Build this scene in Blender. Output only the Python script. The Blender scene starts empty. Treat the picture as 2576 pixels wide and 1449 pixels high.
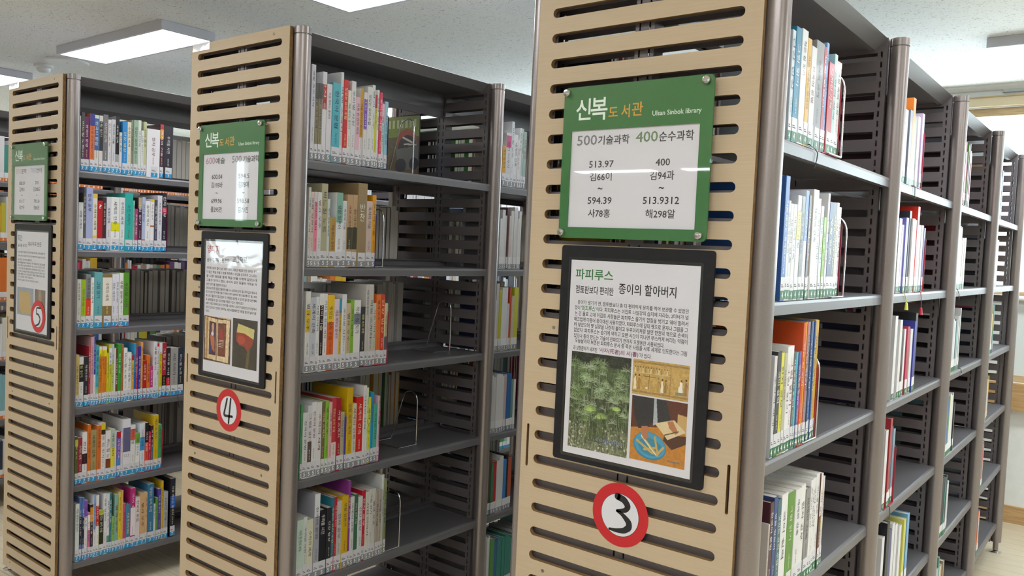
import bpy, math, random, colorsys
import numpy as np
from mathutils import Matrix, Vector
C = bpy.context.scene.collection
sc = bpy.context.scene
H0 = 2.175                      # height of the bookcases' top datum above the floor
def Z(r): return r + H0
CAM_ROT = ((0.7876599, -0.06401845, 0.61277526), (0.61457762, 0.01152982, -0.78877209), (0.04343078, 0.99788211, 0.04842588))
# ------------------------------------------------------------------ camera, world, exposure
cam = bpy.data.cameras.new('camera'); cam.sensor_width = 36.0; cam.lens = 2070.96 * 36.0 / 2576.0; cam.clip_start = .02
co = bpy.data.objects.new('camera', cam); C.objects.link(co)
co.matrix_world = Matrix.Translation((0.85622, -1.49323, Z(-0.62864))) @ Matrix(CAM_ROT).to_4x4()
sc.camera = co
W = bpy.data.worlds.new('overcast_sky'); sc.world = W; W.use_nodes = True
bg = W.node_tree.nodes['Background']; bg.inputs[0].default_value = (.90, .96, 1.0, 1); bg.inputs[1].default_value = 6.5
sc.view_settings.view_transform = 'Standard'; sc.view_settings.look = 'None'
sc.view_settings.gamma = 1.0; sc.view_settings.exposure = 0.2; sc.view_settings.use_curve_mapping = False
LAMP = 17.0                     # ceiling panels' emission
BOOKCASE_X = {3: 0.0, 4: -1.4154, 5: -2.8649, 6: -4.3146, 7: -5.7643}
POST_Y, BAY, POST_X, POST_R = .0369, .90896, .2696, .02526
TIER = (-.39, -.712, -1.034, -1.36, -1.685, -2.01)
random.seed(7)
# ------------------------------------------------------------------ helpers
def lin(c):
    if isinstance(c, str): c = tuple(int(c[i:i + 2], 16) / 255 for i in (0, 2, 4))
    return tuple(v / 12.92 if v <= .04045 else ((v + .055) / 1.055) ** 2.4 for v in c[:3]) + (1.0,)
def mat(name, color, rough=.5, metal=0.0, spec=.5, coat=0.0, emit=None, strength=0):
    m = bpy.data.materials.new(name); m.use_nodes = True; b = m.node_tree.nodes['Principled BSDF']
    b.inputs['Base Color'].default_value = lin(color); b.inputs['Roughness'].default_value = rough
    b.inputs['Metallic'].default_value = metal; b.inputs['Specular IOR Level'].default_value = spec
    b.inputs['Coat Weight'].default_value = coat; b.inputs['Coat Roughness'].default_value = .08
    if emit:
        b.inputs['Emission Color'].default_value = lin(emit); b.inputs['Emission Strength'].default_value = strength
    return m
def noise_mix(m, c1, c2, scale, vec=(1, 1, 1), lo=.35, hi=.65, detail=4, bump=0, dist=.001, rough=None):
    nt = m.node_tree; N = nt.nodes; L = nt.links; b = N['Principled BSDF']
    tc = N.new('ShaderNodeTexCoord'); mp = N.new('ShaderNodeMapping'); mp.inputs['Scale'].default_value = vec
    n = N.new('ShaderNodeTexNoise'); n.inputs['Scale'].default_value = scale; n.inputs['Detail'].default_value = detail
    r = N.new('ShaderNodeValToRGB'); r.color_ramp.elements[0].position = lo; r.color_ramp.elements[1].position = hi
    r.color_ramp.elements[0].color = lin(c1); r.color_ramp.elements[1].color = lin(c2)
    L.new(tc.outputs['Object'], mp.inputs[0]); L.new(mp.outputs[0], n.inputs['Vector']); L.new(n.outputs['Fac'], r.inputs[0]); L.new(r.outputs[0], b.inputs['Base Color'])
    if bump:
        bp = N.new('ShaderNodeBump'); bp.inputs['Strength'].default_value = bump; bp.inputs['Distance'].default_value = dist
        L.new(n.outputs['Fac'], bp.inputs['Height']); L.new(bp.outputs[0], b.inputs['Normal'])
    return m
def clear_mat(name, tint, rough=.03, fac=None, base=.04):
    m = bpy.data.materials.new(name); m.use_nodes = True; nt = m.node_tree; N = nt.nodes; L = nt.links; N.remove(N['Principled BSDF'])
    t = N.new('ShaderNodeBsdfTransparent'); t.inputs[0].default_value = lin(tint); g = N.new('ShaderNodeBsdfGlossy'); g.inputs['Roughness'].default_value = rough
    lw = N.new('ShaderNodeLayerWeight'); pw = N.new('ShaderNodeMath'); pw.operation = 'POWER'; pw.inputs[1].default_value = 5.0
    ma = N.new('ShaderNodeMath'); ma.operation = 'MULTIPLY_ADD'; ma.inputs[1].default_value = .96; ma.inputs[2].default_value = base
    L.new(lw.outputs['Facing'], pw.inputs[0]); L.new(pw.outputs[0], ma.inputs[0])
    mx = N.new('ShaderNodeMixShader'); L.new(ma.outputs[0], mx.inputs[0]); L.new(t.outputs[0], mx.inputs[1]); L.new(g.outputs[0], mx.inputs[2])
    L.new(mx.outputs[0], N['Material Output'].inputs[0]); return m
M = {}
M['veneer'] = noise_mix(mat('maple_veneer', 'bba990', .42, spec=.4), 'b9a68b', 'bfad93', 9, (1.2, 1, 34), .3, .7, 5, .03, .0004)
M['ply_edge'] = noise_mix(mat('plywood_edge', '8a6a40', .6), '6e5030', '94764a', 30, (.2, 8, 3), .3, .7)
M['post'] = noise_mix(mat('satin_aluminium_paint', '958d8c', .30, .65), '908887', '9a9291', 900, lo=.4, hi=.6, bump=.05, dist=.0003)
M['cap'] = mat('post_cap_plastic', '8f8988', .26, .4)
M['steel'] = noise_mix(mat('grey_powder_coat', '6f696c', .42, .25), '6a6467', '746e71', 700, lo=.4, hi=.6, bump=.08, dist=.0003)
M['shelf'] = noise_mix(mat('shelf_powder_coat', '737276', .38, .25), '6e6d71', '78777b', 700, lo=.4, hi=.6, bump=.06, dist=.0003)
M['chrome'] = mat('polished_chrome', 'd8d8da', .12, 1.0)
M['screw'] = mat('dull_screw_steel', '8c8878', .35, .9)
M['ink'] = mat('black_ink', '2a2a30', .6)
M['pages'] = noise_mix(mat('book_page_edges', 'd8d4c8', .8), 'c2beb2', 'dedad0', 60, (1, 14, .3), .3, .7)
M['sticker'] = mat('white_sticker', 'd8d8de', .45)
M['print'] = mat('sticker_print', '55555c', .6)
for k, c in ((5, '2f97cf'), (4, '8b8f97'), (3, '1f6b45'), (6, 'dd7a3c')): M['class%d' % k] = mat('class_sticker_%s' % {5: 'blue', 4: 'grey', 3: 'green', 6: 'orange'}[k], c, .45)
M['digit'] = mat('sticker_digit_white', 'f2f4f4', .4)
M['sign_green'] = noise_mix(mat('green_sign_film', '38733e', .35), '35703b', '3a7640', 300)
M['paper'] = mat('white_paper', 'dadae2', .5)
M['black_folder'] = noise_mix(mat('black_magnetic_folder', '191a1f', .5, spec=.3), '17181c', '1d1e23', 60)
M['red'] = mat('red_card', 'c0202a', .4)
M['white_card'] = mat('white_card', 'd4d6de', .4)
M['marker'] = mat('black_marker', '1d1d22', .35)
M['acrylic'] = clear_mat('clear_acrylic', 'ffffff', .02)
M['film'] = clear_mat('clear_pocket_film', 'ffffff', .05)
nt_ = M['film'].node_tree; tc_ = nt_.nodes.new('ShaderNodeTexCoord'); nz_ = nt_.nodes.new('ShaderNodeTexNoise'); nz_.inputs['Scale'].default_value = 9; nz_.inputs['Distortion'].default_value = .8; bp_ = nt_.nodes.new('ShaderNodeBump'); bp_.inputs['Strength'].default_value = .25; bp_.inputs['Distance'].default_value = .004
nt_.links.new(tc_.outputs['Object'], nz_.inputs['Vector']); nt_.links.new(nz_.outputs['Fac'], bp_.inputs['Height']); nt_.links.new(bp_.outputs[0], nt_.nodes['Glossy BSDF'].inputs['Normal'])
M['glass'] = clear_mat('window_glass', 'f4fafa', .01)
M['ceil_white'] = mat('white_plastic', 'e4e6e8', .4)
M['lamp_frame'] = mat('lamp_frame_white', 'c9c9d2', .4)
M['diffuser'] = mat('led_diffuser', 'ffffff', .4, emit=(.985, .99, 1.0), strength=LAMP)
M['wall'] = noise_mix(mat('wall_paint', 'e8ebe8', .7), 'e6eae7', 'eceeec', 20)
M['frame_wood'] = noise_mix(mat('window_wood', 'c2a983', .45), 'b89c74', 'cdb48c', 12, (1, 1, 12))
M['base_wood'] = noise_mix(mat('baseboard_wood', 'c09c6c', .4), 'b59060', 'caa778', 10, (.6, 1, 14))
M['panel_white'] = mat('frosted_panel', 'dfe8e6', .3)
def shade_obj(name, rough, coat):       # base colour taken from each object's own colour
    m = mat(name, 'ffffff', rough, coat=coat); N = m.node_tree.nodes; oi = N.new('ShaderNodeObjectInfo')
    m.node_tree.links.new(oi.outputs['Color'], N['Principled BSDF'].inputs['Base Color']); return m
M['cover'] = shade_obj('printed_book_cover', .42, .06)
M['tint'] = shade_obj('printed_ink', .4, .1)
def shade_attr(name, rough, coat):
    m = mat(name, 'ffffff', rough, coat=coat); N = m.node_tree.nodes; a = N.new('ShaderNodeVertexColor'); a.layer_name = 'Col'
    m.node_tree.links.new(a.outputs['Color'], N['Principled BSDF'].inputs['Base Color']); return m
M['bookmix'] = shade_attr('assorted_book_print', .42, .06)
M['photo'] = shade_attr('printed_photograph', .35, .1)
# speckled mineral-fibre ceiling
m = mat('mineral_fibre_ceiling', 'd6dad8', .85); nt = m.node_tree; N = nt.nodes; L = nt.links; b = N['Principled BSDF']
tc = N.new('ShaderNodeTexCoord'); v = N.new('ShaderNodeTexNoise'); v.inputs['Scale'].default_value = 60; v.inputs['Detail'].default_value = 3; v.inputs['Distortion'].default_value = 1.6
r = N.new('ShaderNodeValToRGB'); r.color_ramp.elements[0].position = .335; r.color_ramp.elements[1].position = .375
r.color_ramp.elements[0].color = lin('868e8c'); r.color_ramp.elements[1].color = lin('edefed')
bp = N.new('ShaderNodeBump'); bp.inputs['Strength'].default_value = .3; bp.inputs['Distance'].default_value = .002
mp = N.new('ShaderNodeMapping'); mp.inputs['Scale'].default_value = (1, 2.2, 1); L.new(tc.outputs['Object'], mp.inputs[0]); L.new(mp.outputs[0], v.inputs['Vector'])
L.new(v.outputs['Fac'], r.inputs[0]); L.new(r.outputs[0], b.inputs['Base Color']); L.new(r.outputs[0], bp.inputs['Height']); L.new(bp.outputs[0], b.inputs['Normal']); M['ceiling'] = m
# laminate floor boards along X
m = mat('laminate_floor', 'd8c7a4', .28); nt = m.node_tree; N = nt.nodes; L = nt.links; b = N['Principled BSDF']
tc = N.new('ShaderNodeTexCoord'); br = N.new('ShaderNodeTexBrick'); br.inputs['Color1'].default_value = lin('dccdb0'); br.inputs['Color2'].default_value = lin('e4d8be'); br.inputs['Mortar'].default_value = lin('b8a684')
br.inputs['Scale'].default_value = 1.0; br.inputs['Mortar Size'].default_value = .0015; br.inputs['Brick Width'].default_value = 1.2; br.inputs['Row Height'].default_value = .1
mp = N.new('ShaderNodeMapping'); mp.inputs['Scale'].default_value = (2, 22, 1); n = N.new('ShaderNodeTexNoise'); n.inputs['Scale'].default_value = 3; n.inputs['Detail'].default_value = 5
mx = N.new('ShaderNodeMixRGB'); mx.blend_type = 'MULTIPLY'; mx.inputs[0].default_value = .35
L.new(tc.outputs['Object'], br.inputs['Vector']); L.new(tc.outputs['Object'], mp.inputs[0]); L.new(mp.outputs[0], n.inputs['Vector']); L.new(br.outputs['Color'], mx.inputs[1]); L.new(n.outputs['Fac'], mx.inputs[2]); L.new(mx.outputs[0], b.inputs['Base Color']); M['floor'] = m

class MB:
    def __init__(s): s.v = []; s.f = []; s.m = []
    def quad(s, a, b, c, d, m=0):
        i = len(s.v); s.v += [a, b, c, d]; s.f.append((i, i + 1, i + 2, i + 3)); s.m.append(m)
    def box(s, x0, x1, y0, y1, z0, z1, m=0):
        i = len(s.v); s.v += [(x, y, z) for z in (z0, z1) for y in (y0, y1) for x in (x0, x1)]
        for f in ((0, 2, 3, 1), (4, 5, 7, 6), (0, 1, 5, 4), (2, 6, 7, 3), (0, 4, 6, 2), (1, 3, 7, 5)):
            s.f.append(tuple(i + k for k in f)); s.m.append(m)
    def prism(s, poly, axis, a, b, m=0):
        def P(u, w, t): return {'x': (t, u, w), 'y': (u, t, w), 'z': (u, w, t)}[axis]
        n = len(poly); i = len(s.v)
        s.v += [P(u, w, a) for u, w in poly] + [P(u, w, b) for u, w in poly]
        s.f.append(tuple(i + k for k in range(n))); s.f.append(tuple(i + n + k for k in reversed(range(n)))); s.m += [m, m]
        for k in range(n):
            s.f.append((i + k, i + n + k, i + n + (k + 1) % n, i + (k + 1) % n)); s.m.append(m)
    def lathe(s, prof, c=(0, 0, 0), n=24, m=0, axis='z'):
        i = len(s.v)
        for r_, h in prof:
            for k in range(n):
                a = 2 * math.pi * k / n; p = (r_ * math.cos(a), r_ * math.sin(a), h)
                if axis == 'y': p = (p[0], -p[2], p[1])
                s.v.append((c[0] + p[0], c[1] + p[1], c[2] + p[2]))
        for j in range(len(prof) - 1):
            for k in range(n):
                s.f.append((i + j * n + k, i + j * n + (k + 1) % n, i + (j + 1) * n + (k + 1) % n, i + (j + 1) * n + k)); s.m.append(m)
        s.f.append(tuple(i + k for k in reversed(range(n)))); s.m.append(m)
        s.f.append(tuple(i + (len(prof) - 1) * n + k for k in range(n))); s.m.append(m)
    def tube(s, pts, r_, n=8, m=0):
        pts = [Vector(p) for p in pts]; i = len(s.v); up = None
        for j, p in enumerate(pts):
            d = (pts[min(j + 1, len(pts) - 1)] - pts[max(j - 1, 0)]).normalized()
            if up is None: up = d.orthogonal().normalized()
            up = (up - d * up.dot(d)).normalized(); w = d.cross(up)
            for k in range(n):
                a = 2 * math.pi * k / n; s.v.append(tuple(p + up * (r_ * math.cos(a)) + w * (r_ * math.sin(a))))
        for j in range(len(pts) - 1):
            for k in range(n):
                s.f.append((i + j * n + k, i + j * n + (k + 1) % n, i + (j + 1) * n + (k + 1) % n, i + (j + 1) * n + k)); s.m.append(m)
        s.f.append(tuple(i + k for k in reversed(range(n)))); s.f.append(tuple(i + (len(pts) - 1) * n + k for k in range(n))); s.m += [m, m]
    def mesh(s, name, mats, smooth=False):
        me = bpy.data.meshes.new(name); me.from_pydata(s.v, [], s.f)
        for x in mats: me.materials.append(x)
        if len(mats) > 1: me.polygons.foreach_set('material_index', s.m)
        if smooth:
            me.polygons.foreach_set('use_smooth', [len(f) == 4 for f in s.f]); me.set_sharp_from_angle(angle=.7)
        me.update(); return me
def link(name, me, parent=None, loc=(0, 0, 0), color=None, rot=None, scale=None):
    o = bpy.data.objects.new(name, me); C.objects.link(o); o.location = loc
    if parent is not None: o.parent = parent
    if color is not None: o.color = lin(color)
    if rot: o.rotation_euler = rot
    if scale: o.scale = scale
    return o
def tag(o, label=None, cat=None, group=None, kind=None):
    if label: o['label'] = label
    if cat: o['category'] = cat
    if group: o['group'] = group
    if kind: o['kind'] = kind
    return o
def thing(name, loc, label, cat, group=None):
    return tag(link(name, None, None, loc), label, cat, group)
# text: every string is converted once to a flat mesh with its box
GLYPHS = {}
def make_glyphs(strings):
    """letter outlines are kept as contour points in GLYPH_DATA; each string becomes one filled flat mesh"""
    raw = GLYPH_DATA; i = 0; G = {}
    while i < len(raw):
        o_, adv, n = raw[i] * 256 + raw[i + 1], raw[i + 2], raw[i + 3]; i += 4; loops = []
        for _ in range(n):
            k = raw[i]; i += 1; loops.append([((raw[i + 2 * j] - 20) / 220, (raw[i + 2 * j + 1] - 60) / 200) for j in range(k)]); i += 2 * k
        G[chr(o_)] = (adv / 200, loops)
    obs = []
    for s in strings:
        c = bpy.data.curves.new('lettering', 'CURVE'); c.dimensions = '2D'; c.fill_mode = 'BOTH'; c.offset = s[1]; x = 0.0
        for ch in s[0]:
            adv, loops = G[ch]
            for lp in loops:
                sp = c.splines.new('POLY'); sp.points.add(len(lp) - 1); sp.points.foreach_set('co', [v for q in lp for v in (q[0] + x, q[1], 0, 1)]); sp.use_cyclic_u = True
            x += adv
        o = bpy.data.objects.new('lettering', c); C.objects.link(o); obs.append((s, o))
    bpy.context.view_layer.update(); dg = bpy.context.evaluated_depsgraph_get()
    for s, o in obs:
        me = bpy.data.meshes.new_from_object(o.evaluated_get(dg))
        co_ = np.empty(len(me.vertices) * 3); me.vertices.foreach_get('co', co_); co_ = co_.reshape(-1, 3); co_[:, 2] = 0
        GLYPHS[s] = (co_, [tuple(p.vertices) for p in me.polygons])
        bpy.data.objects.remove(o); bpy.data.meshes.remove(me)
def write(mb, s, x0, x1, z0, z1, y, m=0, bold=0.0, shear=0.0):
    """lay a string into the box x0..x1, z0..z1 on the plane at y, facing -Y"""
    co_, fs = GLYPHS[(s, bold)]; a = co_[:, 0].min(); b = co_[:, 0].max(); c = co_[:, 1].min(); d = co_[:, 1].max()
    i = len(mb.v)
    mb.v += [(x0 + (p[0] - a) / (b - a) * (x1 - x0), y, z0 + (p[1] - c) / (d - c) * (z1 - z0)) for p in co_.tolist()]
    mb.f += [tuple(i + k for k in f) for f in fs]; mb.m += [m] * len(fs)
def stroke(mb, pts, cx, cz, s, y, m=0):
    """brush stroke through (u, v, width) points as a flat ribbon"""
    P = []
    for a, b in zip(pts, pts[1:]):
        for t in np.linspace(0, 1, 7)[:-1]: P.append([a[k] + (b[k] - a[k]) * t for k in range(3)])
    P.append(list(pts[-1]))
    for _ in range(3):
        Q = [P[0]] + [[(P[j - 1][k] + 2 * P[j][k] + P[j + 1][k]) / 4 for k in range(3)] for j in range(1, len(P) - 1)] + [P[-1]]; P = Q
    L_, R_ = [], []
    for j, p in enumerate(P):
        d = np.array(P[min(j + 1, len(P) - 1)][:2]) - np.array(P[max(j - 1, 0)][:2]); d = d / (np.linalg.norm(d) + 1e-9); n = np.array([-d[1], d[0]]) * p[2]
        L_.append((cx + (p[0] + n[0]) * s, y, cz + (p[1] + n[1]) * s)); R_.append((cx + (p[0] - n[0]) * s, y, cz + (p[1] - n[1]) * s))
    i = len(mb.v); mb.v += L_ + R_; n = len(P)
    for j in range(n - 1): mb.f.append((i + j, i + n + j, i + n + j + 1, i + j + 1)); mb.m.append(m)
    for p in (P[0], P[-1]):
        i = len(mb.v); mb.v += [(cx + (p[0] + p[2] * math.cos(k * math.pi / 8)) * s, y, cz + (p[1] + p[2] * math.sin(k * math.pi / 8)) * s) for k in range(16)]
        mb.f.append(tuple(i + k for k in range(16))); mb.m.append(m)
def sheet(name, outline, holes, y0, y1, mats, edge=None):
    """flat board in the XZ plane with holes, thickness y0..y1 (outline and holes are lists of (x, z) loops)"""
    c = bpy.data.curves.new(name, 'CURVE'); c.dimensions = '2D'; c.fill_mode = 'BOTH'; c.extrude = abs(y1 - y0) / 2
    for lp in [outline] + holes:
        sp = c.splines.new('POLY'); sp.points.add(len(lp) - 1); sp.points.foreach_set('co', [k for p in lp for k in (p[0], p[1], 0, 1)]); sp.use_cyclic_u = True
    o = bpy.data.objects.new(name, c); C.objects.link(o); bpy.context.view_layer.update()
    me = bpy.data.meshes.new_from_object(o.evaluated_get(bpy.context.evaluated_depsgraph_get())); bpy.data.objects.remove(o)
    co_ = np.empty(len(me.vertices) * 3); me.vertices.foreach_get('co', co_); co_ = co_.reshape(-1, 3)
    out = np.stack([co_[:, 0], (y0 + y1) / 2 - co_[:, 2], co_[:, 1]], 1); me.vertices.foreach_set('co', out.ravel()); me.update()
    me.materials.clear()
    for x in mats: me.materials.append(x)
    if len(mats) > 1:
        for p in me.polygons: p.material_index = 0 if abs(p.normal.y) > .5 else 1
    me.name = name; return me
def rrect(x0, x1, z0, z1, r_, n=6):
    out = []
    for cx, cz, a0 in ((x1 - r_, z1 - r_, 0), (x0 + r_, z1 - r_, 90), (x0 + r_, z0 + r_, 180), (x1 - r_, z0 + r_, 270)):
        for k in range(n + 1):
            a = math.radians(a0 + 90 * k / n); out.append((cx + r_ * math.cos(a), cz + r_ * math.sin(a)))
    return out
BOOKS=[
(5,0,'64,5.4,219,d8d8d4;70,14.7,234,4a4a50;84,20.3,220,6a1f5a;105,19.9,235,e07840,3a3f95:0:.21;124,18.5,232,d8dad4,3a6aa8:.06:.62;143,15.8,232,d8d6d2,333238:.1:.62;159,20.8,239,77757c;179,14.4,221,dedee2;194,16.6,224,d0d2da;210,16.7,239,a8a8ac,16161a:0:.66;227,12.6,175,dcdce0;240,21.2,223,2a8fd8;261,17.1,223,e6e0ca;278,9.7,233,8d8a7c;288,20.6,235,9cbca2;308,13.1,237,dce2e0;321,12.1,196,e0e6e2;333,13.2,234,c2c89c;347,59.4,208,e8e8ee;406,17.1,234,4a2838,c04040:0:.08|e0a030:.09:.27|c02838:.84:.92;423,43.9,230,2c2a38'),
(5,1,'65,20,193,e0e2e4;85,10.9,233,5a5a58;96,27.3,257,a8b2dc;123,18.7,232,e6e0cc,e8c860:0:.08|e8c860:.74:.87;142,21.3,205,be1e2a;163,15.4,220,3c2e34;179,19.6,223,dadae4;198,36.6,224,eceef0,e0e020:.47:.64;235,22.3,225,e0e4e6;257,35.4,245,30b4a8;292,8.7,216,8cc0a8;301,14.2,181,b63a80;315,16.5,230,4a2442,b8a880:0:.2;332,15.5,233,b4c0e0,c03050:.78:.85;347,22.3,218,eeeef0;370,18,227,eeeef0,f0c820:0:.05|b06820:.5:.53;388,13.6,226,4a4a66;401,21.7,246,dadce8;423,21.9,259,2a2230,c02050:.24:.36'),
(5,2,'66,16.8,201,dcdcd2;83,18.9,200,a6c428;102,20.3,221,8a8a90,e04828:.45:.76;122,12.8,209,eeeeea;135,33.6,230,68aeb4;168,40.5,222,8a7448,ece6d8:.06:.6;209,16.7,222,e4e4ee;225,14.2,222,e4e4ee;240,16.9,227,eeeeea;256,26.3,229,5c9a30'),
(5,3,'66,13.3,217,d6be7c;80,18.5,206,e4e4e4,26262a:.15:.5;98,19.9,206,2c2c34;118,8.2,249,b02038,c05858:0:.4;126,11.8,288,d0a0a8;138,8.3,287,e4e4ee,3c3ca0:0:.55;146,13.1,251,8cc8a0,48a8b8:0:.7;160,12,244,e08820,e8e8e0:0:.06|e8e020:.06:.17;172,10.8,244,e08820,e8e8e0:0:.06|e8e020:.06:.17;182,10.9,243,e08820,e8e8e0:0:.06|e8e020:.06:.17;193,8.5,216,d8d020;202,12.2,250,c8cc30,e8e8ee:.06:.34;214,9.8,251,c4d070,c0c8d8:0:.3;224,7.4,233,e6e2d8;231,9.9,232,6a4a30;241,13.7,249,3a9a38;255,10,248,b07040;265,16.4,231,eeeeee;281,17.8,211,eeeeee;299,11.5,200,e6b648,a03048:0:.12;311,9,248,38a0d0,3060c0:.5:1;319,10.3,233,b83058;330,11.6,234,3a30a0;341,10.4,251,e6a65e;352,17,170,b62020;369,15.8,192,de7628;385,13.3,142,c43888;398,17.4,250,e2e2ea;415,9.4,242,e6e6ea,d02038:0:.06;425,14.8,243,d0c820,e6e6ea:0:.2;440,19,243,b02838,1c1c20:.6:.85;459,19.2,218,202024,d02030:.62:1;478,37.4,216,a6a4a0;515,26.7,214,2c3444'),
(5,4,'68,13.2,201,5c6a2c,c8c850:.06:.2;81,17.4,195,9a2c44;98,21.1,216,eae6e6,3a1c20:.42:.62;119,14.2,244,d67020;133,23.8,219,a69866;157,18.1,235,d67028;175,18.2,244,e4e4e4,d8c030:0:.12|2a2a20:.12:.2;194,22,207,e4e4e6,8a4428:.58:.93;216,18.5,211,e2d840,b6c6b6:0:.38;234,7.5,200,dcdce4;242,17.5,197,7656b4,c02030:0:.14|4090d0:.6:.8;259,10.1,191,e6d6d6;269,33,246,e2e2ea,66668a:.15:.58;302,23.1,216,e6e6e6,e07050:.08:.3;325,19.5,177,78a640,eeeeee:.25:.8;345,22.3,217,dce6ee,4098d0:.28:.55;367,17.2,217,ee5030,202024:0:.4;384,12,174,d02850;396,10.7,201,4a2a28,507088:.45:.8;407,22.9,246,d6b618;430,16.3,201,48a068'),
(5,5,'75,16.5,243,dee6e2;91,10.7,267,5876b4,20203c:.3:.75;102,9.4,265,5876b4,20203c:.3:.75;111,13.5,251,e6e6ea,8858c0:0:.27;125,10.9,196,d670a0,f0e8ec:.05:.38;136,13.7,227,3a2c34,d89820:.05:.32;149,9.6,267,e6e6ea,88a8d8:0:.55;159,13.8,262,e6e6e6,c02028:.17:.5;173,19.5,194,a6b628,2a2a18:.1:.75;192,14,263,e2e2e6;206,11.3,260,e2e2e6,408878:.7:1;217,9.9,260,3a7a86;227,12.8,155,88be60;240,15.7,248,88b6a6;256,13,253,e6ce30;269,7.2,261,e6ae70;276,11.6,201,ce5080;288,20.5,194,4886a6;308,22.2,262,be3080,f0e8ec:.33:.8;330,20.9,217,e6dadc;351,24.1,231,d6ae80;375,10.6,231,dcbc90,b04020:.8:.95;386,29.1,264,3878a0;415,9.3,170,e6e6e6;424,10.8,195,60a640;435,15.6,232,5a48a0;451,10,266,dcb620;461,21.4,214,b0b4b8'),
(5,5,'493,24,268,202230,2868c8:.3:.5'),
(4,0,'77,15.9,281,d0d0da;93,12.9,228,8a8468,4a4a48:0:.2;106,14,230,8a8468,4a4a48:0:.2;120,15.7,267,dadae2,a82434:.14:.42;136,20.6,234,dcd8e0;157,32.3,242,56b2c2;189,11.4,279,d6dadf;200,18.2,258,ca2c34;218,14,229,e2e2d6;232,17.8,260,dadade;250,19.1,214,deb6c6;269,13.4,244,dededc,c89828:0:.63;283,13.9,234,dad6d6,7850b8:.09:.5;297,21,254,dadada;318,12.4,263,dadddd;330,10.7,234,c8c828,b62c40:0:.18;341,9,251,e2e2e2;350,12.6,245,d63a60;362,12.7,211,bee2da,e8c0cc:0:.3;375,14.6,220,96c6da'),
(4,1,'81,8.8,239,d6d6ce;90,11.6,226,decac2;102,12.4,227,dad2d6,f090a8:.13:.84;114,15,227,dadade;129,24.1,255,b2ae8e;153,9.7,209,cad6d2;163,24.3,155,b69658;187,25.8,232,e2e6ea,86b6a6:0:.4;213,17.3,208,dedee2;230,21.6,229,c0a078,4a4a38:.45:.75;252,20.5,230,c0a078,4a4a38:.45:.75;272,38.9,269,98825e;311,24.1,214,ceb8b0;335,15.8,235,de9e20'),
(4,2,'81,19.2,248,e2e2de,e6c648:.22:.5;100,20.4,230,c6cad6;121,12.6,231,e2e6e6;133,15.4,241,e6e6e6,3a2c30:.15:.8;149,16.5,240,e6e6ea;165,27.3,236,e66820,eec628:0:.36;192,20,223,decede;212,10.9,224,e0bc3c,40a0c0:0:.2;223,17.2,237,e2e2e6;241,17.4,208,ceba96;258,14.4,218,86b638;272,29.1,217,e6e6e2,80868e:.2:.36;302,20.4,194,3a383c;322,14.3,267,c6c2be;336,18.4,267,c6c2be;355,13.5,205,ceceba;368,20.5,234,e47630;389,17.3,233,d4402c;406,13.9,204,cec69e,66666c:.55:1'),
(4,3,'77,8,231,58a068;85,17.3,204,dedede;102,16,225,d6d6da,5a5048:.5:.85;118,20.6,232,e2e2e6;139,17.9,230,dedede;157,13.6,228,766648;170,13.7,230,86be38;184,12.2,225,e2b2b2;196,20.1,236,c64048,e8d8d0:.6:.85;216,15.6,234,a61c2c;232,17.4,186,b6b28e;249,6.4,171,4838a0;256,24.1,262,d4ae10;280,17.9,208,d6d2be;298,28,227,d62820;326,13.3,262,dedee2;339,8.4,254,dae6ae;347,13.5,221,e4e420;361,11.9,236,2896c6;373,17.1,194,50b69e;390,8.6,221,d4b6c6'),
(4,4,'75,25.2,198,c6dace;100,14,203,d2dad6;114,24.1,191,dadac2;139,21.6,267,a6a6b2,e2e2e6:0:.27;160,29.2,210,1c1c24;189,19.3,212,24242a;209,10.5,240,2c7a8e;219,10.5,241,b61c30;230,21.3,224,cac6c2;251,25.2,236,d4ae10;276,10.3,282,8a3c8e;286,15.7,227,dadad6;302,15.8,231,3c6a56;318,19.2,220,d6dada;337,14.5,236,ca1c34;352,16.3,229,dad6ca;368,13.1,235,d6d6d2;381,14.9,235,d2d2ca;396,13.3,224,aea296;409,13.5,224,b6aea2;423,10.2,273,d6dada;433,11.9,257,8a9266'),
(3,0,'137,18.7,217,c6d2de;156,31.9,228,2080a6;188,34.7,231,d6dadf;223,24.6,220,d4a846;247,32.8,209,d2d2d6;280,52.4,229,82868a;332,16.9,226,a84858;349,15.8,238,7ea6de;365,37.9,200,ae2c3c;403,21.6,225,9ebebe;424,33.9,214,d6dada,cc8070:0:.06'),
(3,1,'144,23.7,252,3a66ae;168,14.1,204,caced2;182,18.6,199,c6cace;200,21.7,199,dadada;222,24.9,219,ced2d6,e6e648:.15:.42;247,21.5,219,82868a;269,20.2,233,dee2ee,4070be:0:.46;289,15.8,224,54546a;305,11.9,225,867666;316,36.3,239,cecece;353,23,222,dae2e2;376,20.9,207,c6ced2;397,19.3,183,86b646;416,14.4,238,dadade;430,32,220,3c4a76;462,25.2,221,5a5c60;488,19.4,222,d2d2be;507,21.2,213,d6d6da'),
(3,2,'144,15.9,210,d2d2d6;160,23.1,218,3c3c40;183,17.6,214,dcd83c;200,14.9,212,b6b69e;215,18.2,225,e6e6e6;234,22.8,225,e8e4e8;256,14.4,209,60605c;271,12.7,208,50b4cc;283,10.9,208,40508a;294,10.4,209,9a58b6;305,13.1,271,d25020;318,7.9,272,e69e20;326,10,271,ae5046;336,16.8,271,8a868e;353,12.3,271,283a6e;365,11.7,272,508ece;377,9,271,3c5a8e;386,15.4,274,c6a050;401,8.5,273,d6ae30'),
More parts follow.
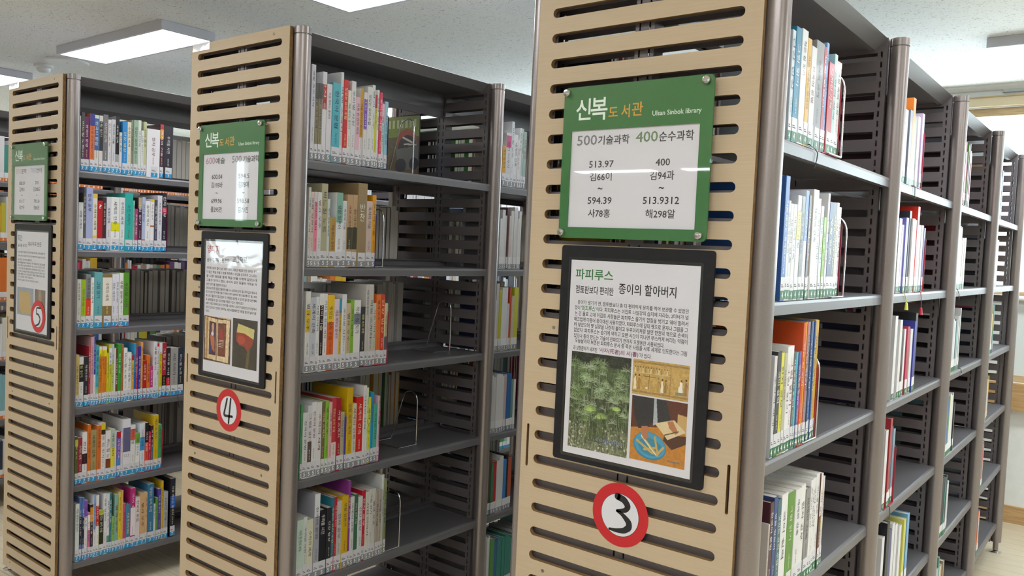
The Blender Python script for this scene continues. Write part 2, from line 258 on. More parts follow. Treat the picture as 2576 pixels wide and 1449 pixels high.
(3,3,'162,8.2,186,c6beb6;170,20.8,229,4a2430;191,21.2,236,2c4480;212,24.1,225,3a6676;236,39.6,231,e2e2e2;276,45.3,226,5a8e30;321,38.4,224,dedede;359,30.2,227,e2e2de;389,33.8,212,8a8a8a;423,14.4,226,e2e2e2;438,14.6,227,e2e2e2;452,14.7,226,e2e2e2;467,23.9,232,e2e2e2;491,15.2,230,5c3830,e6e2e2:0:.45;506,12.3,217,d6c648;518,12.4,217,dad2da'),
(4,0,'984,8.5,198,d6d6c2;993,22.2,153,d49e30;1015,31.1,207,ceced2,be4080:.05:.27;1046,17.5,254,d6dae2;1064,24.7,206,dedee2;1088,10.7,187,dadade;1099,14.3,236,d6dade;1113,10.8,235,aec6c2;1124,18.2,225,a0b6b2'),
]
FAR_BOOKS=[
(4,1,'983,14.2,251,dce0e0;997,14.3,196,dcdcde;1012,18,231,dcdcde;1030,14.5,209,dcdcde;1044,11,239,5c4048;1055,14.7,209,d0c4c0;1070,18.6,230,dcdcde;1089,22.5,245,dcdcde;1111,11.3,202,dcdcde;1122,15.2,231,dcdcde'),
(4,2,'984,14.2,200,dcdcde;998,17.9,265,d0c8c8;1016,14.4,240,c8c838;1030,18.2,249,dcdcde;1048,22,249,dcdce4;1070,11.1,185,dcdcde;1081,11.2,249,d05030;1093,15,216,c8b8a0;1108,26.5,248,c8c838'),
(4,3,'987,14.9,230,dcdcde;1002,15,224,dcdcde;1017,22.8,234,dcdcde;1040,15.3,232,dcdcde;1055,15.4,224,dcdcde;1071,15.5,227,d0b8c0;1086,27.5,230,2868a8;1114,15.9,203,7ca098;1130,12,202,dcdcde'),
(4,4,'981,28.3,251,5c4c38;1009,15.1,207,3a7a58;1024,19,209,c02028;1043,19.2,210,dcdcde;1062,23.2,223,dcdcde;1085,19.6,207,3880c8;1105,11.8,222,222228;1117,23.9,209,c05838'),
(3,0,'1096,35.9,213,dcdce4;1132,41.8,217,788090;1174,34.3,259,e08030;1208,35.1,211,888888;1243,54.1,214,dcdcde;1297,27.7,232,b8a8c8'),
(3,1,'1095,44.7,219,dcdcde;1140,24.5,203,dcdcde;1164,58.7,225,7870c8;1223,25.9,249,2c3440;1249,44,227,dcdcde;1293,27,225,dcdcde;1320,27.5,268,d83020;1347,46.8,212,aaaaaa;1394,28.7,213,dcdcde;1423,19.4,206,6870a8'),
(3,2,'1130,56.2,253,dcdcde;1186,33,239,dcdcde;1219,25.2,210,3c2c30;1244,43,208,dcdcde;1287,44.1,214,b83858;1331,36.2,204,dcdcde;1368,27.6,228,3840a0;1395,125.3,252,202024'),
(3,3,'1098,38.3,240,dcdcde;1136,23.4,272,a83038;1159,39.9,243,40546c;1199,24.4,230,80a0b0'),
(3,4,'1133,46.2,233,dcdcde;1179,39.6,268,222228;1219,32.4,235,404878;1251,49.8,249,dcdcde;1301,51.3,233,dcdcde;1352,52.9,216,dcdcde;1405,45.4,226,c8c860;1450,46.6,234,70a8d0'),
]

GLYPH_DATA = [
0,32,56,0,0,39,38,1,6,36,152,45,152,50,180,50,203,31,203,31,180,0,40,65,1,10,57,106,65,157,88,199,77,199,46,156,34,106,46,56,77,14,88,14,65,56,0,41,65,1,10,54,106,46,56,23,14,34,14,65,56,77,106,65,156,34,199,23,199,46,157,0,44,44,1,11,33,
36,52,48,59,65,54,79,43,85,34,81,30,73,33,65,41,62,40,50,33,40,0,46,44,1,8,44,82,35,79,31,70,35,62,44,58,53,62,57,70,53,79,0,48,100,2,8,123,128,110,179,75,198,40,179,27,128,40,77,75,58,110,77,8,102,128,95,91,75,77,55,91,48,128,55,166,75,
180,95,166,0,49,100,1,4,86,196,64,196,64,60,86,60,0,50,100,1,19,123,79,65,79,101,122,112,156,99,186,66,198,48,195,31,185,31,161,48,175,64,179,83,172,90,153,88,139,80,124,55,92,27,61,27,60,123,60,0,51,100,1,27,38,174,51,178,63,180,82,174,89,
159,82,145,60,139,60,121,84,115,92,99,85,83,68,77,51,79,34,87,34,66,50,60,66,58,100,70,113,100,108,119,92,132,106,144,111,163,99,189,67,198,51,197,38,192,0,52,100,2,11,108,198,98,198,22,114,22,105,86,105,86,60,108,60,108,105,124,105,124,
122,108,122,4,86,161,86,161,86,122,51,122,0,53,100,1,18,109,196,42,196,42,125,81,123,95,101,86,84,64,77,47,79,31,87,31,67,49,60,67,58,102,71,116,102,102,133,62,145,62,179,109,179,0,54,100,2,13,90,198,45,156,30,107,43,72,78,58,109,70,122,99,
110,127,80,139,67,137,57,133,74,161,103,183,8,52,113,64,119,76,120,94,114,101,99,94,83,77,77,56,87,0,55,100,1,6,128,196,31,196,31,178,96,178,41,66,60,58,0,56,100,3,16,123,97,118,116,102,130,116,143,121,159,108,187,77,198,44,187,31,159,35,
143,48,130,32,116,27,97,41,69,75,58,109,69,8,99,159,92,145,76,139,59,145,52,159,59,174,76,180,93,174,8,101,98,95,83,75,77,56,83,49,98,56,114,75,120,94,114,0,57,100,2,13,61,58,104,98,121,148,108,184,74,198,40,186,28,158,40,130,70,118,83,120,
94,124,79,97,48,73,9,49,158,56,174,74,180,92,172,99,155,98,144,86,138,75,137,57,143,0,63,67,2,10,38,179,48,180,58,176,62,167,38,113,41,102,51,95,84,169,76,189,48,198,8,54,82,45,79,41,70,45,62,54,58,63,62,67,70,63,79,0,83,92,1,22,108,189,91,
196,74,198,41,188,29,162,61,124,94,93,88,82,69,76,48,81,30,96,30,71,49,61,72,58,102,69,114,95,81,136,49,164,56,176,73,181,89,178,108,166,0,85,142,1,18,163,196,141,196,141,117,139,100,132,87,118,79,96,76,79,79,64,88,57,98,55,116,55,196,33,
196,33,112,53,71,96,58,146,73,163,114,0,97,85,2,26,110,76,100,71,97,72,96,76,96,122,86,144,60,152,42,149,28,139,28,120,43,131,59,135,72,131,77,119,77,114,59,109,37,99,26,80,32,65,50,58,63,60,77,67,81,60,92,58,100,60,110,65,7,77,78,69,73,60,
71,50,74,46,83,55,96,77,104,0,98,100,2,11,53,196,33,196,33,65,50,60,70,58,108,71,123,107,110,139,80,152,66,150,53,143,8,53,126,64,134,75,136,95,127,103,104,94,83,72,75,53,78,0,100,102,2,10,119,196,100,196,100,148,89,151,79,152,44,139,30,
107,43,73,78,60,119,60,8,100,75,80,75,56,83,50,104,58,127,81,136,91,135,100,132,0,101,96,2,14,116,86,99,78,82,75,59,82,49,102,118,102,106,139,75,152,42,139,29,106,41,73,77,58,98,61,116,69,5,49,114,58,130,76,136,92,130,99,114,0,105,44,2,4,
54,150,34,150,34,60,54,60,8,56,177,52,184,44,188,36,184,33,177,36,170,44,166,52,170,0,107,96,2,6,121,150,98,150,54,106,104,60,130,60,79,106,4,53,196,34,196,34,60,53,60,0,108,44,1,4,54,196,34,196,34,60,54,60,0,110,100,1,16,53,150,33,150,33,
60,53,60,53,124,66,134,78,137,92,131,97,116,97,60,117,60,117,115,107,143,83,152,67,148,53,138,0,111,110,2,8,80,152,43,138,28,106,43,72,80,58,119,71,134,106,118,139,8,80,136,104,127,114,106,104,83,80,74,57,83,48,106,57,127,0,112,100,2,10,52,
62,62,59,72,58,108,71,122,104,108,138,66,150,33,150,33,14,52,14,8,52,134,70,134,94,126,102,104,93,83,71,74,61,75,52,78,0,114,79,1,14,35,150,35,60,55,60,55,107,62,127,79,135,87,132,97,126,107,141,95,149,84,152,70,146,55,129,55,150,0,115,77,
1,24,91,144,76,150,62,152,39,145,30,127,53,101,76,84,72,77,61,74,47,77,29,86,29,66,46,60,63,58,87,65,96,85,91,97,74,110,55,121,50,128,53,134,63,136,76,134,91,127,0,121,88,1,8,116,150,94,150,69,99,42,150,20,150,58,79,25,14,46,14,0,124,52,1,
4,40,14,57,14,57,196,40,196,0,126,117,1,16,26,100,41,109,57,113,70,111,98,100,111,98,128,102,143,111,143,127,128,118,112,114,100,116,72,127,58,129,41,125,26,116,102,248,200,6,4,77,73,185,73,185,61,77,61,4,77,83,77,95,185,95,185,83,8,60,106,
60,43,77,43,77,50,185,50,185,44,202,44,202,106,36,32,127,32,115,228,115,228,127,137,127,137,138,213,138,213,148,137,148,137,160,201,160,201,182,228,182,228,193,201,193,201,214,137,214,137,228,121,228,121,214,56,214,56,204,121,204,121,193,
33,193,33,182,121,182,121,170,53,170,53,160,121,160,121,148,47,148,47,138,121,138,121,127,4,137,204,185,204,185,193,137,193,4,137,170,137,182,185,182,185,170,107,123,200,1,44,210,173,190,156,164,139,164,201,228,201,228,216,32,216,32,201,75,
201,57,161,28,127,40,117,57,134,71,154,116,154,108,131,97,111,67,135,57,125,88,98,61,75,29,59,40,47,100,89,135,165,125,169,79,168,93,201,148,201,148,75,153,56,173,51,207,51,225,59,231,89,216,95,214,71,205,65,175,65,166,67,164,75,164,124,
195,142,223,161,128,5,200,4,32,204,221,179,195,179,203,124,203,124,228,108,228,108,203,51,203,51,190,108,190,108,164,32,164,32,150,118,150,74,128,27,110,38,98,78,114,78,44,95,44,95,51,184,51,184,45,201,45,201,129,110,129,145,150,228,150,
228,164,165,164,193,188,218,214,5,124,164,124,190,173,190,157,176,140,164,4,95,85,184,85,184,64,95,64,4,95,97,95,116,184,116,184,97,172,0,184,2,8,166,225,166,45,184,45,184,138,216,138,216,152,184,152,184,225,8,41,206,41,192,114,192,91,135,
32,92,42,79,112,134,133,206,172,1,184,3,6,56,111,56,97,167,97,167,44,185,44,185,111,8,167,225,167,119,185,119,185,166,215,166,215,180,185,180,185,225,8,40,214,40,200,112,200,88,160,31,134,38,121,106,156,131,214,172,4,184,3,8,167,225,167,93,
185,93,185,157,215,157,215,171,185,171,185,225,8,39,211,39,198,112,198,88,156,31,127,39,114,107,151,132,211,6,61,107,61,48,194,48,194,62,80,62,80,107,172,8,184,3,8,167,225,167,133,185,133,185,171,215,171,215,185,185,185,185,225,8,40,217,40,
203,112,203,89,166,31,143,38,129,107,160,132,217,12,60,46,192,46,192,60,77,60,77,80,185,80,185,125,59,125,59,112,167,112,167,93,60,93,172,18,184,5,8,53,118,53,47,121,47,121,118,104,118,104,96,70,96,70,118,4,70,83,104,83,104,60,70,60,8,167,
225,167,127,185,127,185,170,215,170,215,184,185,184,185,225,8,40,215,40,201,112,201,89,163,31,139,38,125,107,158,132,215,13,156,120,156,104,148,78,122,58,132,45,152,59,165,78,178,59,198,45,208,58,182,78,174,105,174,120,172,21,184,4,8,123,
115,76,106,58,80,76,54,123,45,170,54,188,80,170,106,8,123,102,157,96,170,80,157,64,123,58,89,64,76,80,89,96,8,167,225,167,117,185,117,185,165,215,165,215,179,185,179,185,225,8,40,212,40,198,112,198,88,157,31,130,39,117,107,153,132,212,172,
25,184,3,8,167,225,167,129,185,129,185,170,215,170,215,183,185,183,185,225,8,40,213,40,199,112,199,90,162,32,139,39,125,108,156,132,213,12,60,47,191,47,191,60,78,60,78,78,184,78,184,90,78,90,78,108,186,108,186,121,60,121,172,28,184,2,12,
138,221,138,53,155,53,155,139,182,139,182,44,200,44,200,225,182,225,182,153,155,153,155,221,8,39,202,39,188,98,188,81,136,31,95,42,83,100,136,116,202,172,116,184,3,8,133,170,133,156,176,156,176,92,195,92,195,225,176,225,176,170,8,44,211,44,
198,114,198,90,155,34,126,42,112,109,151,134,211,6,69,105,69,48,200,48,200,62,87,62,87,105,172,120,184,3,8,133,182,133,168,176,168,176,133,195,133,195,225,176,225,176,182,8,44,217,44,203,112,203,89,166,34,142,40,129,107,161,132,217,12,67,
46,201,46,201,60,85,60,85,80,195,80,195,125,67,125,67,111,176,111,176,93,67,93,172,129,184,4,8,66,119,66,47,194,47,194,119,176,119,176,96,84,96,84,119,4,84,83,176,83,176,60,84,60,8,133,180,133,166,176,166,176,128,194,128,194,225,176,225,
176,180,8,44,214,44,201,113,201,90,162,34,137,41,124,109,157,133,214,172,131,184,3,8,134,174,134,161,176,161,176,103,195,103,195,225,176,225,176,174,8,44,211,44,197,113,197,90,156,34,128,42,114,109,152,133,211,13,121,118,121,110,101,76,55,
58,62,45,103,59,130,85,158,60,198,45,205,59,159,77,139,110,139,118,172,140,184,2,4,183,225,183,44,200,44,200,225,17,40,202,40,189,98,189,79,137,31,95,42,83,77,108,100,138,141,138,141,54,158,54,158,221,141,221,141,151,107,151,114,176,116,
202,172,168,184,1,21,121,127,121,114,176,114,176,45,194,45,194,226,176,226,176,176,128,176,130,191,131,206,40,206,40,192,113,192,90,135,31,92,41,79,96,116,125,162,176,162,176,127,172,172,184,2,20,124,147,124,134,176,134,176,91,195,91,195,
225,176,225,176,188,132,188,135,211,44,211,44,198,115,198,91,155,34,126,42,112,94,137,127,174,176,174,176,147,6,69,104,69,48,200,48,200,62,87,62,87,104,172,189,184,3,8,130,115,82,106,64,80,82,55,130,45,178,55,196,80,178,106,8,130,102,165,
96,178,80,165,64,130,59,95,64,82,80,95,96,20,44,212,44,198,114,198,90,157,34,130,41,117,95,141,127,179,176,179,176,154,125,154,125,141,176,141,176,117,195,117,195,225,176,225,176,192,131,192,134,212,172,196,184,2,4,183,225,183,44,200,44,
200,225,20,40,202,40,189,98,189,79,137,31,95,42,83,86,119,110,162,143,162,143,130,107,130,107,116,143,116,143,54,160,54,160,221,143,221,143,175,113,175,116,202,172,224,184,2,8,50,207,50,194,171,194,170,153,164,108,182,106,188,153,189,207,8,
101,148,101,84,31,84,31,70,211,70,211,84,119,84,119,148,172,245,184,4,8,120,111,70,102,51,78,70,54,120,45,171,54,189,78,171,102,8,120,98,157,93,171,78,157,63,120,58,83,63,69,78,83,93,8,52,216,52,203,170,203,169,180,165,155,182,153,187,179,
188,216,8,105,176,105,141,31,141,31,128,211,128,211,141,123,141,123,176,172,252,184,3,8,40,206,40,192,122,192,121,165,117,125,135,124,140,167,140,206,9,31,84,90,85,154,91,153,103,89,99,89,154,71,154,71,98,29,98,8,165,225,165,44,183,44,183,
136,215,136,215,150,183,150,183,225,172,253,184,4,6,55,104,55,91,167,91,167,46,186,46,186,104,8,42,213,42,199,122,199,121,180,117,155,135,153,140,182,140,213,10,32,123,91,124,155,131,154,143,122,140,90,138,90,174,72,174,72,137,30,137,8,167,
225,167,113,186,113,186,161,214,161,214,175,186,175,186,225,173,0,184,4,8,42,211,42,198,123,198,122,177,117,150,135,148,140,179,140,211,10,32,118,91,119,155,125,154,137,123,134,90,133,90,171,72,171,72,132,30,132,8,167,225,167,89,186,89,186,
153,214,153,214,167,186,167,186,225,6,60,102,60,48,192,48,192,62,78,62,78,102,173,109,184,1,22,50,106,50,92,171,92,171,44,189,44,189,106,130,106,130,139,211,139,211,152,183,152,187,181,188,217,54,217,54,203,170,203,169,181,165,152,31,152,
31,139,112,139,112,106,173,140,184,3,16,48,214,48,201,122,201,121,182,118,156,30,154,32,140,86,141,86,100,104,100,104,142,160,148,158,160,136,157,140,187,140,214,8,133,127,133,114,176,114,176,89,195,89,195,225,176,225,176,127,6,59,104,59,
48,200,48,200,62,77,62,77,104,173,192,184,2,4,177,225,177,44,196,44,196,225,16,47,211,47,198,123,198,121,174,116,141,30,139,32,125,85,126,85,55,103,55,103,127,165,132,163,144,135,142,140,180,141,211,173,248,184,2,4,31,85,31,71,211,71,211,
85,8,51,206,51,193,169,193,168,150,161,102,179,100,186,150,187,206,174,0,184,2,12,31,158,31,145,211,145,211,158,184,158,188,185,188,218,54,218,54,204,170,204,169,184,165,158,12,53,47,194,47,194,60,71,60,71,81,189,81,189,127,52,127,52,113,
170,113,170,94,53,94,174,8,184,3,4,53,111,53,47,189,47,189,111,4,171,98,171,60,71,60,71,98,12,31,149,31,136,211,136,211,149,183,149,187,179,188,216,54,216,54,202,170,202,169,179,164,149,174,9,184,3,8,54,122,54,47,188,47,188,122,170,122,170,
98,72,98,72,122,4,72,85,170,85,170,60,72,60,12,31,152,31,138,211,138,211,152,183,152,187,181,188,217,54,217,54,204,170,204,169,181,165,152,174,48,184,2,4,176,225,176,44,194,44,194,225,8,43,206,43,192,117,192,94,135,33,92,43,78,114,133,136,
206,174,52,184,3,4,176,225,176,94,194,94,194,225,8,45,212,45,198,117,198,92,155,34,127,42,113,111,151,136,212,6,65,104,65,48,199,48,199,62,83,62,83,104,174,64,184,4,4,176,225,176,123,194,123,194,225,4,66,114,66,47,194,47,194,114,4,176,101,
176,60,83,60,83,101,8,44,214,44,200,115,200,91,160,33,134,40,121,110,156,135,214,174,67,184,3,4,176,225,176,104,194,104,194,225,8,44,211,44,198,116,198,92,155,35,128,42,114,110,151,136,211,13,120,116,120,109,100,76,54,58,61,45,102,59,130,
85,157,59,198,45,205,58,159,76,139,109,139,116,174,76,184,3,8,169,225,169,44,187,44,187,137,217,137,217,151,187,151,187,225,8,37,206,37,192,73,192,62,140,30,95,45,85,81,142,91,206,8,97,206,97,192,128,192,118,135,87,82,101,73,137,138,145,
206,174,78,184,5,6,50,112,50,98,95,98,95,44,114,44,114,112,6,123,112,123,98,167,98,167,44,185,44,185,112,8,167,225,167,121,185,121,185,166,215,166,215,180,185,180,185,225,8,37,213,37,200,72,200,61,167,32,142,44,132,79,167,90,213,8,98,213,
98,200,128,200,117,163,88,133,101,123,136,163,145,213,174,205,184,4,8,66,119,66,47,194,47,194,119,176,119,176,97,84,97,84,119,4,84,84,176,84,176,60,84,60,17,97,215,97,201,127,201,117,164,89,135,102,125,123,144,136,166,176,166,176,128,194,
128,194,225,176,225,176,180,141,180,144,197,145,215,8,38,215,38,201,72,201,61,169,32,144,44,133,79,168,90,215,174,216,184,3,4,183,225,183,44,201,44,201,225,8,35,204,35,190,64,190,56,140,31,95,46,87,73,144,80,204,17,147,221,147,154,121,154,
123,180,124,204,86,204,86,190,108,190,102,136,75,83,90,76,108,107,119,141,147,141,147,54,164,54,164,221,176,68,184,3,4,31,85,31,71,211,71,211,85,8,45,205,45,192,92,192,90,158,79,107,97,105,109,164,110,205,8,125,205,125,192,172,192,171,156,
163,107,182,105,189,156,190,205,176,72,184,2,20,126,213,126,200,171,200,170,176,163,142,103,142,111,184,112,213,48,213,48,200,94,200,92,176,84,142,31,142,31,128,211,128,211,142,182,142,188,182,189,213,6,54,109,54,50,193,50,193,63,73,63,73,
109,176,152,184,2,8,166,225,166,45,184,45,184,139,216,139,216,153,184,153,184,225,8,39,90,101,92,149,98,147,112,101,106,57,104,57,208,39,208,176,160,184,3,8,167,225,167,134,185,134,185,174,215,174,215,188,185,188,185,225,8,40,143,101,144,
149,151,147,165,101,159,59,157,59,217,40,217,12,60,47,192,47,192,60,78,60,78,81,185,81,185,125,59,125,59,112,167,112,167,94,60,94,176,180,184,2,12,137,221,137,54,154,54,154,138,182,138,182,44,200,44,200,225,182,225,182,152,154,152,154,221,
8,41,91,87,92,125,97,123,112,89,107,59,106,59,204,41,204,177,8,184,2,8,116,166,116,152,177,152,177,44,195,44,195,225,177,225,177,166,8,42,88,103,90,148,95,146,109,103,104,60,102,60,205,42,205,177,16,184,3,8,43,139,104,141,148,146,146,160,
104,155,61,153,61,217,43,217,8,176,225,176,195,120,195,120,182,176,182,176,132,195,132,195,225,12,67,47,202,47,202,60,85,60,85,80,195,80,195,123,67,123,67,110,176,110,176,93,67,93,177,24,184,4,4,67,112,67,47,195,47,195,112,4,177,99,177,60,
84,60,84,99,8,43,133,104,134,148,140,146,154,104,148,61,147,61,215,43,215,8,120,191,120,178,176,178,176,121,195,121,195,225,176,225,176,191,177,35,184,5,8,129,98,88,91,73,71,88,52,129,45,170,52,185,71,170,91,8,129,86,157,82,167,71,157,61,
129,57,102,61,92,71,102,82,8,42,144,104,145,148,151,146,165,104,159,61,158,61,217,42,217,8,176,225,176,198,120,198,120,184,176,184,176,129,195,129,195,225,8,120,137,120,119,59,119,59,106,199,106,199,119,138,119,138,137,177,120,184,1,14,53,
210,53,130,112,130,112,81,31,81,31,68,211,68,211,81,130,81,130,130,191,130,191,143,71,143,71,210,177,146,184,3,14,31,143,31,130,211,130,211,143,130,143,130,166,191,166,191,179,73,179,73,221,55,221,55,166,112,166,112,143,12,49,60,49,47,193,
47,193,60,161,60,161,98,191,98,191,112,51,112,51,98,81,98,81,60,4,99,98,143,98,143,60,99,60,178,144,184,2,4,31,83,31,69,211,69,211,83,6,53,210,53,130,191,130,191,144,71,144,71,210,178,148,184,3,4,31,133,31,120,211,120,211,133,6,55,219,55,
158,191,158,191,171,73,171,73,219,6,54,102,54,49,192,49,192,62,72,62,72,102,178,152,184,3,4,31,151,31,138,211,138,211,151,6,55,223,55,169,190,169,190,182,73,182,73,223,12,54,47,195,47,195,60,72,60,72,79,188,79,188,122,53,122,53,109,170,109,
170,91,54,91,178,228,184,2,8,166,225,166,44,184,44,184,140,216,140,216,154,184,154,184,225,10,40,208,40,89,105,91,149,95,147,110,105,105,58,103,58,194,132,194,132,208,178,232,184,3,8,167,225,167,94,185,94,185,158,215,158,215,172,185,172,
185,225,10,40,210,40,126,107,128,148,133,146,146,107,141,58,140,58,196,128,196,128,210,6,62,108,62,48,194,48,194,62,80,62,80,108,179,0,184,2,12,137,221,137,54,154,54,154,139,182,139,182,44,200,44,200,225,182,225,182,153,154,153,154,221,10,
38,203,38,89,90,90,125,94,123,108,91,104,56,103,56,190,112,190,112,203,179,84,184,2,10,41,208,41,89,105,90,147,95,145,109,105,104,59,103,59,194,131,194,131,208,8,120,160,120,146,177,146,177,44,195,44,195,225,177,225,177,160,179,88,184,3,10,
42,210,42,120,105,121,146,126,144,139,106,135,60,133,60,197,133,197,133,210,8,121,175,121,162,176,162,176,93,195,93,195,225,176,225,176,175,6,67,103,67,47,200,47,200,61,86,61,86,103,179,100,184,4,4,66,112,66,47,195,47,195,112,4,177,98,177,
61,84,61,84,98,10,42,214,42,129,106,131,145,135,143,149,106,144,60,143,60,200,132,200,132,214,8,121,181,121,168,176,168,176,121,195,121,195,225,176,225,176,181,179,112,184,3,4,182,225,182,44,200,44,200,225,8,142,221,142,156,100,156,100,143,
142,143,142,54,159,54,159,221,10,38,203,38,88,91,89,125,93,123,107,92,103,56,102,56,190,113,190,113,203,179,196,184,1,16,54,211,54,127,112,127,112,81,31,81,31,67,211,67,211,81,130,81,130,127,191,127,191,141,72,141,72,197,189,197,189,211,
179,197,184,2,6,51,104,51,91,171,91,171,43,189,43,189,104,16,54,218,54,157,112,157,112,135,31,135,31,122,211,122,211,135,130,135,130,157,190,157,190,170,72,170,72,205,189,205,189,218,179,217,184,3,8,121,110,71,101,53,77,71,53,121,45,171,53,
189,77,171,101,8,121,97,157,92,170,77,157,63,121,58,84,63,71,77,84,92,16,54,217,54,157,112,157,112,136,31,136,31,123,211,123,211,136,130,136,130,157,190,157,190,170,72,170,72,204,189,204,189,217,180,24,184,2,4,175,225,175,44,193,44,193,225,
17,35,83,97,85,163,90,162,102,106,99,106,134,148,134,148,147,65,147,65,195,148,195,148,208,47,208,47,134,88,134,88,98,32,97,180,28,184,3,4,176,225,176,90,194,90,194,225,17,35,113,96,114,161,119,159,132,106,128,106,153,146,153,146,166,68,
166,68,200,144,200,144,214,50,214,50,153,88,153,88,127,32,126,6,65,99,65,48,200,48,200,62,83,62,83,99,180,80,184,2,8,56,215,56,145,189,145,189,158,74,158,74,201,186,201,186,215,8,31,121,31,107,112,107,112,45,130,45,130,107,211,107,211,121,
180,88,184,2,20,53,47,194,47,194,60,71,60,71,78,188,78,188,118,130,118,130,136,211,136,211,149,31,149,31,136,112,136,112,118,53,118,53,106,170,106,170,90,53,90,8,55,218,55,164,189,164,189,177,73,177,73,205,187,205,187,218,180,164,184,3,4,
176,225,176,44,194,44,194,225,9,32,113,88,114,88,50,106,50,106,114,163,119,162,132,95,128,30,127,8,49,215,49,150,147,150,147,163,67,163,67,202,145,202,145,215,180,220,184,2,4,31,83,31,69,211,69,211,83,8,54,209,54,125,191,125,191,139,72,139,
72,195,189,195,189,209,180,224,184,3,4,31,134,31,121,211,121,211,134,8,54,218,54,154,190,154,190,167,72,167,72,204,189,204,189,218,6,54,101,54,49,192,49,192,62,72,62,72,101,180,228,184,3,4,31,150,31,136,211,136,211,150,8,55,219,55,164,189,
164,189,178,73,178,73,206,187,206,187,219,12,53,47,194,47,194,60,71,60,71,78,188,78,188,121,53,121,53,108,170,108,170,91,53,91,180,236,184,4,4,31,141,31,127,211,127,211,141,4,53,107,53,47,189,47,189,107,4,171,94,171,61,71,61,71,94,8,54,220,
54,159,190,159,190,173,72,173,72,206,189,206,189,220,181,20,184,2,4,176,225,176,44,194,44,194,225,10,44,208,44,89,112,90,156,95,154,109,112,104,62,103,62,194,138,194,138,208,183,124,184,2,8,166,225,166,44,184,44,184,140,216,140,216,154,184,
154,184,225,14,39,209,39,195,110,195,110,157,39,157,39,88,105,89,150,94,148,108,105,103,57,102,57,144,128,144,128,209,183,128,184,3,8,167,225,167,92,185,92,185,156,215,156,215,170,185,170,185,225,6,63,102,63,48,194,48,194,62,81,62,81,102,
14,39,213,39,200,111,200,111,174,40,174,40,120,105,121,150,126,148,140,104,135,58,134,58,162,129,162,129,213,183,140,184,4,4,60,109,60,47,185,47,185,109,4,168,95,168,60,78,60,78,95,8,167,225,167,117,185,117,185,165,215,165,215,179,185,179,
185,225,14,39,216,39,202,111,202,111,179,40,179,40,127,105,128,150,133,148,146,104,142,58,141,58,166,129,166,129,216,183,145,184,4,8,122,111,74,102,56,78,74,53,122,45,170,53,187,78,170,102,8,122,98,157,92,169,78,157,63,122,58,87,63,74,78,
87,92,8,167,225,167,116,185,116,185,166,215,166,215,180,185,180,185,225,14,39,214,39,201,111,201,111,178,40,178,40,126,105,128,150,132,148,146,104,141,58,140,58,165,129,165,129,214,183,152,184,2,14,37,206,37,192,94,192,94,156,38,156,38,88,
87,89,125,93,124,106,89,103,55,102,55,142,112,142,112,206,12,137,221,137,54,154,54,154,140,182,140,182,44,200,44,200,225,182,225,182,154,154,154,154,221,183,156,184,3,12,137,222,137,96,154,96,154,158,181,158,181,91,199,91,199,225,181,225,
181,171,154,171,154,222,6,69,103,69,48,205,48,205,62,87,62,87,103,14,40,210,40,196,97,196,97,171,40,171,40,118,92,119,128,123,126,136,93,132,58,131,58,158,114,158,114,210,183,171,184,3,12,137,222,137,118,154,118,154,164,181,164,181,102,199,
102,199,225,181,225,181,178,154,178,154,222,14,40,211,40,198,97,198,97,173,40,173,40,121,92,122,128,126,126,139,93,135,58,134,58,160,114,160,114,211,13,123,110,123,106,103,75,56,58,63,45,104,59,132,83,161,59,202,45,209,58,162,75,142,106,
142,110,183,236,184,2,8,139,156,139,142,176,142,176,44,194,44,194,225,176,225,176,156,14,38,209,38,195,109,195,109,159,38,159,38,88,101,89,145,94,143,107,102,103,57,102,57,145,127,145,127,209,183,252,184,4,4,65,109,65,47,195,47,195,109,4,
177,96,177,60,83,60,83,96,8,139,185,139,171,176,171,176,119,195,119,195,225,176,225,176,185,14,39,216,39,203,109,203,109,179,39,179,39,126,101,127,145,132,143,145,101,141,57,140,57,166,127,166,127,216,183,253,184,4,8,65,117,65,47,195,47,
195,117,177,117,177,96,83,96,83,117,4,83,82,177,82,177,60,83,60,8,139,188,139,174,176,174,176,126,195,126,195,225,176,225,176,188,14,39,218,39,204,109,204,109,181,39,181,39,131,101,132,145,136,143,149,101,145,57,144,57,169,127,169,127,218,
184,36,184,2,12,136,135,136,121,176,121,176,44,194,44,194,225,176,225,176,184,137,184,137,170,176,170,176,135,14,38,209,38,195,107,195,107,158,38,158,38,86,97,87,141,92,140,106,98,101,57,100,57,144,125,144,125,209,184,37,184,3,6,62,104,62,
91,176,91,176,44,195,44,195,104,14,39,214,39,201,106,201,106,176,39,176,39,122,101,123,138,127,136,140,102,136,57,136,57,163,125,163,125,214,12,138,161,138,147,176,147,176,114,195,114,195,225,176,225,176,198,138,198,138,185,176,185,176,161,
184,53,184,4,8,66,117,66,47,195,47,195,117,177,117,177,96,84,96,84,117,4,84,83,177,83,177,60,84,60,12,138,167,138,153,176,153,176,124,195,124,195,225,176,225,176,202,138,202,138,188,176,188,176,167,14,39,217,39,204,106,204,106,181,39,181,
39,130,101,130,138,134,136,148,101,144,57,143,57,168,125,168,125,217,184,56,184,3,14,39,216,39,203,106,203,106,178,39,178,39,125,101,126,138,130,136,143,101,140,57,139,57,165,125,165,125,216,12,138,162,138,149,176,149,176,117,195,117,195,
225,176,225,176,200,138,200,138,187,176,187,176,162,24,155,112,155,102,148,79,126,59,106,78,99,102,99,112,81,112,81,102,71,76,41,56,50,44,74,58,90,78,103,57,127,43,150,58,163,79,178,58,203,44,212,56,183,75,172,102,172,112,184,92,184,1,20,
53,114,112,114,112,81,31,81,31,67,211,67,211,81,130,81,130,114,194,114,194,128,71,128,71,157,189,157,189,212,53,212,53,198,171,198,171,170,53,170,184,204,184,2,20,53,115,81,115,81,81,31,81,31,67,211,67,211,81,163,81,163,115,194,115,194,128,
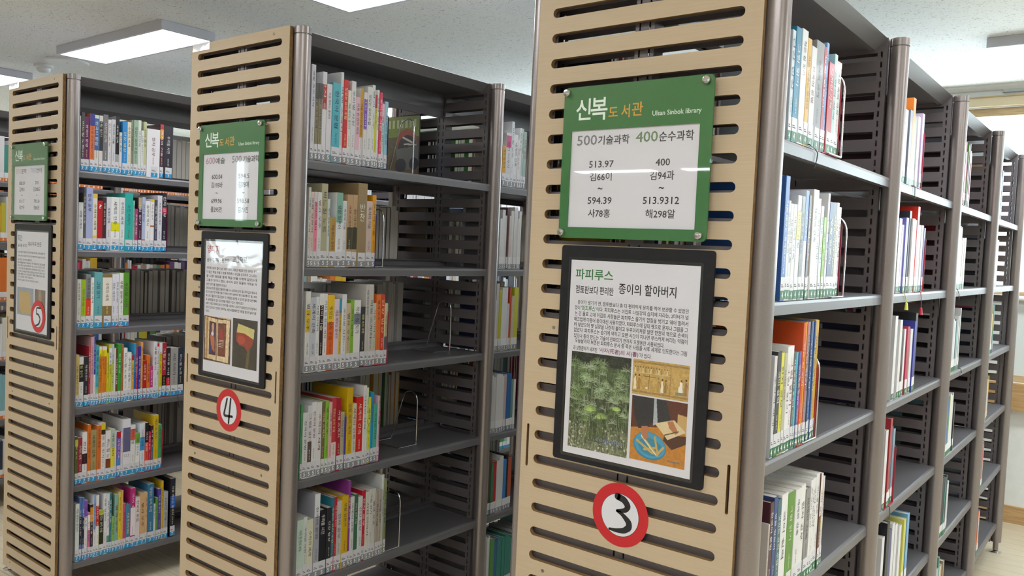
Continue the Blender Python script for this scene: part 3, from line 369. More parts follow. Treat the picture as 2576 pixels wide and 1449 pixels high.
71,128,71,157,189,157,189,212,53,212,53,198,171,198,171,171,53,171,4,99,81,99,115,145,115,145,81,184,232,184,2,12,53,134,194,134,194,148,71,148,71,171,189,171,189,218,52,218,52,205,171,205,171,184,53,184,8,31,116,31,102,112,102,112,44,130,
44,130,102,211,102,211,116,185,116,184,2,4,31,81,31,67,211,67,211,81,12,53,114,194,114,194,127,71,127,71,157,189,157,189,212,53,212,53,198,171,198,171,170,53,170,185,120,184,3,4,31,125,31,112,211,112,211,125,6,55,97,55,48,192,48,192,62,73,
62,73,97,12,54,142,192,142,192,155,72,155,72,174,188,174,188,219,54,219,54,206,170,206,170,187,54,187,185,124,184,3,4,31,141,31,129,211,129,211,141,12,53,47,195,47,195,59,71,59,71,76,189,76,189,114,52,114,52,102,171,102,171,87,53,87,12,54,
155,192,155,192,167,72,167,72,182,188,182,188,220,54,220,54,208,170,208,170,194,54,194,185,132,184,4,4,31,132,31,119,211,119,211,132,4,55,102,55,47,188,47,188,102,4,170,89,170,60,73,60,73,89,12,54,147,192,147,192,160,72,160,72,178,188,178,
188,221,54,221,54,208,170,208,170,190,54,190,185,172,184,2,4,176,225,176,44,194,44,194,225,14,42,209,42,195,115,195,115,157,42,157,42,88,108,89,159,95,157,108,108,103,61,102,61,144,134,144,134,209,185,188,184,4,4,176,225,176,118,194,118,
194,225,4,66,108,66,47,194,47,194,108,4,176,95,176,60,83,60,83,95,14,41,214,41,201,113,201,113,178,41,178,41,127,107,128,154,132,152,146,107,141,59,140,59,165,131,165,131,214,185,200,184,3,4,39,207,39,90,130,90,130,207,4,112,194,112,104,57,
104,57,194,8,166,225,166,44,184,44,184,139,216,139,216,153,184,153,184,225,185,204,184,4,4,39,209,39,125,131,125,131,209,4,113,196,113,139,57,139,57,196,8,167,225,167,93,185,93,185,157,215,157,215,170,185,170,185,225,6,62,105,62,48,194,48,
194,62,80,62,80,105,185,206,184,7,4,39,213,39,140,131,140,131,213,4,113,200,113,153,57,153,57,200,8,155,96,128,89,118,70,128,52,155,45,182,52,192,70,182,89,8,155,84,170,80,176,70,170,60,155,56,140,60,134,70,140,80,8,167,225,167,133,185,133,
185,171,215,171,215,185,185,185,185,225,8,52,117,52,49,85,50,112,56,109,69,89,65,70,63,70,117,8,146,131,146,115,105,115,105,102,205,102,205,115,164,115,164,131,185,208,184,4,4,39,215,39,143,131,143,131,215,4,113,202,113,156,57,156,57,202,8,
167,225,167,133,185,133,185,173,215,173,215,186,185,186,185,225,12,60,47,192,47,192,60,77,60,77,80,185,80,185,125,59,125,59,112,167,112,167,93,60,93,185,219,184,4,4,39,212,39,131,129,131,129,212,4,111,198,111,145,57,145,57,198,8,167,225,
167,105,185,105,185,162,215,162,215,176,185,176,185,225,13,116,114,116,108,96,76,50,58,57,45,98,59,125,84,153,59,193,45,201,58,154,76,134,108,134,114,185,228,184,3,4,38,204,38,93,114,93,114,204,4,97,191,97,106,55,106,55,191,12,138,222,138,
54,156,54,156,140,183,140,183,44,200,44,200,225,183,225,183,154,156,154,156,222,186,112,184,3,4,112,194,112,103,57,103,57,194,4,129,168,177,168,177,132,129,132,12,177,225,177,182,129,182,129,208,39,208,39,90,129,90,129,119,177,119,177,44,
195,44,195,225,186,116,184,4,4,113,196,113,138,58,138,58,196,4,131,180,176,180,176,155,131,155,12,176,225,176,194,131,194,131,210,40,210,40,125,131,125,131,141,176,141,176,93,195,93,195,225,6,67,105,67,48,199,48,199,62,85,62,85,105,186,133,
184,5,4,113,198,113,145,58,145,58,198,8,129,113,81,104,63,79,81,54,129,45,178,54,195,79,178,104,8,129,100,164,94,177,79,164,63,129,58,94,63,81,79,94,94,4,176,183,176,160,131,160,131,183,12,40,212,40,131,131,131,131,147,176,147,176,118,195,
118,195,225,176,225,176,196,131,196,131,212,186,135,184,4,4,114,201,114,151,58,151,58,201,4,132,187,176,187,176,166,132,166,12,176,225,176,200,132,200,132,214,40,214,40,137,132,137,132,153,176,153,176,121,194,121,194,225,19,122,127,122,109,
64,109,64,97,122,97,102,72,56,58,62,45,104,57,132,78,159,57,200,45,206,58,161,72,141,97,199,97,199,109,141,109,141,127,186,168,184,2,4,172,197,172,138,70,138,70,197,12,52,210,52,125,112,125,112,81,31,81,31,68,211,68,211,81,130,81,130,125,
189,125,189,210,186,172,184,3,4,170,203,170,166,72,166,72,203,12,31,129,31,116,211,116,211,129,130,129,130,153,188,153,188,217,54,217,54,153,112,153,112,129,6,54,100,54,48,191,48,191,62,72,62,72,100,186,187,184,3,4,170,205,170,170,72,170,
72,205,12,31,136,31,122,211,122,211,136,130,136,130,157,188,157,188,218,54,218,54,157,112,157,112,136,13,112,111,112,105,92,75,45,59,52,46,93,58,121,82,148,58,190,46,197,59,150,75,130,105,130,111,187,52,184,3,4,54,215,54,145,188,145,188,
215,4,170,202,170,158,72,158,72,202,8,31,120,31,107,112,107,112,45,130,45,130,107,211,107,211,120,187,56,184,4,4,54,217,54,153,188,153,188,217,4,170,204,170,167,72,167,72,204,8,31,133,31,119,113,119,113,83,131,83,131,119,211,119,211,133,6,
54,100,54,48,191,48,191,62,72,62,72,100,187,60,184,3,4,54,219,54,164,187,164,187,219,4,169,206,169,177,72,177,72,206,20,53,46,194,46,194,59,71,59,71,77,188,77,188,118,130,118,130,136,211,136,211,149,31,149,31,136,112,136,112,118,53,118,53,
105,170,105,170,90,53,90,187,248,184,3,4,42,208,42,90,134,90,134,208,4,116,194,116,103,60,103,60,194,4,176,225,176,44,194,44,194,225,188,20,184,3,8,39,210,39,88,132,88,132,210,114,210,114,162,57,162,57,210,4,57,149,114,149,114,102,57,102,8,
166,225,166,44,184,44,184,140,216,140,216,154,184,154,184,225,188,22,184,5,8,39,215,39,131,131,131,131,215,113,215,113,187,57,187,57,215,4,57,174,113,174,113,144,57,144,6,51,110,51,97,97,97,97,45,115,45,115,110,6,124,110,124,97,167,97,167,
45,185,45,185,110,8,167,225,167,119,185,119,185,166,215,166,215,180,185,180,185,225,188,24,184,4,8,39,212,39,123,131,123,131,212,113,212,113,182,57,182,57,212,4,57,169,113,169,113,136,57,136,8,167,225,167,92,185,92,185,157,215,157,215,171,
185,171,185,225,6,62,105,62,48,194,48,194,62,80,62,80,105,188,27,184,4,8,39,215,39,131,131,131,131,215,113,215,113,188,57,188,57,215,4,57,174,113,174,113,144,57,144,8,167,225,167,120,185,120,185,168,215,168,215,182,185,182,185,225,8,61,47,
191,47,191,60,79,60,79,96,187,96,187,110,61,110,188,28,184,4,8,39,218,39,139,131,139,131,218,113,218,113,192,57,192,57,218,4,57,179,113,179,113,152,57,152,8,167,225,167,132,185,132,185,173,215,173,215,186,185,186,185,225,12,60,46,192,46,
192,60,77,60,77,79,185,79,185,123,59,123,59,110,167,110,167,92,60,92,188,37,184,5,8,39,216,39,134,131,134,131,216,113,216,113,190,57,190,57,216,4,57,177,113,177,113,147,57,147,8,60,118,60,47,185,47,185,118,167,118,167,96,78,96,78,118,4,78,
83,167,83,167,60,78,60,8,167,225,167,126,185,126,185,170,215,170,215,184,185,184,185,225,188,48,184,3,8,38,208,38,90,114,90,114,208,97,208,97,164,55,164,55,208,4,55,151,97,151,97,103,55,103,12,138,222,138,54,156,54,156,140,183,140,183,44,
200,44,200,225,183,225,183,154,156,154,156,222,188,132,184,2,4,57,151,112,151,112,103,57,103,16,39,211,39,90,130,90,130,145,177,145,177,44,195,44,195,225,177,225,177,158,130,158,130,211,112,211,112,164,57,164,57,211,188,149,184,4,4,59,175,
113,175,113,147,59,147,8,67,118,67,47,194,47,194,118,176,118,176,96,85,96,85,118,4,85,83,176,83,176,61,85,61,16,176,225,176,181,131,181,131,216,113,216,113,188,59,188,59,216,41,216,41,133,131,133,131,167,176,167,176,127,195,127,195,225,188,
151,184,3,4,59,172,113,172,113,142,59,142,16,176,225,176,177,131,177,131,215,113,215,113,185,59,185,59,215,41,215,41,129,131,129,131,163,176,163,176,100,195,100,195,225,13,121,113,121,108,101,76,55,58,62,45,103,59,131,85,158,59,200,45,207,
58,160,75,140,108,140,113,188,196,184,4,4,59,178,113,178,113,152,59,152,4,176,187,176,167,131,167,131,187,16,41,217,41,138,131,138,131,154,176,154,176,131,194,131,194,225,176,225,176,200,131,200,131,217,113,217,113,191,59,191,59,217,12,67,
47,202,47,202,60,85,60,85,79,194,79,194,122,66,122,66,109,176,109,176,92,67,92,188,244,184,2,4,70,167,172,167,172,134,70,134,16,52,213,52,120,112,120,112,81,31,81,31,67,211,67,211,81,130,81,130,120,190,120,190,213,172,213,172,180,70,180,70,
213,188,245,184,3,6,51,101,51,87,170,87,170,44,189,44,189,101,4,73,188,169,188,169,167,73,167,16,55,221,55,153,112,153,112,132,31,132,31,118,211,118,211,132,130,132,130,153,187,153,187,221,169,221,169,201,73,201,73,221,188,248,184,3,4,73,
182,169,182,169,159,73,159,16,31,127,31,113,211,113,211,127,130,127,130,146,187,146,187,218,169,218,169,196,73,196,73,218,55,218,55,146,112,146,112,127,6,54,99,54,48,191,48,191,62,72,62,72,99,189,128,184,3,8,54,218,54,140,188,140,188,218,
170,218,170,193,72,193,72,218,4,72,180,170,180,170,153,72,153,8,31,118,31,105,112,105,112,44,130,44,130,105,211,105,211,118,189,136,184,3,8,55,223,55,163,187,163,187,223,169,223,169,206,73,206,73,223,4,73,193,169,193,169,176,73,176,20,53,
46,194,46,194,59,71,59,71,77,188,77,188,117,130,117,130,135,211,135,211,148,31,148,31,135,112,135,112,117,53,117,53,105,170,105,170,89,53,89,189,147,184,4,8,55,223,55,157,187,157,187,223,169,223,169,204,73,204,73,223,4,73,190,169,190,169,
171,73,171,8,31,140,31,127,112,127,112,107,130,107,130,127,211,127,211,140,13,111,99,111,95,91,70,44,58,50,45,92,55,121,76,149,55,191,45,197,58,150,70,130,95,130,99,189,153,184,3,8,55,222,55,161,187,161,187,222,169,222,169,205,73,205,73,
222,4,73,192,169,192,169,174,73,174,20,31,146,31,133,112,133,112,114,53,114,53,46,192,46,192,59,71,59,71,75,185,75,185,87,71,87,71,102,189,102,189,114,130,114,130,133,211,133,211,146,190,68,184,3,4,176,225,176,44,194,44,194,225,8,42,210,42,
88,136,88,136,210,118,210,118,162,60,162,60,210,4,60,149,118,149,118,102,60,102,190,124,184,5,8,35,206,35,90,82,90,82,206,68,206,68,162,49,162,49,206,4,49,149,68,149,68,104,49,104,8,93,206,93,90,140,90,140,206,126,206,126,162,107,162,107,
206,4,107,149,126,149,126,104,107,104,12,155,222,155,54,171,54,171,139,188,139,188,44,204,44,204,225,188,225,188,152,171,152,171,222,192,172,184,2,13,80,210,80,177,65,129,28,96,39,83,69,107,89,143,108,109,137,87,148,100,112,131,98,177,98,
210,8,166,225,166,44,184,44,184,138,216,138,216,152,184,152,184,225,192,176,184,3,13,80,214,80,192,66,154,30,130,40,117,70,135,90,163,109,138,138,121,147,134,112,157,98,192,98,214,8,167,225,167,92,185,92,185,156,215,156,215,170,185,170,185,
225,6,62,105,62,48,194,48,194,62,80,62,80,105,192,193,184,4,8,122,111,74,102,57,78,74,53,122,45,170,53,187,78,170,102,8,122,98,157,92,169,78,157,63,122,58,87,63,75,78,87,92,13,79,216,79,198,66,160,30,135,40,122,70,140,89,168,108,143,136,
127,146,140,111,162,97,196,97,216,8,167,225,167,116,185,116,185,165,215,165,215,179,185,179,185,225,192,200,184,2,13,73,208,73,174,61,129,29,96,40,84,66,106,82,138,97,109,121,88,132,101,101,132,90,175,90,208,12,139,222,139,54,156,54,156,
139,183,139,183,44,200,44,200,225,183,225,183,153,156,153,156,222,192,201,184,3,6,65,106,65,92,181,92,181,44,199,44,199,106,13,73,214,73,190,62,159,31,135,41,122,66,139,82,163,97,142,121,127,130,140,101,161,90,190,90,214,12,139,222,139,117,
156,117,156,164,181,164,181,116,199,116,199,225,181,225,181,178,156,178,156,222,192,221,184,4,8,133,110,85,101,67,77,85,53,133,45,182,53,200,77,182,101,8,133,97,169,92,181,77,169,63,133,58,98,63,85,77,98,92,13,73,214,73,190,62,159,31,136,
41,123,66,139,82,163,97,142,121,128,130,141,101,161,90,190,90,214,12,139,222,139,119,156,119,156,163,181,163,181,114,199,114,199,225,181,225,181,177,156,177,156,222,193,28,184,2,8,177,225,177,164,130,164,130,150,177,150,177,44,195,44,195,
225,13,82,210,82,177,67,129,31,96,42,83,72,107,92,143,111,109,141,86,152,99,116,131,101,177,101,210,193,49,184,4,8,129,113,81,104,63,79,81,54,129,45,178,54,195,79,178,104,8,129,100,164,94,177,79,164,64,129,58,94,64,81,79,94,94,13,81,215,81,
197,67,159,31,135,40,121,71,140,91,168,109,143,138,127,148,140,113,162,99,197,99,215,8,133,187,133,173,176,173,176,118,195,118,195,225,176,225,176,187,193,56,184,3,4,183,225,183,44,200,44,200,225,8,142,222,142,161,109,161,109,147,142,147,
142,54,159,54,159,222,13,72,208,72,174,61,129,29,96,40,83,65,106,81,139,97,109,121,87,131,100,101,132,90,174,90,208,193,140,184,2,8,111,126,111,82,31,82,31,68,211,68,211,82,129,82,129,126,13,111,213,111,199,88,159,38,137,46,123,90,141,120,
174,151,141,195,123,203,137,153,159,130,199,130,213,193,141,184,3,6,51,103,51,90,170,90,170,44,189,44,189,103,8,112,162,112,135,31,135,31,121,211,121,211,135,130,135,130,162,13,112,223,112,214,90,183,42,166,49,153,92,166,121,192,150,166,
193,153,200,166,152,183,130,214,130,223,193,144,184,3,6,54,100,54,48,191,48,191,62,72,62,72,100,8,112,159,112,128,31,128,31,115,211,115,211,128,130,128,130,159,13,112,221,112,213,90,179,43,160,50,147,92,162,121,189,150,162,192,147,199,160,
151,179,130,213,130,221,193,161,184,4,8,121,107,71,99,53,76,71,53,121,45,171,53,189,76,171,99,8,121,94,157,90,170,76,157,62,121,58,84,62,71,76,84,90,8,31,136,31,122,211,122,211,136,130,136,130,162,112,162,112,136,13,112,223,112,214,90,183,
42,166,49,153,92,166,121,192,150,166,193,153,200,166,152,183,130,214,130,223,194,24,184,2,13,112,219,112,209,89,175,40,157,48,143,91,158,121,185,151,158,195,143,202,157,153,175,130,209,130,219,8,31,124,31,110,112,110,112,44,130,44,130,110,
211,110,211,124,194,28,184,3,13,112,221,112,212,90,180,42,162,49,149,92,163,121,190,150,163,193,149,200,162,152,180,130,212,130,221,8,31,133,31,120,113,120,113,83,131,83,131,120,211,120,211,133,6,54,101,54,48,191,48,191,62,72,62,72,101,194,
32,184,2,13,112,224,112,218,90,189,41,174,47,162,91,174,121,198,151,174,195,162,201,174,152,189,130,218,130,224,20,53,46,194,46,194,59,71,59,71,77,188,77,188,119,130,119,130,137,211,137,211,150,31,150,31,137,112,137,112,119,53,119,53,106,
170,106,170,90,53,90,194,164,184,2,4,31,83,31,69,211,69,211,83,13,111,213,111,199,88,158,38,135,47,121,90,139,120,173,151,139,194,121,202,135,153,158,130,199,130,213,194,181,184,4,8,54,117,54,47,187,47,187,117,169,117,169,96,72,96,72,117,4,
72,83,169,83,169,60,72,60,4,31,143,31,129,211,129,211,143,13,112,223,112,215,90,185,41,169,48,156,91,169,121,194,151,169,194,156,200,169,152,185,130,215,130,223,194,220,184,2,4,176,225,176,44,194,44,194,225,13,83,210,83,177,68,128,30,96,41,
82,72,106,93,143,113,108,144,86,155,99,117,130,102,177,102,210,194,224,184,3,4,176,225,176,93,194,93,194,225,6,66,105,66,48,200,48,200,62,84,62,84,105,13,83,215,83,197,69,158,33,132,43,119,73,138,92,167,111,140,141,122,151,135,115,160,101,
197,101,215,194,228,184,3,4,176,225,176,132,194,132,194,225,12,66,46,201,46,201,60,84,60,84,79,194,79,194,123,65,123,65,109,176,109,176,92,66,92,13,83,220,83,206,69,170,32,147,42,133,72,151,92,178,112,153,142,137,151,150,115,172,101,206,
101,220,194,237,184,4,4,176,225,176,128,194,128,194,225,8,66,119,66,47,194,47,194,119,176,119,176,97,84,97,84,119,4,84,84,176,84,176,60,84,60,13,83,219,83,202,69,167,32,143,41,130,72,147,92,175,112,150,143,133,151,146,115,168,101,202,101,
219,195,12,184,3,8,171,225,171,122,189,122,189,168,214,168,214,182,189,182,189,225,24,154,114,154,105,147,82,126,61,105,82,99,105,99,114,81,114,81,105,70,78,41,59,50,47,74,61,90,81,103,60,126,45,149,60,162,81,178,61,202,47,211,59,182,78,
171,105,171,114,24,115,215,115,198,111,173,96,148,81,173,77,198,77,215,60,215,60,198,53,168,29,142,39,130,58,146,68,167,78,146,96,129,114,145,124,166,134,146,153,130,163,142,139,167,132,198,132,215,195,124,184,3,24,155,114,155,104,148,81,
127,61,106,80,99,104,99,114,81,114,81,104,71,78,42,59,51,46,75,60,90,80,104,59,127,45,150,60,164,81,179,60,203,46,213,59,183,77,173,104,173,114,8,148,186,148,173,179,173,179,120,198,120,198,225,179,225,179,186,24,115,215,115,198,111,173,96,
148,81,173,77,198,77,215,60,215,60,198,53,168,29,142,39,130,58,146,68,167,78,146,96,129,114,145,124,166,134,146,153,130,163,142,139,167,132,198,132,215,196,240,184,2,4,31,82,31,69,211,69,211,82,24,151,211,151,188,143,160,121,136,98,160,91,
188,91,211,73,211,73,188,62,157,33,133,42,120,66,137,81,161,96,136,121,118,145,136,160,160,175,137,199,120,209,133,179,156,169,188,169,211,196,244,184,3,4,31,132,31,118,211,118,211,132,24,150,219,150,203,142,181,121,161,99,181,92,203,92,
219,73,219,73,203,64,179,36,159,45,147,68,161,82,180,97,160,121,145,145,159,159,180,173,160,197,147,206,159,178,178,168,203,168,219,6,54,102,54,48,192,48,192,62,72,62,72,102,196,248,184,3,4,31,149,31,135,211,135,211,149,24,150,223,150,213,
142,193,121,175,99,193,92,213,92,223,73,223,73,213,64,191,36,173,45,161,68,174,82,192,97,173,121,159,145,172,159,192,173,174,197,161,205,173,178,190,168,213,168,223,12,53,46,194,46,194,59,71,59,71,78,188,78,188,120,53,120,53,108,170,108,
170,91,53,91,197,40,184,2,4,178,225,178,44,196,44,196,225,24,115,209,115,169,112,137,96,106,80,137,77,169,77,209,59,209,59,169,53,131,28,98,40,86,58,105,68,129,78,104,96,84,114,104,124,129,135,104,153,85,164,98,140,130,133,169,133,209,197,
44,184,3,4,178,225,178,93,196,93,196,225,6,63,105,63,48,200,48,200,62,82,62,82,105,24,116,213,116,189,112,164,97,139,82,164,78,189,78,213,60,213,60,189,54,159,29,133,40,121,58,137,69,158,79,136,97,119,115,136,125,157,135,137,154,121,164,
133,140,158,133,189,133,213,197,68,184,3,8,84,211,48,194,34,148,48,102,84,85,120,102,134,148,120,194,8,84,197,107,183,116,148,107,113,84,100,60,113,51,148,60,183,8,166,225,166,44,184,44,184,139,216,139,216,153,184,153,184,225,197,69,184,4,
8,86,215,49,203,35,172,49,141,86,129,124,141,138,172,124,203,8,86,200,111,192,121,172,111,151,86,143,62,151,52,172,62,192,6,56,110,56,96,167,96,167,44,185,44,185,110,8,167,225,167,119,185,119,185,165,215,165,215,179,185,179,185,225,197,72,
184,4,8,86,213,49,200,35,168,49,136,86,123,124,136,138,168,124,200,8,86,198,111,190,121,168,111,146,86,138,62,146,52,168,62,190,8,167,225,167,92,185,92,185,157,215,157,215,170,185,170,185,225,6,62,106,62,48,194,48,194,62,80,62,80,106,197,
74,184,7,8,86,215,49,203,35,173,49,143,86,132,123,143,137,173,123,203,8,86,201,110,193,120,173,110,153,86,145,62,153,52,173,62,193,8,155,96,128,89,118,70,128,52,155,45,182,52,192,70,182,89,8,155,84,170,80,176,70,170,60,155,57,140,60,134,70,
140,80,8,167,225,167,135,185,135,185,171,215,171,215,185,185,185,185,225,8,52,116,52,49,85,50,112,56,109,69,89,65,70,63,70,116,8,146,131,146,115,105,115,105,102,205,102,205,115,164,115,164,131,197,76,184,4,8,86,219,49,208,35,179,49,150,86,
138,123,150,137,179,123,208,8,86,205,110,198,120,179,110,159,86,152,62,159,52,179,62,198,8,167,225,167,133,185,133,185,173,215,173,215,186,185,186,185,225,12,60,47,192,47,192,60,77,60,77,80,185,80,185,125,59,125,59,112,167,112,167,93,60,93,
197,124,184,3,8,84,211,48,194,34,148,48,102,84,85,120,102,134,148,120,194,8,84,197,107,183,116,148,107,113,84,100,60,113,51,148,60,183,12,166,225,166,44,184,44,184,112,216,112,216,126,184,126,184,166,216,166,216,180,184,180,184,225,197,125,
184,4,6,56,109,56,96,167,96,167,44,185,44,185,109,8,86,215,49,203,35,172,49,141,86,129,124,141,138,172,124,203,8,86,200,111,192,121,172,111,151,86,143,62,151,52,172,62,192,12,167,225,167,118,185,118,185,145,214,145,214,159,185,159,185,184,
214,184,214,198,185,198,185,225,197,145,184,5,8,86,215,49,203,35,172,49,141,86,129,124,141,138,172,124,203,8,86,201,111,193,121,172,111,151,86,143,62,151,52,172,62,193,8,122,113,74,104,57,79,74,54,122,45,170,54,187,79,170,104,8,122,99,157,
94,169,79,157,64,122,58,87,64,75,79,87,94,12,167,225,167,118,185,118,185,146,214,146,214,160,185,160,185,185,214,185,214,198,185,198,185,225,197,180,184,2,8,84,197,107,183,116,148,107,113,84,100,61,113,52,148,61,183,15,177,225,177,156,133,
156,118,197,84,211,48,194,35,148,48,102,84,85,118,101,133,143,177,143,177,44,195,44,195,225,197,184,184,3,8,85,199,109,191,119,169,109,147,85,139,61,147,51,169,61,191,15,85,214,49,201,34,169,49,137,85,124,119,135,136,162,176,162,176,92,195,
92,195,225,176,225,176,175,136,175,119,203,6,68,105,68,48,200,48,200,62,86,62,86,105,197,197,184,4,8,85,203,110,195,119,175,110,155,85,147,61,155,51,175,61,195,8,67,119,67,47,195,47,195,119,176,119,176,97,85,97,85,119,4,85,83,176,83,176,60,
85,60,15,176,225,176,182,136,182,119,207,85,217,48,205,34,175,48,145,85,133,119,143,136,169,176,169,176,128,195,128,195,225,197,198,184,5,8,54,119,54,47,123,47,123,119,106,119,106,97,71,97,71,119,4,71,84,106,84,106,60,71,60,8,85,204,110,
196,119,176,110,156,85,148,61,156,51,176,61,196,13,161,120,161,105,152,78,125,58,134,45,156,59,170,79,183,59,206,45,215,58,188,77,179,105,179,120,15,176,225,176,183,136,183,119,208,85,217,48,206,34,176,48,146,85,134,119,144,136,169,176,169,
176,130,195,130,195,225,197,200,184,3,8,85,201,109,193,119,173,109,152,85,144,61,152,52,173,61,193,24,155,115,155,105,148,82,127,61,106,81,99,105,99,115,82,115,82,105,71,78,42,59,51,47,75,61,90,80,104,60,127,45,150,60,164,81,179,61,204,47,
213,59,184,78,173,105,173,115,15,176,225,176,180,136,180,119,205,85,215,49,203,34,173,49,142,85,130,119,140,136,166,176,166,176,122,195,122,195,225,197,208,184,3,4,183,225,183,44,200,44,200,225,8,76,195,94,182,101,147,94,113,76,100,57,113,
50,147,57,182,15,76,210,45,193,33,147,45,101,76,84,106,100,118,141,143,141,143,54,160,54,160,222,143,222,143,155,118,155,105,195,197,236,184,3,8,84,197,107,183,116,148,107,113,84,100,61,113,52,148,61,183,6,131,171,177,171,177,128,131,128,
134,148,133,160,15,177,225,177,185,126,185,108,205,84,211,48,194,35,148,48,102,84,85,110,93,127,114,177,114,177,44,195,44,195,225,197,237,184,4,6,62,109,62,95,176,95,176,44,195,44,195,109,8,85,201,109,193,119,172,109,151,85,142,61,151,51,
172,61,193,5,176,185,176,158,134,158,136,172,134,185,15,85,215,49,203,34,172,49,140,85,128,109,133,126,145,176,145,176,119,195,119,195,225,176,225,176,199,126,199,109,211,197,238,184,5,6,57,111,57,98,104,98,104,44,122,44,122,111,6,131,111,
131,98,176,98,176,44,195,44,195,111,8,85,202,109,194,119,173,109,152,85,143,61,152,51,173,61,194,5,176,186,176,159,134,159,136,173,134,186,15,85,216,49,204,34,173,49,141,85,129,109,134,126,145,176,145,176,120,195,120,195,225,176,225,176,
200,126,200,109,212,197,252,184,5,8,85,201,109,193,119,172,109,152,85,144,61,152,51,172,61,193,4,66,112,66,47,195,47,195,112,4,177,99,177,60,84,60,84,99,5,134,186,176,186,176,159,134,159,136,172,15,176,225,176,199,126,199,108,211,85,215,49,
203,34,172,49,142,85,130,108,134,126,145,176,145,176,122,195,122,195,225,198,0,184,4,8,85,202,109,194,119,173,109,152,85,144,61,152,52,173,61,194,5,134,187,176,187,176,160,134,160,136,173,15,176,225,176,200,125,200,108,212,85,216,49,204,34,
173,49,142,85,130,108,134,126,146,176,146,176,122,195,122,195,225,24,155,116,155,104,148,82,127,61,106,80,99,104,99,116,82,116,82,104,71,78,42,59,51,47,75,60,90,80,104,59,127,45,150,60,164,81,179,60,204,47,213,59,184,78,173,104,173,116,198,
1,184,5,8,85,200,109,192,119,172,109,151,85,143,61,151,51,172,61,192,8,129,114,81,105,63,79,81,54,129,45,178,54,195,79,178,105,8,129,101,165,95,178,79,165,64,129,58,94,64,81,79,94,95,5,134,186,176,186,176,158,134,158,136,172,15,176,225,176,
199,125,199,108,211,85,215,49,203,34,172,49,141,85,129,108,133,125,144,176,144,176,118,195,118,195,225,198,8,184,4,4,183,225,183,44,200,44,200,225,8,76,195,95,182,102,147,95,113,76,100,57,113,50,147,57,182,5,143,168,143,127,117,127,118,147,
117,168,15,76,210,45,193,33,147,45,101,76,84,98,92,113,113,143,113,143,54,161,54,161,222,143,222,143,182,113,182,98,203,198,36,184,2,8,121,200,160,191,176,166,160,141,121,132,82,141,66,166,82,191,15,31,81,31,68,211,68,211,81,130,81,130,119,
175,134,193,166,173,201,121,214,69,201,49,166,66,134,112,119,112,81,198,40,184,3,8,121,207,158,201,172,184,158,167,121,161,83,167,70,184,83,201,15,121,220,70,210,51,184,67,159,112,148,112,129,31,129,31,116,211,116,211,129,130,129,130,148,
174,159,191,184,172,210,6,54,101,54,48,191,48,191,62,72,62,72,101,198,46,184,5,4,126,118,126,46,190,46,190,118,4,175,106,175,59,142,59,142,106,8,121,211,159,205,172,191,159,177,121,172,83,177,70,191,83,205,15,121,223,69,215,51,191,67,169,
112,159,112,146,31,146,31,133,211,133,211,146,130,146,130,159,175,169,191,191,172,215,14,51,46,95,47,120,50,119,62,96,60,68,59,68,78,114,78,114,118,50,118,50,106,97,106,97,89,51,89,198,84,184,4,8,91,207,114,201,123,186,114,171,91,165,68,
171,59,186,68,201,8,167,225,167,115,185,115,185,163,214,163,214,177,185,177,185,225,24,151,107,151,103,144,80,123,61,102,80,95,103,95,107,77,107,77,103,67,77,38,59,47,47,71,60,86,79,100,59,123,45,146,59,160,79,175,60,199,47,208,59,179,77,
169,103,169,107,16,91,219,56,210,42,186,53,164,82,153,82,137,31,136,33,123,92,124,156,130,154,142,101,137,101,153,129,164,140,186,126,210,198,85,184,5,8,121,108,74,100,56,76,74,53,121,45,169,53,187,76,169,100,8,121,95,156,90,169,76,156,63,
121,58,87,63,74,76,87,90,8,91,206,114,200,123,185,114,170,91,164,68,170,59,185,68,200,8,167,225,167,110,185,110,185,161,214,161,214,175,185,175,185,225,16,91,219,56,210,42,185,53,163,82,152,82,136,31,135,33,122,92,123,156,129,154,141,101,
136,101,153,129,163,140,185,126,210,198,148,184,3,8,121,201,160,192,176,167,160,143,121,134,82,143,66,167,82,192,15,121,214,69,201,49,167,56,146,75,130,75,81,31,81,31,68,211,68,211,81,167,81,167,130,186,146,193,167,173,201,7,93,81,93,124,
106,122,121,121,135,122,149,124,149,81,198,169,184,5,8,121,109,71,101,53,77,71,53,121,45,171,53,189,77,171,101,8,121,96,157,91,170,77,157,63,121,58,84,63,71,77,84,91,8,121,209,158,204,172,188,158,173,121,168,83,173,70,188,83,204,15,121,222,
70,213,51,188,57,172,75,161,75,136,31,136,31,123,211,123,211,136,166,136,166,161,184,172,191,188,172,213,5,93,136,93,157,121,155,148,157,148,136,198,176,184,3,8,121,218,70,207,51,178,70,150,121,139,171,150,190,178,171,207,8,121,205,158,198,
172,178,158,159,121,152,84,159,70,178,84,198,8,31,122,31,108,112,108,112,44,130,44,130,108,211,108,211,122,198,180,184,4,8,121,221,70,211,51,184,70,158,121,148,171,158,191,184,171,211,8,121,207,157,201,171,184,157,168,121,162,84,168,70,184,
84,201,8,31,134,31,120,113,120,113,83,132,83,132,120,211,120,211,134,6,54,101,54,48,191,48,191,62,72,62,72,101,198,224,184,5,8,95,221,59,213,46,193,59,172,95,164,130,172,143,193,130,213,8,95,209,118,205,126,193,118,181,95,176,71,181,63,193,
71,205,9,32,140,84,141,84,112,103,112,103,142,159,147,158,159,92,154,30,153,8,136,134,136,122,176,122,176,111,194,111,194,225,176,225,176,134,24,154,104,154,101,147,79,126,61,105,79,98,101,98,104,81,104,81,101,70,76,40,59,49,47,74,59,89,78,
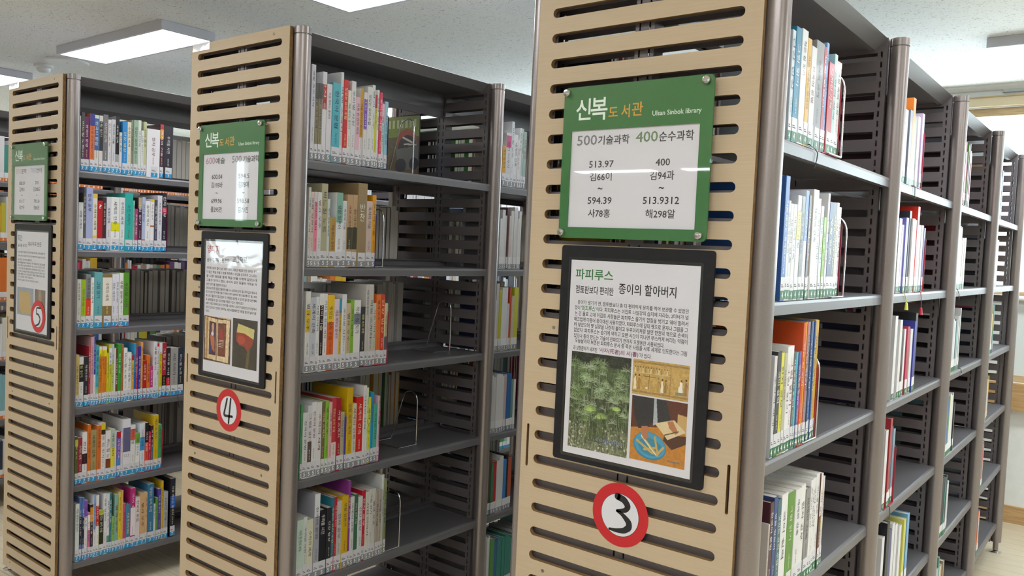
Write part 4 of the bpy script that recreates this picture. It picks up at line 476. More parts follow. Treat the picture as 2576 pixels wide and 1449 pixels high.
103,59,126,45,149,59,163,79,178,59,203,47,212,59,182,76,172,101,172,104,199,4,184,4,8,96,217,60,207,45,180,60,153,96,142,132,153,147,180,132,207,8,96,203,120,197,129,180,120,163,96,156,72,163,63,180,72,197,4,176,225,176,44,194,44,194,225,
10,33,113,88,114,88,50,106,50,106,115,135,118,163,121,162,134,94,128,31,127,199,32,184,3,8,121,218,70,207,51,179,70,150,121,139,171,150,190,179,171,207,8,121,205,158,198,172,179,158,160,121,153,84,160,70,179,84,198,12,31,122,31,109,77,109,
77,44,96,44,96,109,146,109,146,44,164,44,164,109,211,109,211,122,199,60,184,3,8,121,214,69,200,49,164,69,128,121,114,172,128,193,164,172,200,8,121,200,160,190,176,164,160,138,121,128,82,138,66,164,82,190,4,31,82,31,68,211,68,211,82,199,64,
184,4,4,31,130,31,117,211,117,211,130,8,121,219,70,210,51,183,70,157,121,147,172,157,191,183,172,210,8,121,206,158,200,172,183,158,167,121,161,83,167,70,183,83,200,6,54,101,54,48,191,48,191,62,72,62,72,101,199,68,184,4,8,121,222,69,214,51,
191,69,168,121,160,172,168,191,191,172,214,8,121,210,159,205,172,191,159,177,121,172,83,177,70,191,83,205,4,31,147,31,134,211,134,211,147,12,53,46,194,46,194,59,71,59,71,78,188,78,188,119,53,119,53,106,170,106,170,90,53,90,199,76,184,5,8,
121,221,70,212,51,187,70,162,121,153,172,162,191,187,172,212,8,121,208,158,203,172,187,158,172,121,166,83,172,70,187,83,203,4,53,106,53,47,189,47,189,106,4,171,93,171,60,71,60,71,93,4,31,138,31,124,211,124,211,138,199,88,184,4,8,95,212,57,
200,42,170,57,139,95,127,134,139,149,170,134,200,8,95,198,121,190,131,170,121,149,95,141,70,149,60,170,70,190,4,175,225,175,44,193,44,193,225,6,35,84,96,85,163,92,162,104,94,99,32,98,199,116,184,3,4,176,225,176,44,194,44,194,225,8,89,211,
53,194,38,148,53,102,89,85,125,102,139,148,125,194,8,89,197,113,183,122,148,113,113,89,100,65,113,56,148,65,183,199,120,184,4,4,176,225,176,93,194,93,194,225,8,87,213,50,200,35,168,50,136,87,124,124,136,139,168,124,200,8,87,198,112,190,121,
168,112,147,87,138,63,147,53,168,63,190,6,66,107,66,48,200,48,200,62,84,62,84,107,199,124,184,4,8,87,219,50,208,35,179,50,150,87,139,124,150,138,179,124,208,8,87,205,111,198,121,179,111,160,87,152,63,160,53,179,63,198,4,176,225,176,133,194,
133,194,225,12,66,47,201,47,201,60,84,60,84,80,194,80,194,124,65,124,65,111,176,111,176,92,66,92,199,125,184,5,4,176,225,176,129,194,129,194,225,6,130,121,130,108,176,108,176,46,194,46,194,121,8,87,217,50,206,35,177,50,147,87,136,124,147,
138,177,124,206,8,87,203,111,196,121,177,111,157,87,150,63,157,53,177,63,196,14,56,121,56,109,104,109,104,91,56,91,56,47,105,47,137,51,135,64,106,60,74,60,74,79,122,79,122,121,199,133,184,5,4,176,225,176,128,194,128,194,225,8,66,119,66,47,
194,47,194,119,176,119,176,97,84,97,84,119,4,84,84,176,84,176,60,84,60,8,87,217,50,205,35,175,50,145,87,133,125,145,139,175,125,205,8,87,203,112,195,121,175,112,155,87,147,63,155,53,175,63,195,199,136,184,4,4,176,225,176,122,194,122,194,
225,8,87,215,50,203,35,172,50,142,87,130,125,142,139,172,125,203,8,87,201,112,193,121,172,112,152,87,144,63,152,53,172,63,193,24,154,114,154,104,147,82,126,62,105,81,98,104,98,114,81,114,81,104,70,78,41,59,50,47,74,61,89,80,103,60,126,45,
149,60,163,81,178,61,203,47,212,59,182,78,172,104,172,114,199,144,184,2,17,35,207,35,193,80,193,80,170,65,125,28,92,38,79,69,103,89,139,109,106,139,84,149,97,113,127,98,170,98,193,142,193,142,207,8,166,225,166,44,184,44,184,138,216,138,216,
152,184,152,184,225,199,145,184,3,6,56,107,56,93,167,93,167,44,185,44,185,107,17,36,213,36,199,80,199,80,192,66,157,30,133,40,121,70,138,90,164,108,140,137,124,147,137,111,159,98,192,98,199,142,199,142,213,8,167,225,167,116,185,116,185,164,
215,164,215,178,185,178,185,225,199,148,184,3,17,36,210,36,196,80,196,80,188,66,152,30,128,40,115,70,133,90,160,108,136,137,120,147,132,112,154,98,188,98,196,142,196,142,210,8,167,225,167,93,185,93,185,156,215,156,215,170,185,170,185,225,6,
62,105,62,48,194,48,194,62,80,62,80,105,199,152,184,3,17,35,215,35,202,80,202,80,197,66,165,29,144,38,131,70,146,89,172,109,149,139,135,147,148,112,168,98,197,98,202,142,202,142,215,8,167,225,167,132,185,132,185,172,215,172,215,186,185,186,
185,225,12,60,46,192,46,192,59,77,59,77,80,185,80,185,124,59,124,59,111,167,111,167,92,60,92,199,165,184,4,8,122,111,74,103,57,78,74,54,122,45,170,54,187,78,170,103,8,122,98,157,93,169,78,157,63,122,58,87,63,75,78,87,93,17,36,212,36,198,80,
198,80,191,66,156,30,133,39,119,70,137,90,164,108,140,138,125,146,138,111,159,98,191,98,198,142,198,142,212,8,167,225,167,116,185,116,185,166,215,166,215,179,185,179,185,225,199,172,184,2,12,140,222,140,54,157,54,157,138,183,138,183,44,201,
44,201,225,183,225,183,152,157,152,157,222,17,34,204,34,190,72,190,72,176,61,127,29,94,40,82,66,104,81,137,97,108,122,88,132,101,101,131,90,176,90,190,126,190,126,204,200,1,184,3,6,62,107,62,94,176,94,176,44,195,44,195,107,17,37,213,37,199,
82,199,82,192,68,157,32,133,41,120,72,138,91,165,110,140,139,124,148,137,113,159,100,192,100,199,144,199,144,213,8,176,225,176,178,137,178,137,164,176,164,176,117,195,117,195,225,200,4,184,3,8,176,225,176,175,136,175,136,162,176,162,176,93,
195,93,195,225,6,68,104,68,48,200,48,200,62,86,62,86,104,17,37,211,37,197,82,197,82,188,68,152,32,129,41,116,72,133,91,161,110,136,139,120,148,133,113,155,100,188,100,197,144,197,144,211,200,16,184,4,4,66,111,66,47,195,47,195,111,4,177,97,
177,60,84,60,84,97,8,176,225,176,180,137,180,137,166,176,166,176,120,195,120,195,225,17,37,214,37,200,82,200,82,194,68,158,32,134,41,121,72,139,91,166,110,141,139,125,148,138,113,161,100,194,100,200,144,200,144,214,200,21,184,4,8,129,112,
81,103,63,78,81,53,129,45,178,53,195,78,178,103,8,129,99,164,94,177,78,164,63,129,58,94,63,81,78,94,94,8,176,225,176,178,137,178,137,165,176,165,176,118,195,118,195,225,17,37,212,37,199,82,199,82,192,68,156,32,132,41,119,72,137,91,165,110,
140,139,124,148,137,113,160,100,193,100,199,144,199,144,212,200,56,184,2,12,137,136,137,122,176,122,176,44,195,44,195,225,176,225,176,175,137,175,137,161,176,161,176,136,17,37,207,37,193,81,193,81,172,66,125,29,92,42,79,71,104,91,141,111,
107,140,84,151,97,115,129,100,172,100,193,144,193,144,207,200,76,184,3,12,140,161,140,148,176,148,176,120,195,120,195,225,176,225,176,191,140,191,140,178,176,178,176,161,17,38,213,38,200,82,200,82,191,68,155,32,132,41,119,72,136,91,163,110,
139,139,123,148,136,113,158,100,191,100,200,143,200,143,213,24,155,114,155,105,148,82,127,61,106,81,99,105,99,114,82,114,82,105,71,78,42,59,51,47,75,61,90,80,104,60,127,45,150,60,164,81,179,61,204,47,213,59,184,78,173,105,173,114,200,112,
184,2,8,112,125,112,81,31,81,31,68,211,68,211,81,130,81,130,125,17,46,209,46,195,112,195,112,191,88,153,40,132,47,119,91,136,121,167,152,136,196,120,203,133,154,153,130,191,130,195,196,195,196,209,200,116,184,3,15,48,217,48,203,109,203,89,
174,42,158,49,145,93,159,121,185,149,159,193,145,200,158,153,174,133,203,194,203,194,217,6,54,100,54,48,191,48,191,62,72,62,72,100,8,112,158,112,128,31,128,31,114,211,114,211,128,130,128,130,158,200,128,184,4,4,53,105,53,47,189,47,189,105,
4,171,92,171,60,71,60,71,92,15,48,219,48,205,109,205,87,180,41,167,48,154,93,166,121,190,149,166,194,154,201,167,154,180,133,205,194,205,194,219,8,31,138,31,124,211,124,211,138,130,138,130,163,112,163,112,138,200,133,184,4,8,121,107,71,99,
53,76,71,53,121,45,171,53,189,76,171,99,8,121,94,157,89,170,76,157,62,121,58,84,62,71,76,84,89,8,31,135,31,122,211,122,211,135,130,135,130,161,112,161,112,135,15,48,217,48,204,109,204,87,178,41,165,48,152,93,164,121,189,149,164,194,152,201,
165,154,178,133,204,194,204,194,217,200,252,184,2,15,48,214,48,201,111,201,89,168,42,151,49,138,92,152,121,179,150,152,193,138,200,151,153,168,131,201,194,201,194,214,8,31,122,31,109,112,109,112,45,130,45,130,109,211,109,211,122,200,253,
184,2,14,51,103,51,90,170,90,170,44,189,44,189,103,130,103,130,127,211,127,211,140,31,140,31,127,112,127,112,103,15,48,218,48,205,109,205,88,178,41,165,48,152,93,164,121,189,149,164,194,152,201,165,154,178,133,205,194,205,194,218,201,4,184,
2,20,53,46,194,46,194,59,71,59,71,77,188,77,188,119,130,119,130,137,211,137,211,150,31,150,31,137,112,137,112,119,53,119,53,106,170,106,170,89,53,89,15,48,219,48,206,110,206,87,183,41,171,47,159,92,169,121,191,150,169,195,159,201,171,154,
183,132,206,194,206,194,219,201,17,184,3,8,121,95,157,91,170,77,157,63,121,58,84,63,71,77,84,91,15,31,141,31,127,112,127,112,108,68,99,53,77,71,53,121,45,171,53,189,77,173,99,130,108,130,127,211,127,211,141,15,48,217,48,204,109,204,87,178,
41,165,48,152,93,164,121,188,149,164,194,152,201,165,154,178,133,204,194,204,194,217,201,137,184,3,4,31,138,31,125,211,125,211,138,6,51,106,51,93,170,93,170,44,189,44,189,106,15,48,217,48,204,109,204,88,177,41,163,48,150,93,163,121,187,149,
163,194,150,201,163,154,177,133,204,194,204,194,217,201,192,184,2,4,176,225,176,44,194,44,194,225,17,37,207,37,193,84,193,84,170,68,124,31,92,42,79,72,103,93,139,114,106,145,84,155,97,118,126,102,170,102,193,148,193,148,207,201,196,184,3,4,
176,225,176,93,194,93,194,225,17,38,210,38,197,84,197,84,187,70,152,34,128,43,115,74,133,94,160,113,135,143,119,153,132,117,154,103,187,103,197,147,197,147,210,6,66,105,66,48,200,48,200,62,84,62,84,105,201,200,184,3,4,176,225,176,132,194,
132,194,225,12,66,46,201,46,201,60,84,60,84,79,194,79,194,123,65,123,65,110,176,110,176,92,66,92,15,38,215,38,202,84,202,70,166,34,144,42,131,74,148,94,174,113,150,144,135,153,148,117,168,103,202,147,202,147,215,201,209,184,4,4,176,225,176,
127,194,127,194,225,8,66,119,66,47,194,47,194,119,176,119,176,97,84,97,84,119,4,84,84,176,84,176,60,84,60,17,38,213,38,200,84,200,84,196,70,162,33,140,43,127,74,144,93,170,113,146,144,130,153,143,117,164,103,196,103,200,147,200,147,213,201,
211,184,3,4,176,225,176,102,194,102,194,225,17,38,212,38,198,84,198,84,193,70,157,34,133,44,120,74,138,94,165,113,141,143,125,153,138,117,160,103,193,103,198,147,198,147,212,13,120,112,120,108,100,76,54,58,61,45,102,59,130,85,157,59,198,45,
205,58,159,76,139,108,139,112,202,188,184,2,32,125,210,125,196,151,196,151,185,143,161,121,140,98,161,91,185,91,196,116,196,116,210,39,210,39,196,73,196,73,185,62,157,32,135,41,123,66,139,82,162,96,140,121,124,145,140,160,162,175,139,200,
122,209,135,180,156,169,185,169,196,203,196,203,210,8,31,81,31,68,211,68,211,81,130,81,130,117,112,117,112,81,203,16,184,3,4,178,225,178,44,196,44,196,225,32,102,208,102,195,117,195,117,186,113,165,98,145,83,165,79,186,79,195,93,195,93,208,
38,208,38,195,62,195,62,186,54,159,31,138,40,126,59,141,70,160,80,142,98,128,115,141,125,160,136,140,156,126,165,138,141,160,134,186,134,195,156,195,156,208,9,34,80,97,82,167,88,166,101,107,96,107,126,89,126,89,95,32,94,204,44,184,3,21,81,
224,81,201,37,201,37,187,81,187,81,183,67,149,31,127,40,113,71,130,90,155,109,132,138,117,147,130,112,151,99,183,99,187,143,187,143,201,99,201,99,224,8,167,225,167,91,185,91,185,155,215,155,215,169,185,169,185,225,6,62,103,62,48,194,48,194,
62,80,62,80,103,204,69,184,3,6,65,105,65,91,181,91,181,44,199,44,199,105,19,72,223,72,202,37,202,37,188,72,188,62,154,33,132,41,120,66,136,81,159,97,138,121,123,130,136,100,156,90,188,125,188,125,202,90,202,90,223,12,139,222,139,115,156,
115,156,163,181,163,181,114,199,114,199,225,181,225,181,177,156,177,156,222,204,152,184,2,8,134,153,134,139,176,139,176,44,195,44,195,225,176,225,176,153,21,82,222,82,194,37,194,37,181,82,181,82,167,67,123,31,92,42,79,71,102,91,135,111,104,
141,83,151,95,114,124,100,167,100,181,144,181,144,194,100,194,100,222,204,171,184,3,21,81,226,81,204,37,204,37,191,81,191,81,187,67,153,32,131,41,118,71,134,90,160,109,137,139,122,147,135,112,156,99,187,99,191,143,191,143,204,99,204,99,226,
8,176,225,176,174,137,174,137,160,176,160,176,100,195,100,195,225,13,121,112,121,108,101,76,55,58,62,45,103,59,131,85,158,59,200,45,207,58,160,76,140,108,140,112,205,9,184,3,6,51,99,51,86,170,86,170,44,189,44,189,99,8,112,152,112,130,31,
130,31,116,211,116,211,130,130,130,130,152,19,49,208,49,194,111,194,90,169,42,157,47,144,92,154,121,176,150,154,194,144,200,157,152,169,131,194,192,194,192,208,130,208,130,226,112,226,112,208,205,149,184,2,14,51,100,51,87,170,87,170,45,189,
45,189,100,130,100,130,121,211,121,211,134,31,134,31,121,112,121,112,100,19,49,208,49,194,111,194,90,169,42,157,47,144,92,155,121,176,150,155,194,144,200,157,152,169,131,194,192,194,192,208,130,208,130,226,112,226,112,208,206,88,184,2,4,
176,225,176,44,194,44,194,225,21,86,222,86,194,40,194,40,181,86,181,86,167,72,122,35,92,45,79,76,102,95,135,116,104,146,83,156,95,119,124,104,167,104,181,150,181,150,194,104,194,104,222,206,124,184,3,13,43,217,43,204,112,204,111,195,108,
187,33,184,37,170,100,174,75,154,34,139,41,126,109,160,132,217,8,167,225,167,131,185,131,185,170,215,170,215,184,185,184,185,225,12,60,47,192,47,192,60,78,60,78,80,185,80,185,123,59,123,59,110,167,110,167,92,60,92,206,228,184,2,13,42,207,
42,193,113,193,111,177,107,161,32,157,35,142,101,148,75,115,31,87,41,74,113,133,131,207,8,131,153,131,139,176,139,176,44,194,44,194,225,176,225,176,153,207,0,184,2,4,183,225,183,44,200,44,200,225,22,141,221,141,154,110,154,116,179,118,204,
42,204,42,190,100,190,98,176,95,162,32,158,35,144,90,149,69,119,32,94,42,82,81,109,104,140,141,140,141,54,158,54,158,221,208,112,184,2,15,31,136,31,123,211,123,211,136,182,136,187,172,188,216,54,216,54,202,170,202,170,180,49,176,51,162,169,
167,164,136,6,54,105,54,48,192,48,192,62,72,62,72,105,209,48,184,2,8,136,157,136,144,177,144,177,44,195,44,195,225,177,225,177,157,14,40,209,40,88,104,89,146,93,144,107,104,102,58,101,58,145,123,145,123,158,58,158,58,195,132,195,132,209,
209,160,184,1,20,54,211,54,118,112,118,112,81,31,81,31,67,211,67,211,81,130,81,130,118,191,118,191,131,73,131,73,158,184,158,184,172,73,172,73,197,189,197,189,211,209,181,184,3,8,121,103,70,95,53,74,70,52,121,45,171,52,189,74,171,95,8,121,
90,158,86,170,74,158,62,121,57,84,62,71,74,84,86,20,55,220,55,147,112,147,112,130,31,130,31,116,211,116,211,130,130,130,130,147,190,147,190,160,73,160,73,178,183,178,183,190,73,190,73,207,189,207,189,220,210,184,184,2,4,31,82,31,68,211,68,
211,82,12,54,210,54,114,191,114,191,128,73,128,73,156,184,156,184,170,73,170,73,196,189,196,189,210,211,12,184,3,13,31,89,90,90,154,96,153,108,123,106,123,192,144,192,144,206,33,206,33,192,55,192,55,103,29,103,4,73,192,105,192,105,105,73,
104,8,166,225,166,44,184,44,184,139,216,139,216,153,184,153,184,225,211,16,184,4,13,34,119,92,120,154,125,153,138,124,135,124,195,143,195,143,208,37,208,37,195,57,195,57,133,31,133,4,74,195,106,195,106,134,74,133,8,167,225,167,92,185,92,
185,156,215,156,215,170,185,170,185,225,6,62,105,62,48,194,48,194,62,80,62,80,105,211,152,184,4,4,183,225,183,44,201,44,201,225,8,145,221,145,157,118,157,118,142,145,142,145,54,162,54,162,221,13,31,89,78,90,129,95,128,107,107,105,107,189,
124,189,124,202,33,202,33,189,49,189,49,103,29,103,4,66,189,90,189,90,104,66,103,211,156,184,5,4,182,225,182,90,199,90,199,225,8,145,222,145,173,119,173,119,159,145,159,145,94,162,94,162,222,13,32,121,80,121,132,126,131,138,109,137,109,195,
126,195,126,208,34,208,34,195,50,195,50,135,30,135,4,67,195,92,195,92,136,67,135,6,70,106,70,48,205,48,205,62,88,62,88,106,211,184,184,4,12,143,157,143,143,176,143,176,91,195,91,195,225,176,225,176,191,143,191,143,177,176,177,176,157,13,34,
118,89,119,149,124,148,136,122,134,122,197,142,197,142,211,37,211,37,197,57,197,57,132,31,132,4,74,197,104,197,104,133,74,132,6,67,102,67,48,200,48,200,62,86,62,86,102,212,120,184,3,12,49,152,49,139,193,139,193,152,164,152,164,202,194,202,
194,215,48,215,48,202,78,202,78,152,4,96,202,146,202,146,152,96,152,8,31,118,31,104,112,104,112,45,130,45,130,104,211,104,211,118,212,128,184,3,12,48,174,48,161,193,161,193,174,164,174,164,208,194,208,194,221,48,221,48,208,78,208,78,174,4,
96,208,145,208,145,174,96,174,20,53,46,194,46,194,59,71,59,71,76,188,76,188,116,130,116,130,133,211,133,211,146,31,146,31,133,112,133,112,116,53,116,53,103,170,103,170,88,53,88,213,12,184,4,4,31,145,31,131,211,131,211,145,12,48,173,48,160,
193,160,193,173,164,173,164,207,194,207,194,220,48,220,48,207,78,207,78,173,4,96,207,145,207,145,173,96,173,12,53,46,194,46,194,59,71,59,71,76,188,76,188,116,53,116,53,103,170,103,170,88,53,88,213,60,184,3,4,176,225,176,44,194,44,194,225,
13,33,89,94,90,160,96,159,108,126,106,126,192,148,192,148,206,36,206,36,192,58,192,58,103,31,103,4,75,192,109,192,109,105,75,104,213,64,184,4,4,176,225,176,92,194,92,194,225,6,65,104,65,48,199,48,199,62,83,62,83,104,13,37,119,95,120,158,
125,156,138,127,135,127,195,147,195,147,208,40,208,40,195,59,195,59,133,34,133,4,77,195,109,195,109,134,77,133,213,68,184,4,4,176,225,176,132,194,132,194,225,12,65,46,202,46,202,60,83,60,83,79,194,79,194,123,65,123,65,110,176,110,176,92,65,
92,13,37,138,95,139,157,145,156,157,127,154,127,200,147,200,147,213,40,213,40,200,59,200,59,152,34,151,4,77,200,109,200,109,153,77,152,213,88,184,4,8,90,168,55,156,41,126,55,96,90,85,124,96,138,126,124,156,8,90,154,112,146,121,126,112,106,
90,99,67,106,58,126,67,146,8,166,225,166,44,184,44,184,137,216,137,216,151,184,151,184,225,8,80,223,80,196,30,196,30,183,147,183,147,196,98,196,98,223,213,89,184,5,8,90,183,56,175,42,151,56,127,90,118,125,127,138,151,125,175,8,90,171,112,
165,120,151,112,137,90,131,68,137,60,151,68,165,6,56,102,56,89,167,89,167,44,185,44,185,102,8,81,226,81,206,31,206,31,193,149,193,149,206,99,206,99,226,8,167,225,167,112,185,112,185,162,215,162,215,175,185,175,185,225,213,92,184,5,8,90,180,
56,171,42,146,56,122,90,113,125,122,138,146,125,171,8,90,167,112,161,120,146,112,131,90,126,68,131,60,146,68,161,8,167,225,167,90,185,90,185,152,215,152,215,166,185,166,185,225,8,81,225,81,203,31,203,31,190,149,190,149,203,99,203,99,225,6,
62,100,62,48,194,48,194,62,80,62,80,100,213,96,184,5,8,90,188,56,180,42,158,56,137,90,129,125,137,138,158,125,180,8,90,176,112,171,120,158,112,146,90,141,68,146,60,158,68,171,8,167,226,167,126,185,126,185,169,215,169,215,182,185,182,185,
226,12,60,46,192,46,192,59,77,59,77,76,185,76,185,117,59,117,59,104,167,104,167,88,60,88,8,81,227,81,209,31,209,31,196,149,196,149,209,99,209,99,227,213,104,184,6,4,60,106,60,47,185,47,185,106,4,167,93,167,60,78,60,78,93,8,90,184,56,175,42,
152,56,128,90,119,125,128,138,152,125,175,8,90,171,112,166,120,152,112,137,90,132,68,137,60,152,68,166,8,167,225,167,116,185,116,185,163,215,163,215,177,185,177,185,225,8,81,227,81,206,31,206,31,193,149,193,149,206,99,206,99,227,213,116,
184,4,8,80,169,49,157,37,128,49,98,80,86,111,98,123,128,111,157,8,80,155,99,147,106,128,99,108,80,100,61,108,54,128,61,147,8,71,220,71,194,31,194,31,181,129,181,129,194,89,194,89,220,12,139,221,139,53,156,53,156,136,182,136,182,44,199,44,
199,225,182,225,182,149,156,149,156,221,213,136,184,5,8,81,182,50,174,38,151,50,129,81,120,111,129,123,151,111,174,8,81,170,99,165,106,151,99,138,81,133,62,138,55,151,62,165,12,139,222,139,116,156,116,156,162,181,162,181,113,199,113,199,
225,181,225,181,176,156,176,156,222,8,71,225,71,205,30,205,30,191,131,191,131,205,90,205,90,225,24,156,108,156,102,149,80,128,61,108,79,101,102,101,108,83,108,83,102,73,77,44,59,52,47,76,60,92,79,106,59,129,45,152,60,165,80,181,60,206,47,
214,59,185,76,174,102,174,108,213,137,184,6,8,81,181,50,173,38,150,50,128,81,119,111,128,123,150,111,173,8,81,169,99,164,106,150,99,137,81,132,62,137,55,150,62,164,8,133,108,84,100,67,76,84,53,133,45,182,53,200,76,182,100,8,133,95,169,90,
181,76,169,62,133,58,98,62,85,76,98,90,12,139,222,139,117,156,117,156,163,181,163,181,111,199,111,199,225,181,225,181,176,156,176,156,222,8,71,224,71,204,30,204,30,191,131,191,131,204,90,204,90,224,214,21,184,6,8,88,183,55,174,43,149,55,
125,88,116,120,125,133,149,120,174,8,88,170,108,164,116,149,108,134,88,128,67,134,60,149,67,164,8,130,107,81,98,63,76,81,53,130,45,178,53,196,76,178,98,8,130,94,164,89,177,76,164,62,130,58,95,62,82,76,95,89,12,176,225,176,182,143,182,143,
168,176,168,176,147,143,147,143,133,176,133,176,109,195,109,195,225,8,79,227,79,205,31,205,31,192,143,192,143,205,97,205,97,227,214,77,184,5,8,121,100,70,93,53,72,70,52,121,45,171,52,189,72,171,93,8,121,88,157,84,170,72,157,61,121,57,84,61,
71,72,84,84,8,121,178,154,175,166,164,154,154,121,150,88,154,76,164,88,175,8,112,228,112,210,40,210,40,197,200,197,200,210,130,210,130,228,15,31,124,31,111,211,111,211,124,130,124,130,138,171,146,185,164,168,183,121,190,73,183,57,164,71,
146,112,138,112,124,214,84,184,4,8,92,167,113,161,121,146,113,131,92,126,70,131,62,146,70,161,16,92,180,58,170,45,146,55,124,82,113,82,93,29,93,31,79,90,80,156,86,154,98,101,94,101,113,128,124,139,146,126,170,8,166,225,166,44,184,44,184,
135,215,135,215,149,184,149,184,225,8,82,225,82,203,32,203,32,190,151,190,151,203,101,203,101,225,214,92,184,5,8,92,183,113,180,121,170,113,161,92,157,71,161,63,170,71,180,8,167,225,167,119,185,119,185,165,214,165,214,179,185,179,185,225,
12,57,46,193,46,193,58,75,58,75,74,185,74,185,110,56,110,56,99,167,99,167,85,57,85,16,92,194,58,188,46,170,56,154,83,147,83,136,30,135,32,123,91,124,156,130,155,140,101,136,101,147,128,154,138,170,126,188,8,83,227,83,212,35,212,35,200,149,
200,149,212,101,212,101,227,214,140,184,4,4,175,225,175,44,193,44,193,225,8,97,167,119,161,127,146,119,131,97,126,75,131,66,146,75,161,16,97,180,62,170,49,146,60,124,88,113,88,94,32,93,35,79,96,80,163,86,162,98,106,94,106,113,134,124,145,
146,131,170,8,88,225,88,203,36,203,36,190,157,190,157,203,106,203,106,225,214,196,184,4,8,121,181,73,173,56,151,73,128,121,121,168,128,185,151,168,173,8,121,168,155,164,167,151,155,138,121,133,87,138,75,151,87,164,8,112,226,112,205,40,205,
40,191,200,191,200,205,130,205,130,226,8,31,108,31,94,112,94,112,44,130,44,130,94,211,94,211,108,214,232,184,6,8,95,196,61,191,49,175,61,159,95,153,130,159,142,175,130,191,8,95,186,117,183,125,175,117,167,95,164,73,167,66,175,73,183,8,86,
227,86,213,37,213,37,201,154,201,154,213,104,213,104,227,8,134,129,134,119,176,119,176,112,194,112,194,225,176,225,176,129,12,61,46,201,46,201,58,79,58,79,71,194,71,194,106,60,106,60,95,176,95,176,82,61,82,10,32,133,85,134,85,112,103,112,
103,135,132,137,160,140,160,150,93,146,30,145,215,136,184,4,4,176,225,176,44,194,44,194,225,8,95,168,60,156,46,126,60,96,95,85,131,96,145,126,131,156,8,95,154,118,146,127,126,118,106,95,99,73,106,64,126,73,146,8,86,224,86,196,35,196,35,183,
155,183,155,196,104,196,104,224,
]
TITLES = ['독서의 기술', '한국어 문법', '사진 이야기', '맛있는 요리 수업', '음악의 역사', '커피 한 잔의 여유', '우리말 사전', '생활 일본어', '처음 배우는 중국어', '바느질 노트', '디자인 산책', '영어 회화 첫걸음', '생활 속의 과학', '수학의 세계', '건강 밥상', '여행 스케치', '그림 읽기', '세계의 건축', '작은 집 짓기', '한자 공부', '별과 우주', '국어 실력']
POSTER3 = ['종이가 생기기 전, 점토판보다 좀 더 편리하게 문자를 적어 보관할 수 있었던', '이다. 파피루스는 이집트 나일강의 습지에 자라는, 2미터가 넘', '는 긴 풀로 고대 이집트 사람들은 파피루스 줄기의 껍질을 벗기고 엮어 말려서', '매끄럽게 다듬어 종이대신 사용하였다. 파피루스에 갈대 펜으로 문자나 그림을 그', '려 넣었으며 몇 십장을 나란히 붙이고 두루마리처럼 말면 한권의 책으로 손색이', '없었다. 파피루스는 습기에 약하고 오랜 시간이 지나면 부스러져 버리는 약점이', '있으나 종이 만드는 기술이 전파되기 전까지 오랫동안 사용되었다.', '오늘날까지 보존된 파피루스 문서 중 죽은 사람을 사후 세계로 인도한다는 그림', '과 상형문자가 새겨진']
POSTER4 = ['파피루스보다 질이 높은 페르가몬의 새로운 재료로 만든 종이는 왕이', '더 많은 책을 만들기 위해 파피루스 수입을 금지하자 그 나라는', '할 다른 재료를 통해 책을 만들 수밖에 없었는데', '그들은 양이나 염소, 송아지 같은 동물의 가죽을 과', '공한 양피지를 개발하게 되었다.', '양피지로 책 한 권을 만들려면 보통 10~15마리의 양이 필요하며 값이 매우 비', '쌌으나(성경 한 부를 만들기 위해서 양이 200마리 정도 필요했다고 함), 파피', '루스보다 훨씬 부드럽고 질겨 더 오랫동안 보관할 수 있으며 갈대 붓 대신 펜촉', '즉 글씨를 쓸 수 있는 깃촉 펜을 이용할 수 있는 장점이 있다.', '8세기 무렵, 파피루스보다 양피지를 사용하는 나라가 더 많아졌으며 동양에서', '종이가 건너오기 전까지 양피지는 서양 사람들에게 큰 사랑을 받으며 널리 이용', '되었다.']
POSTER5 = ['죽간은 종이가 발명되기 전 대나무를 쪼개 만든 조각에 글을 적은', '것이며, 여러 조각을 끈으로 엮은 것은 책이라 한다. 글을 적은 대나무', '조각은 간이라 불렸다.', '대나무를 불에 쬐어 기름을 빼고 푸른 껍질을 벗긴 다음 글씨를', '썼으며 잘못 쓴 글자는 칼로 깎아 내고 다시 쓸 수 있었다고 하고', '그 뒤 끈으로 엮어 둘둘 말아서 보관하였는데 무겁고 부피가', '커서 옮기기 어려웠으며 비단과 함께 널리 쓰이다가 종이가 나온', '뒤에는 점점 쓰이지 않게 되었고 오래된 무덤에서 많이 발견', '되고 있으며 귀한 자료이다.', '책이라는 글자도 죽간의 모양에서 나왔다.']
make_glyphs([(s, 0.0) for s in TITLES + ['반', '찬', '?', '123']] + [(s, .01) for s in POSTER3 + POSTER4 + POSTER5 + ['Ulsan Sinbok library', '것이', '가 있다.', '~', '513.97', '김66이', '594.39', '사78홍', '400', '김94과', '513.9312', '해298알', '600.04', '김195바', '699.96', '플295만', '594.5', '김78매', '598.58', '김73핀', '800.09', '김98소', '811.7', '곽77무', '701', '김288모', '792.8', '정84은']]
            + [(s, .012) for s in ['신', '복', '도', '서', '관', '500', '400', '600', '800', '700', '기술과학', '순수과학', '예술', '문학', '언어', '파피루스', '점토판보다 편리한', '종이의 할아버지', '양피지', '송아지 가죽으로 만든', '고급재료', '죽간', '글씨를 새기다', '대나무로 만든', "'파피루스'", "'사자(死者)의 서(書)'", 'doopedia']]
            + [('doopedia', .03)] + [(s, .02) for s in '4578'])

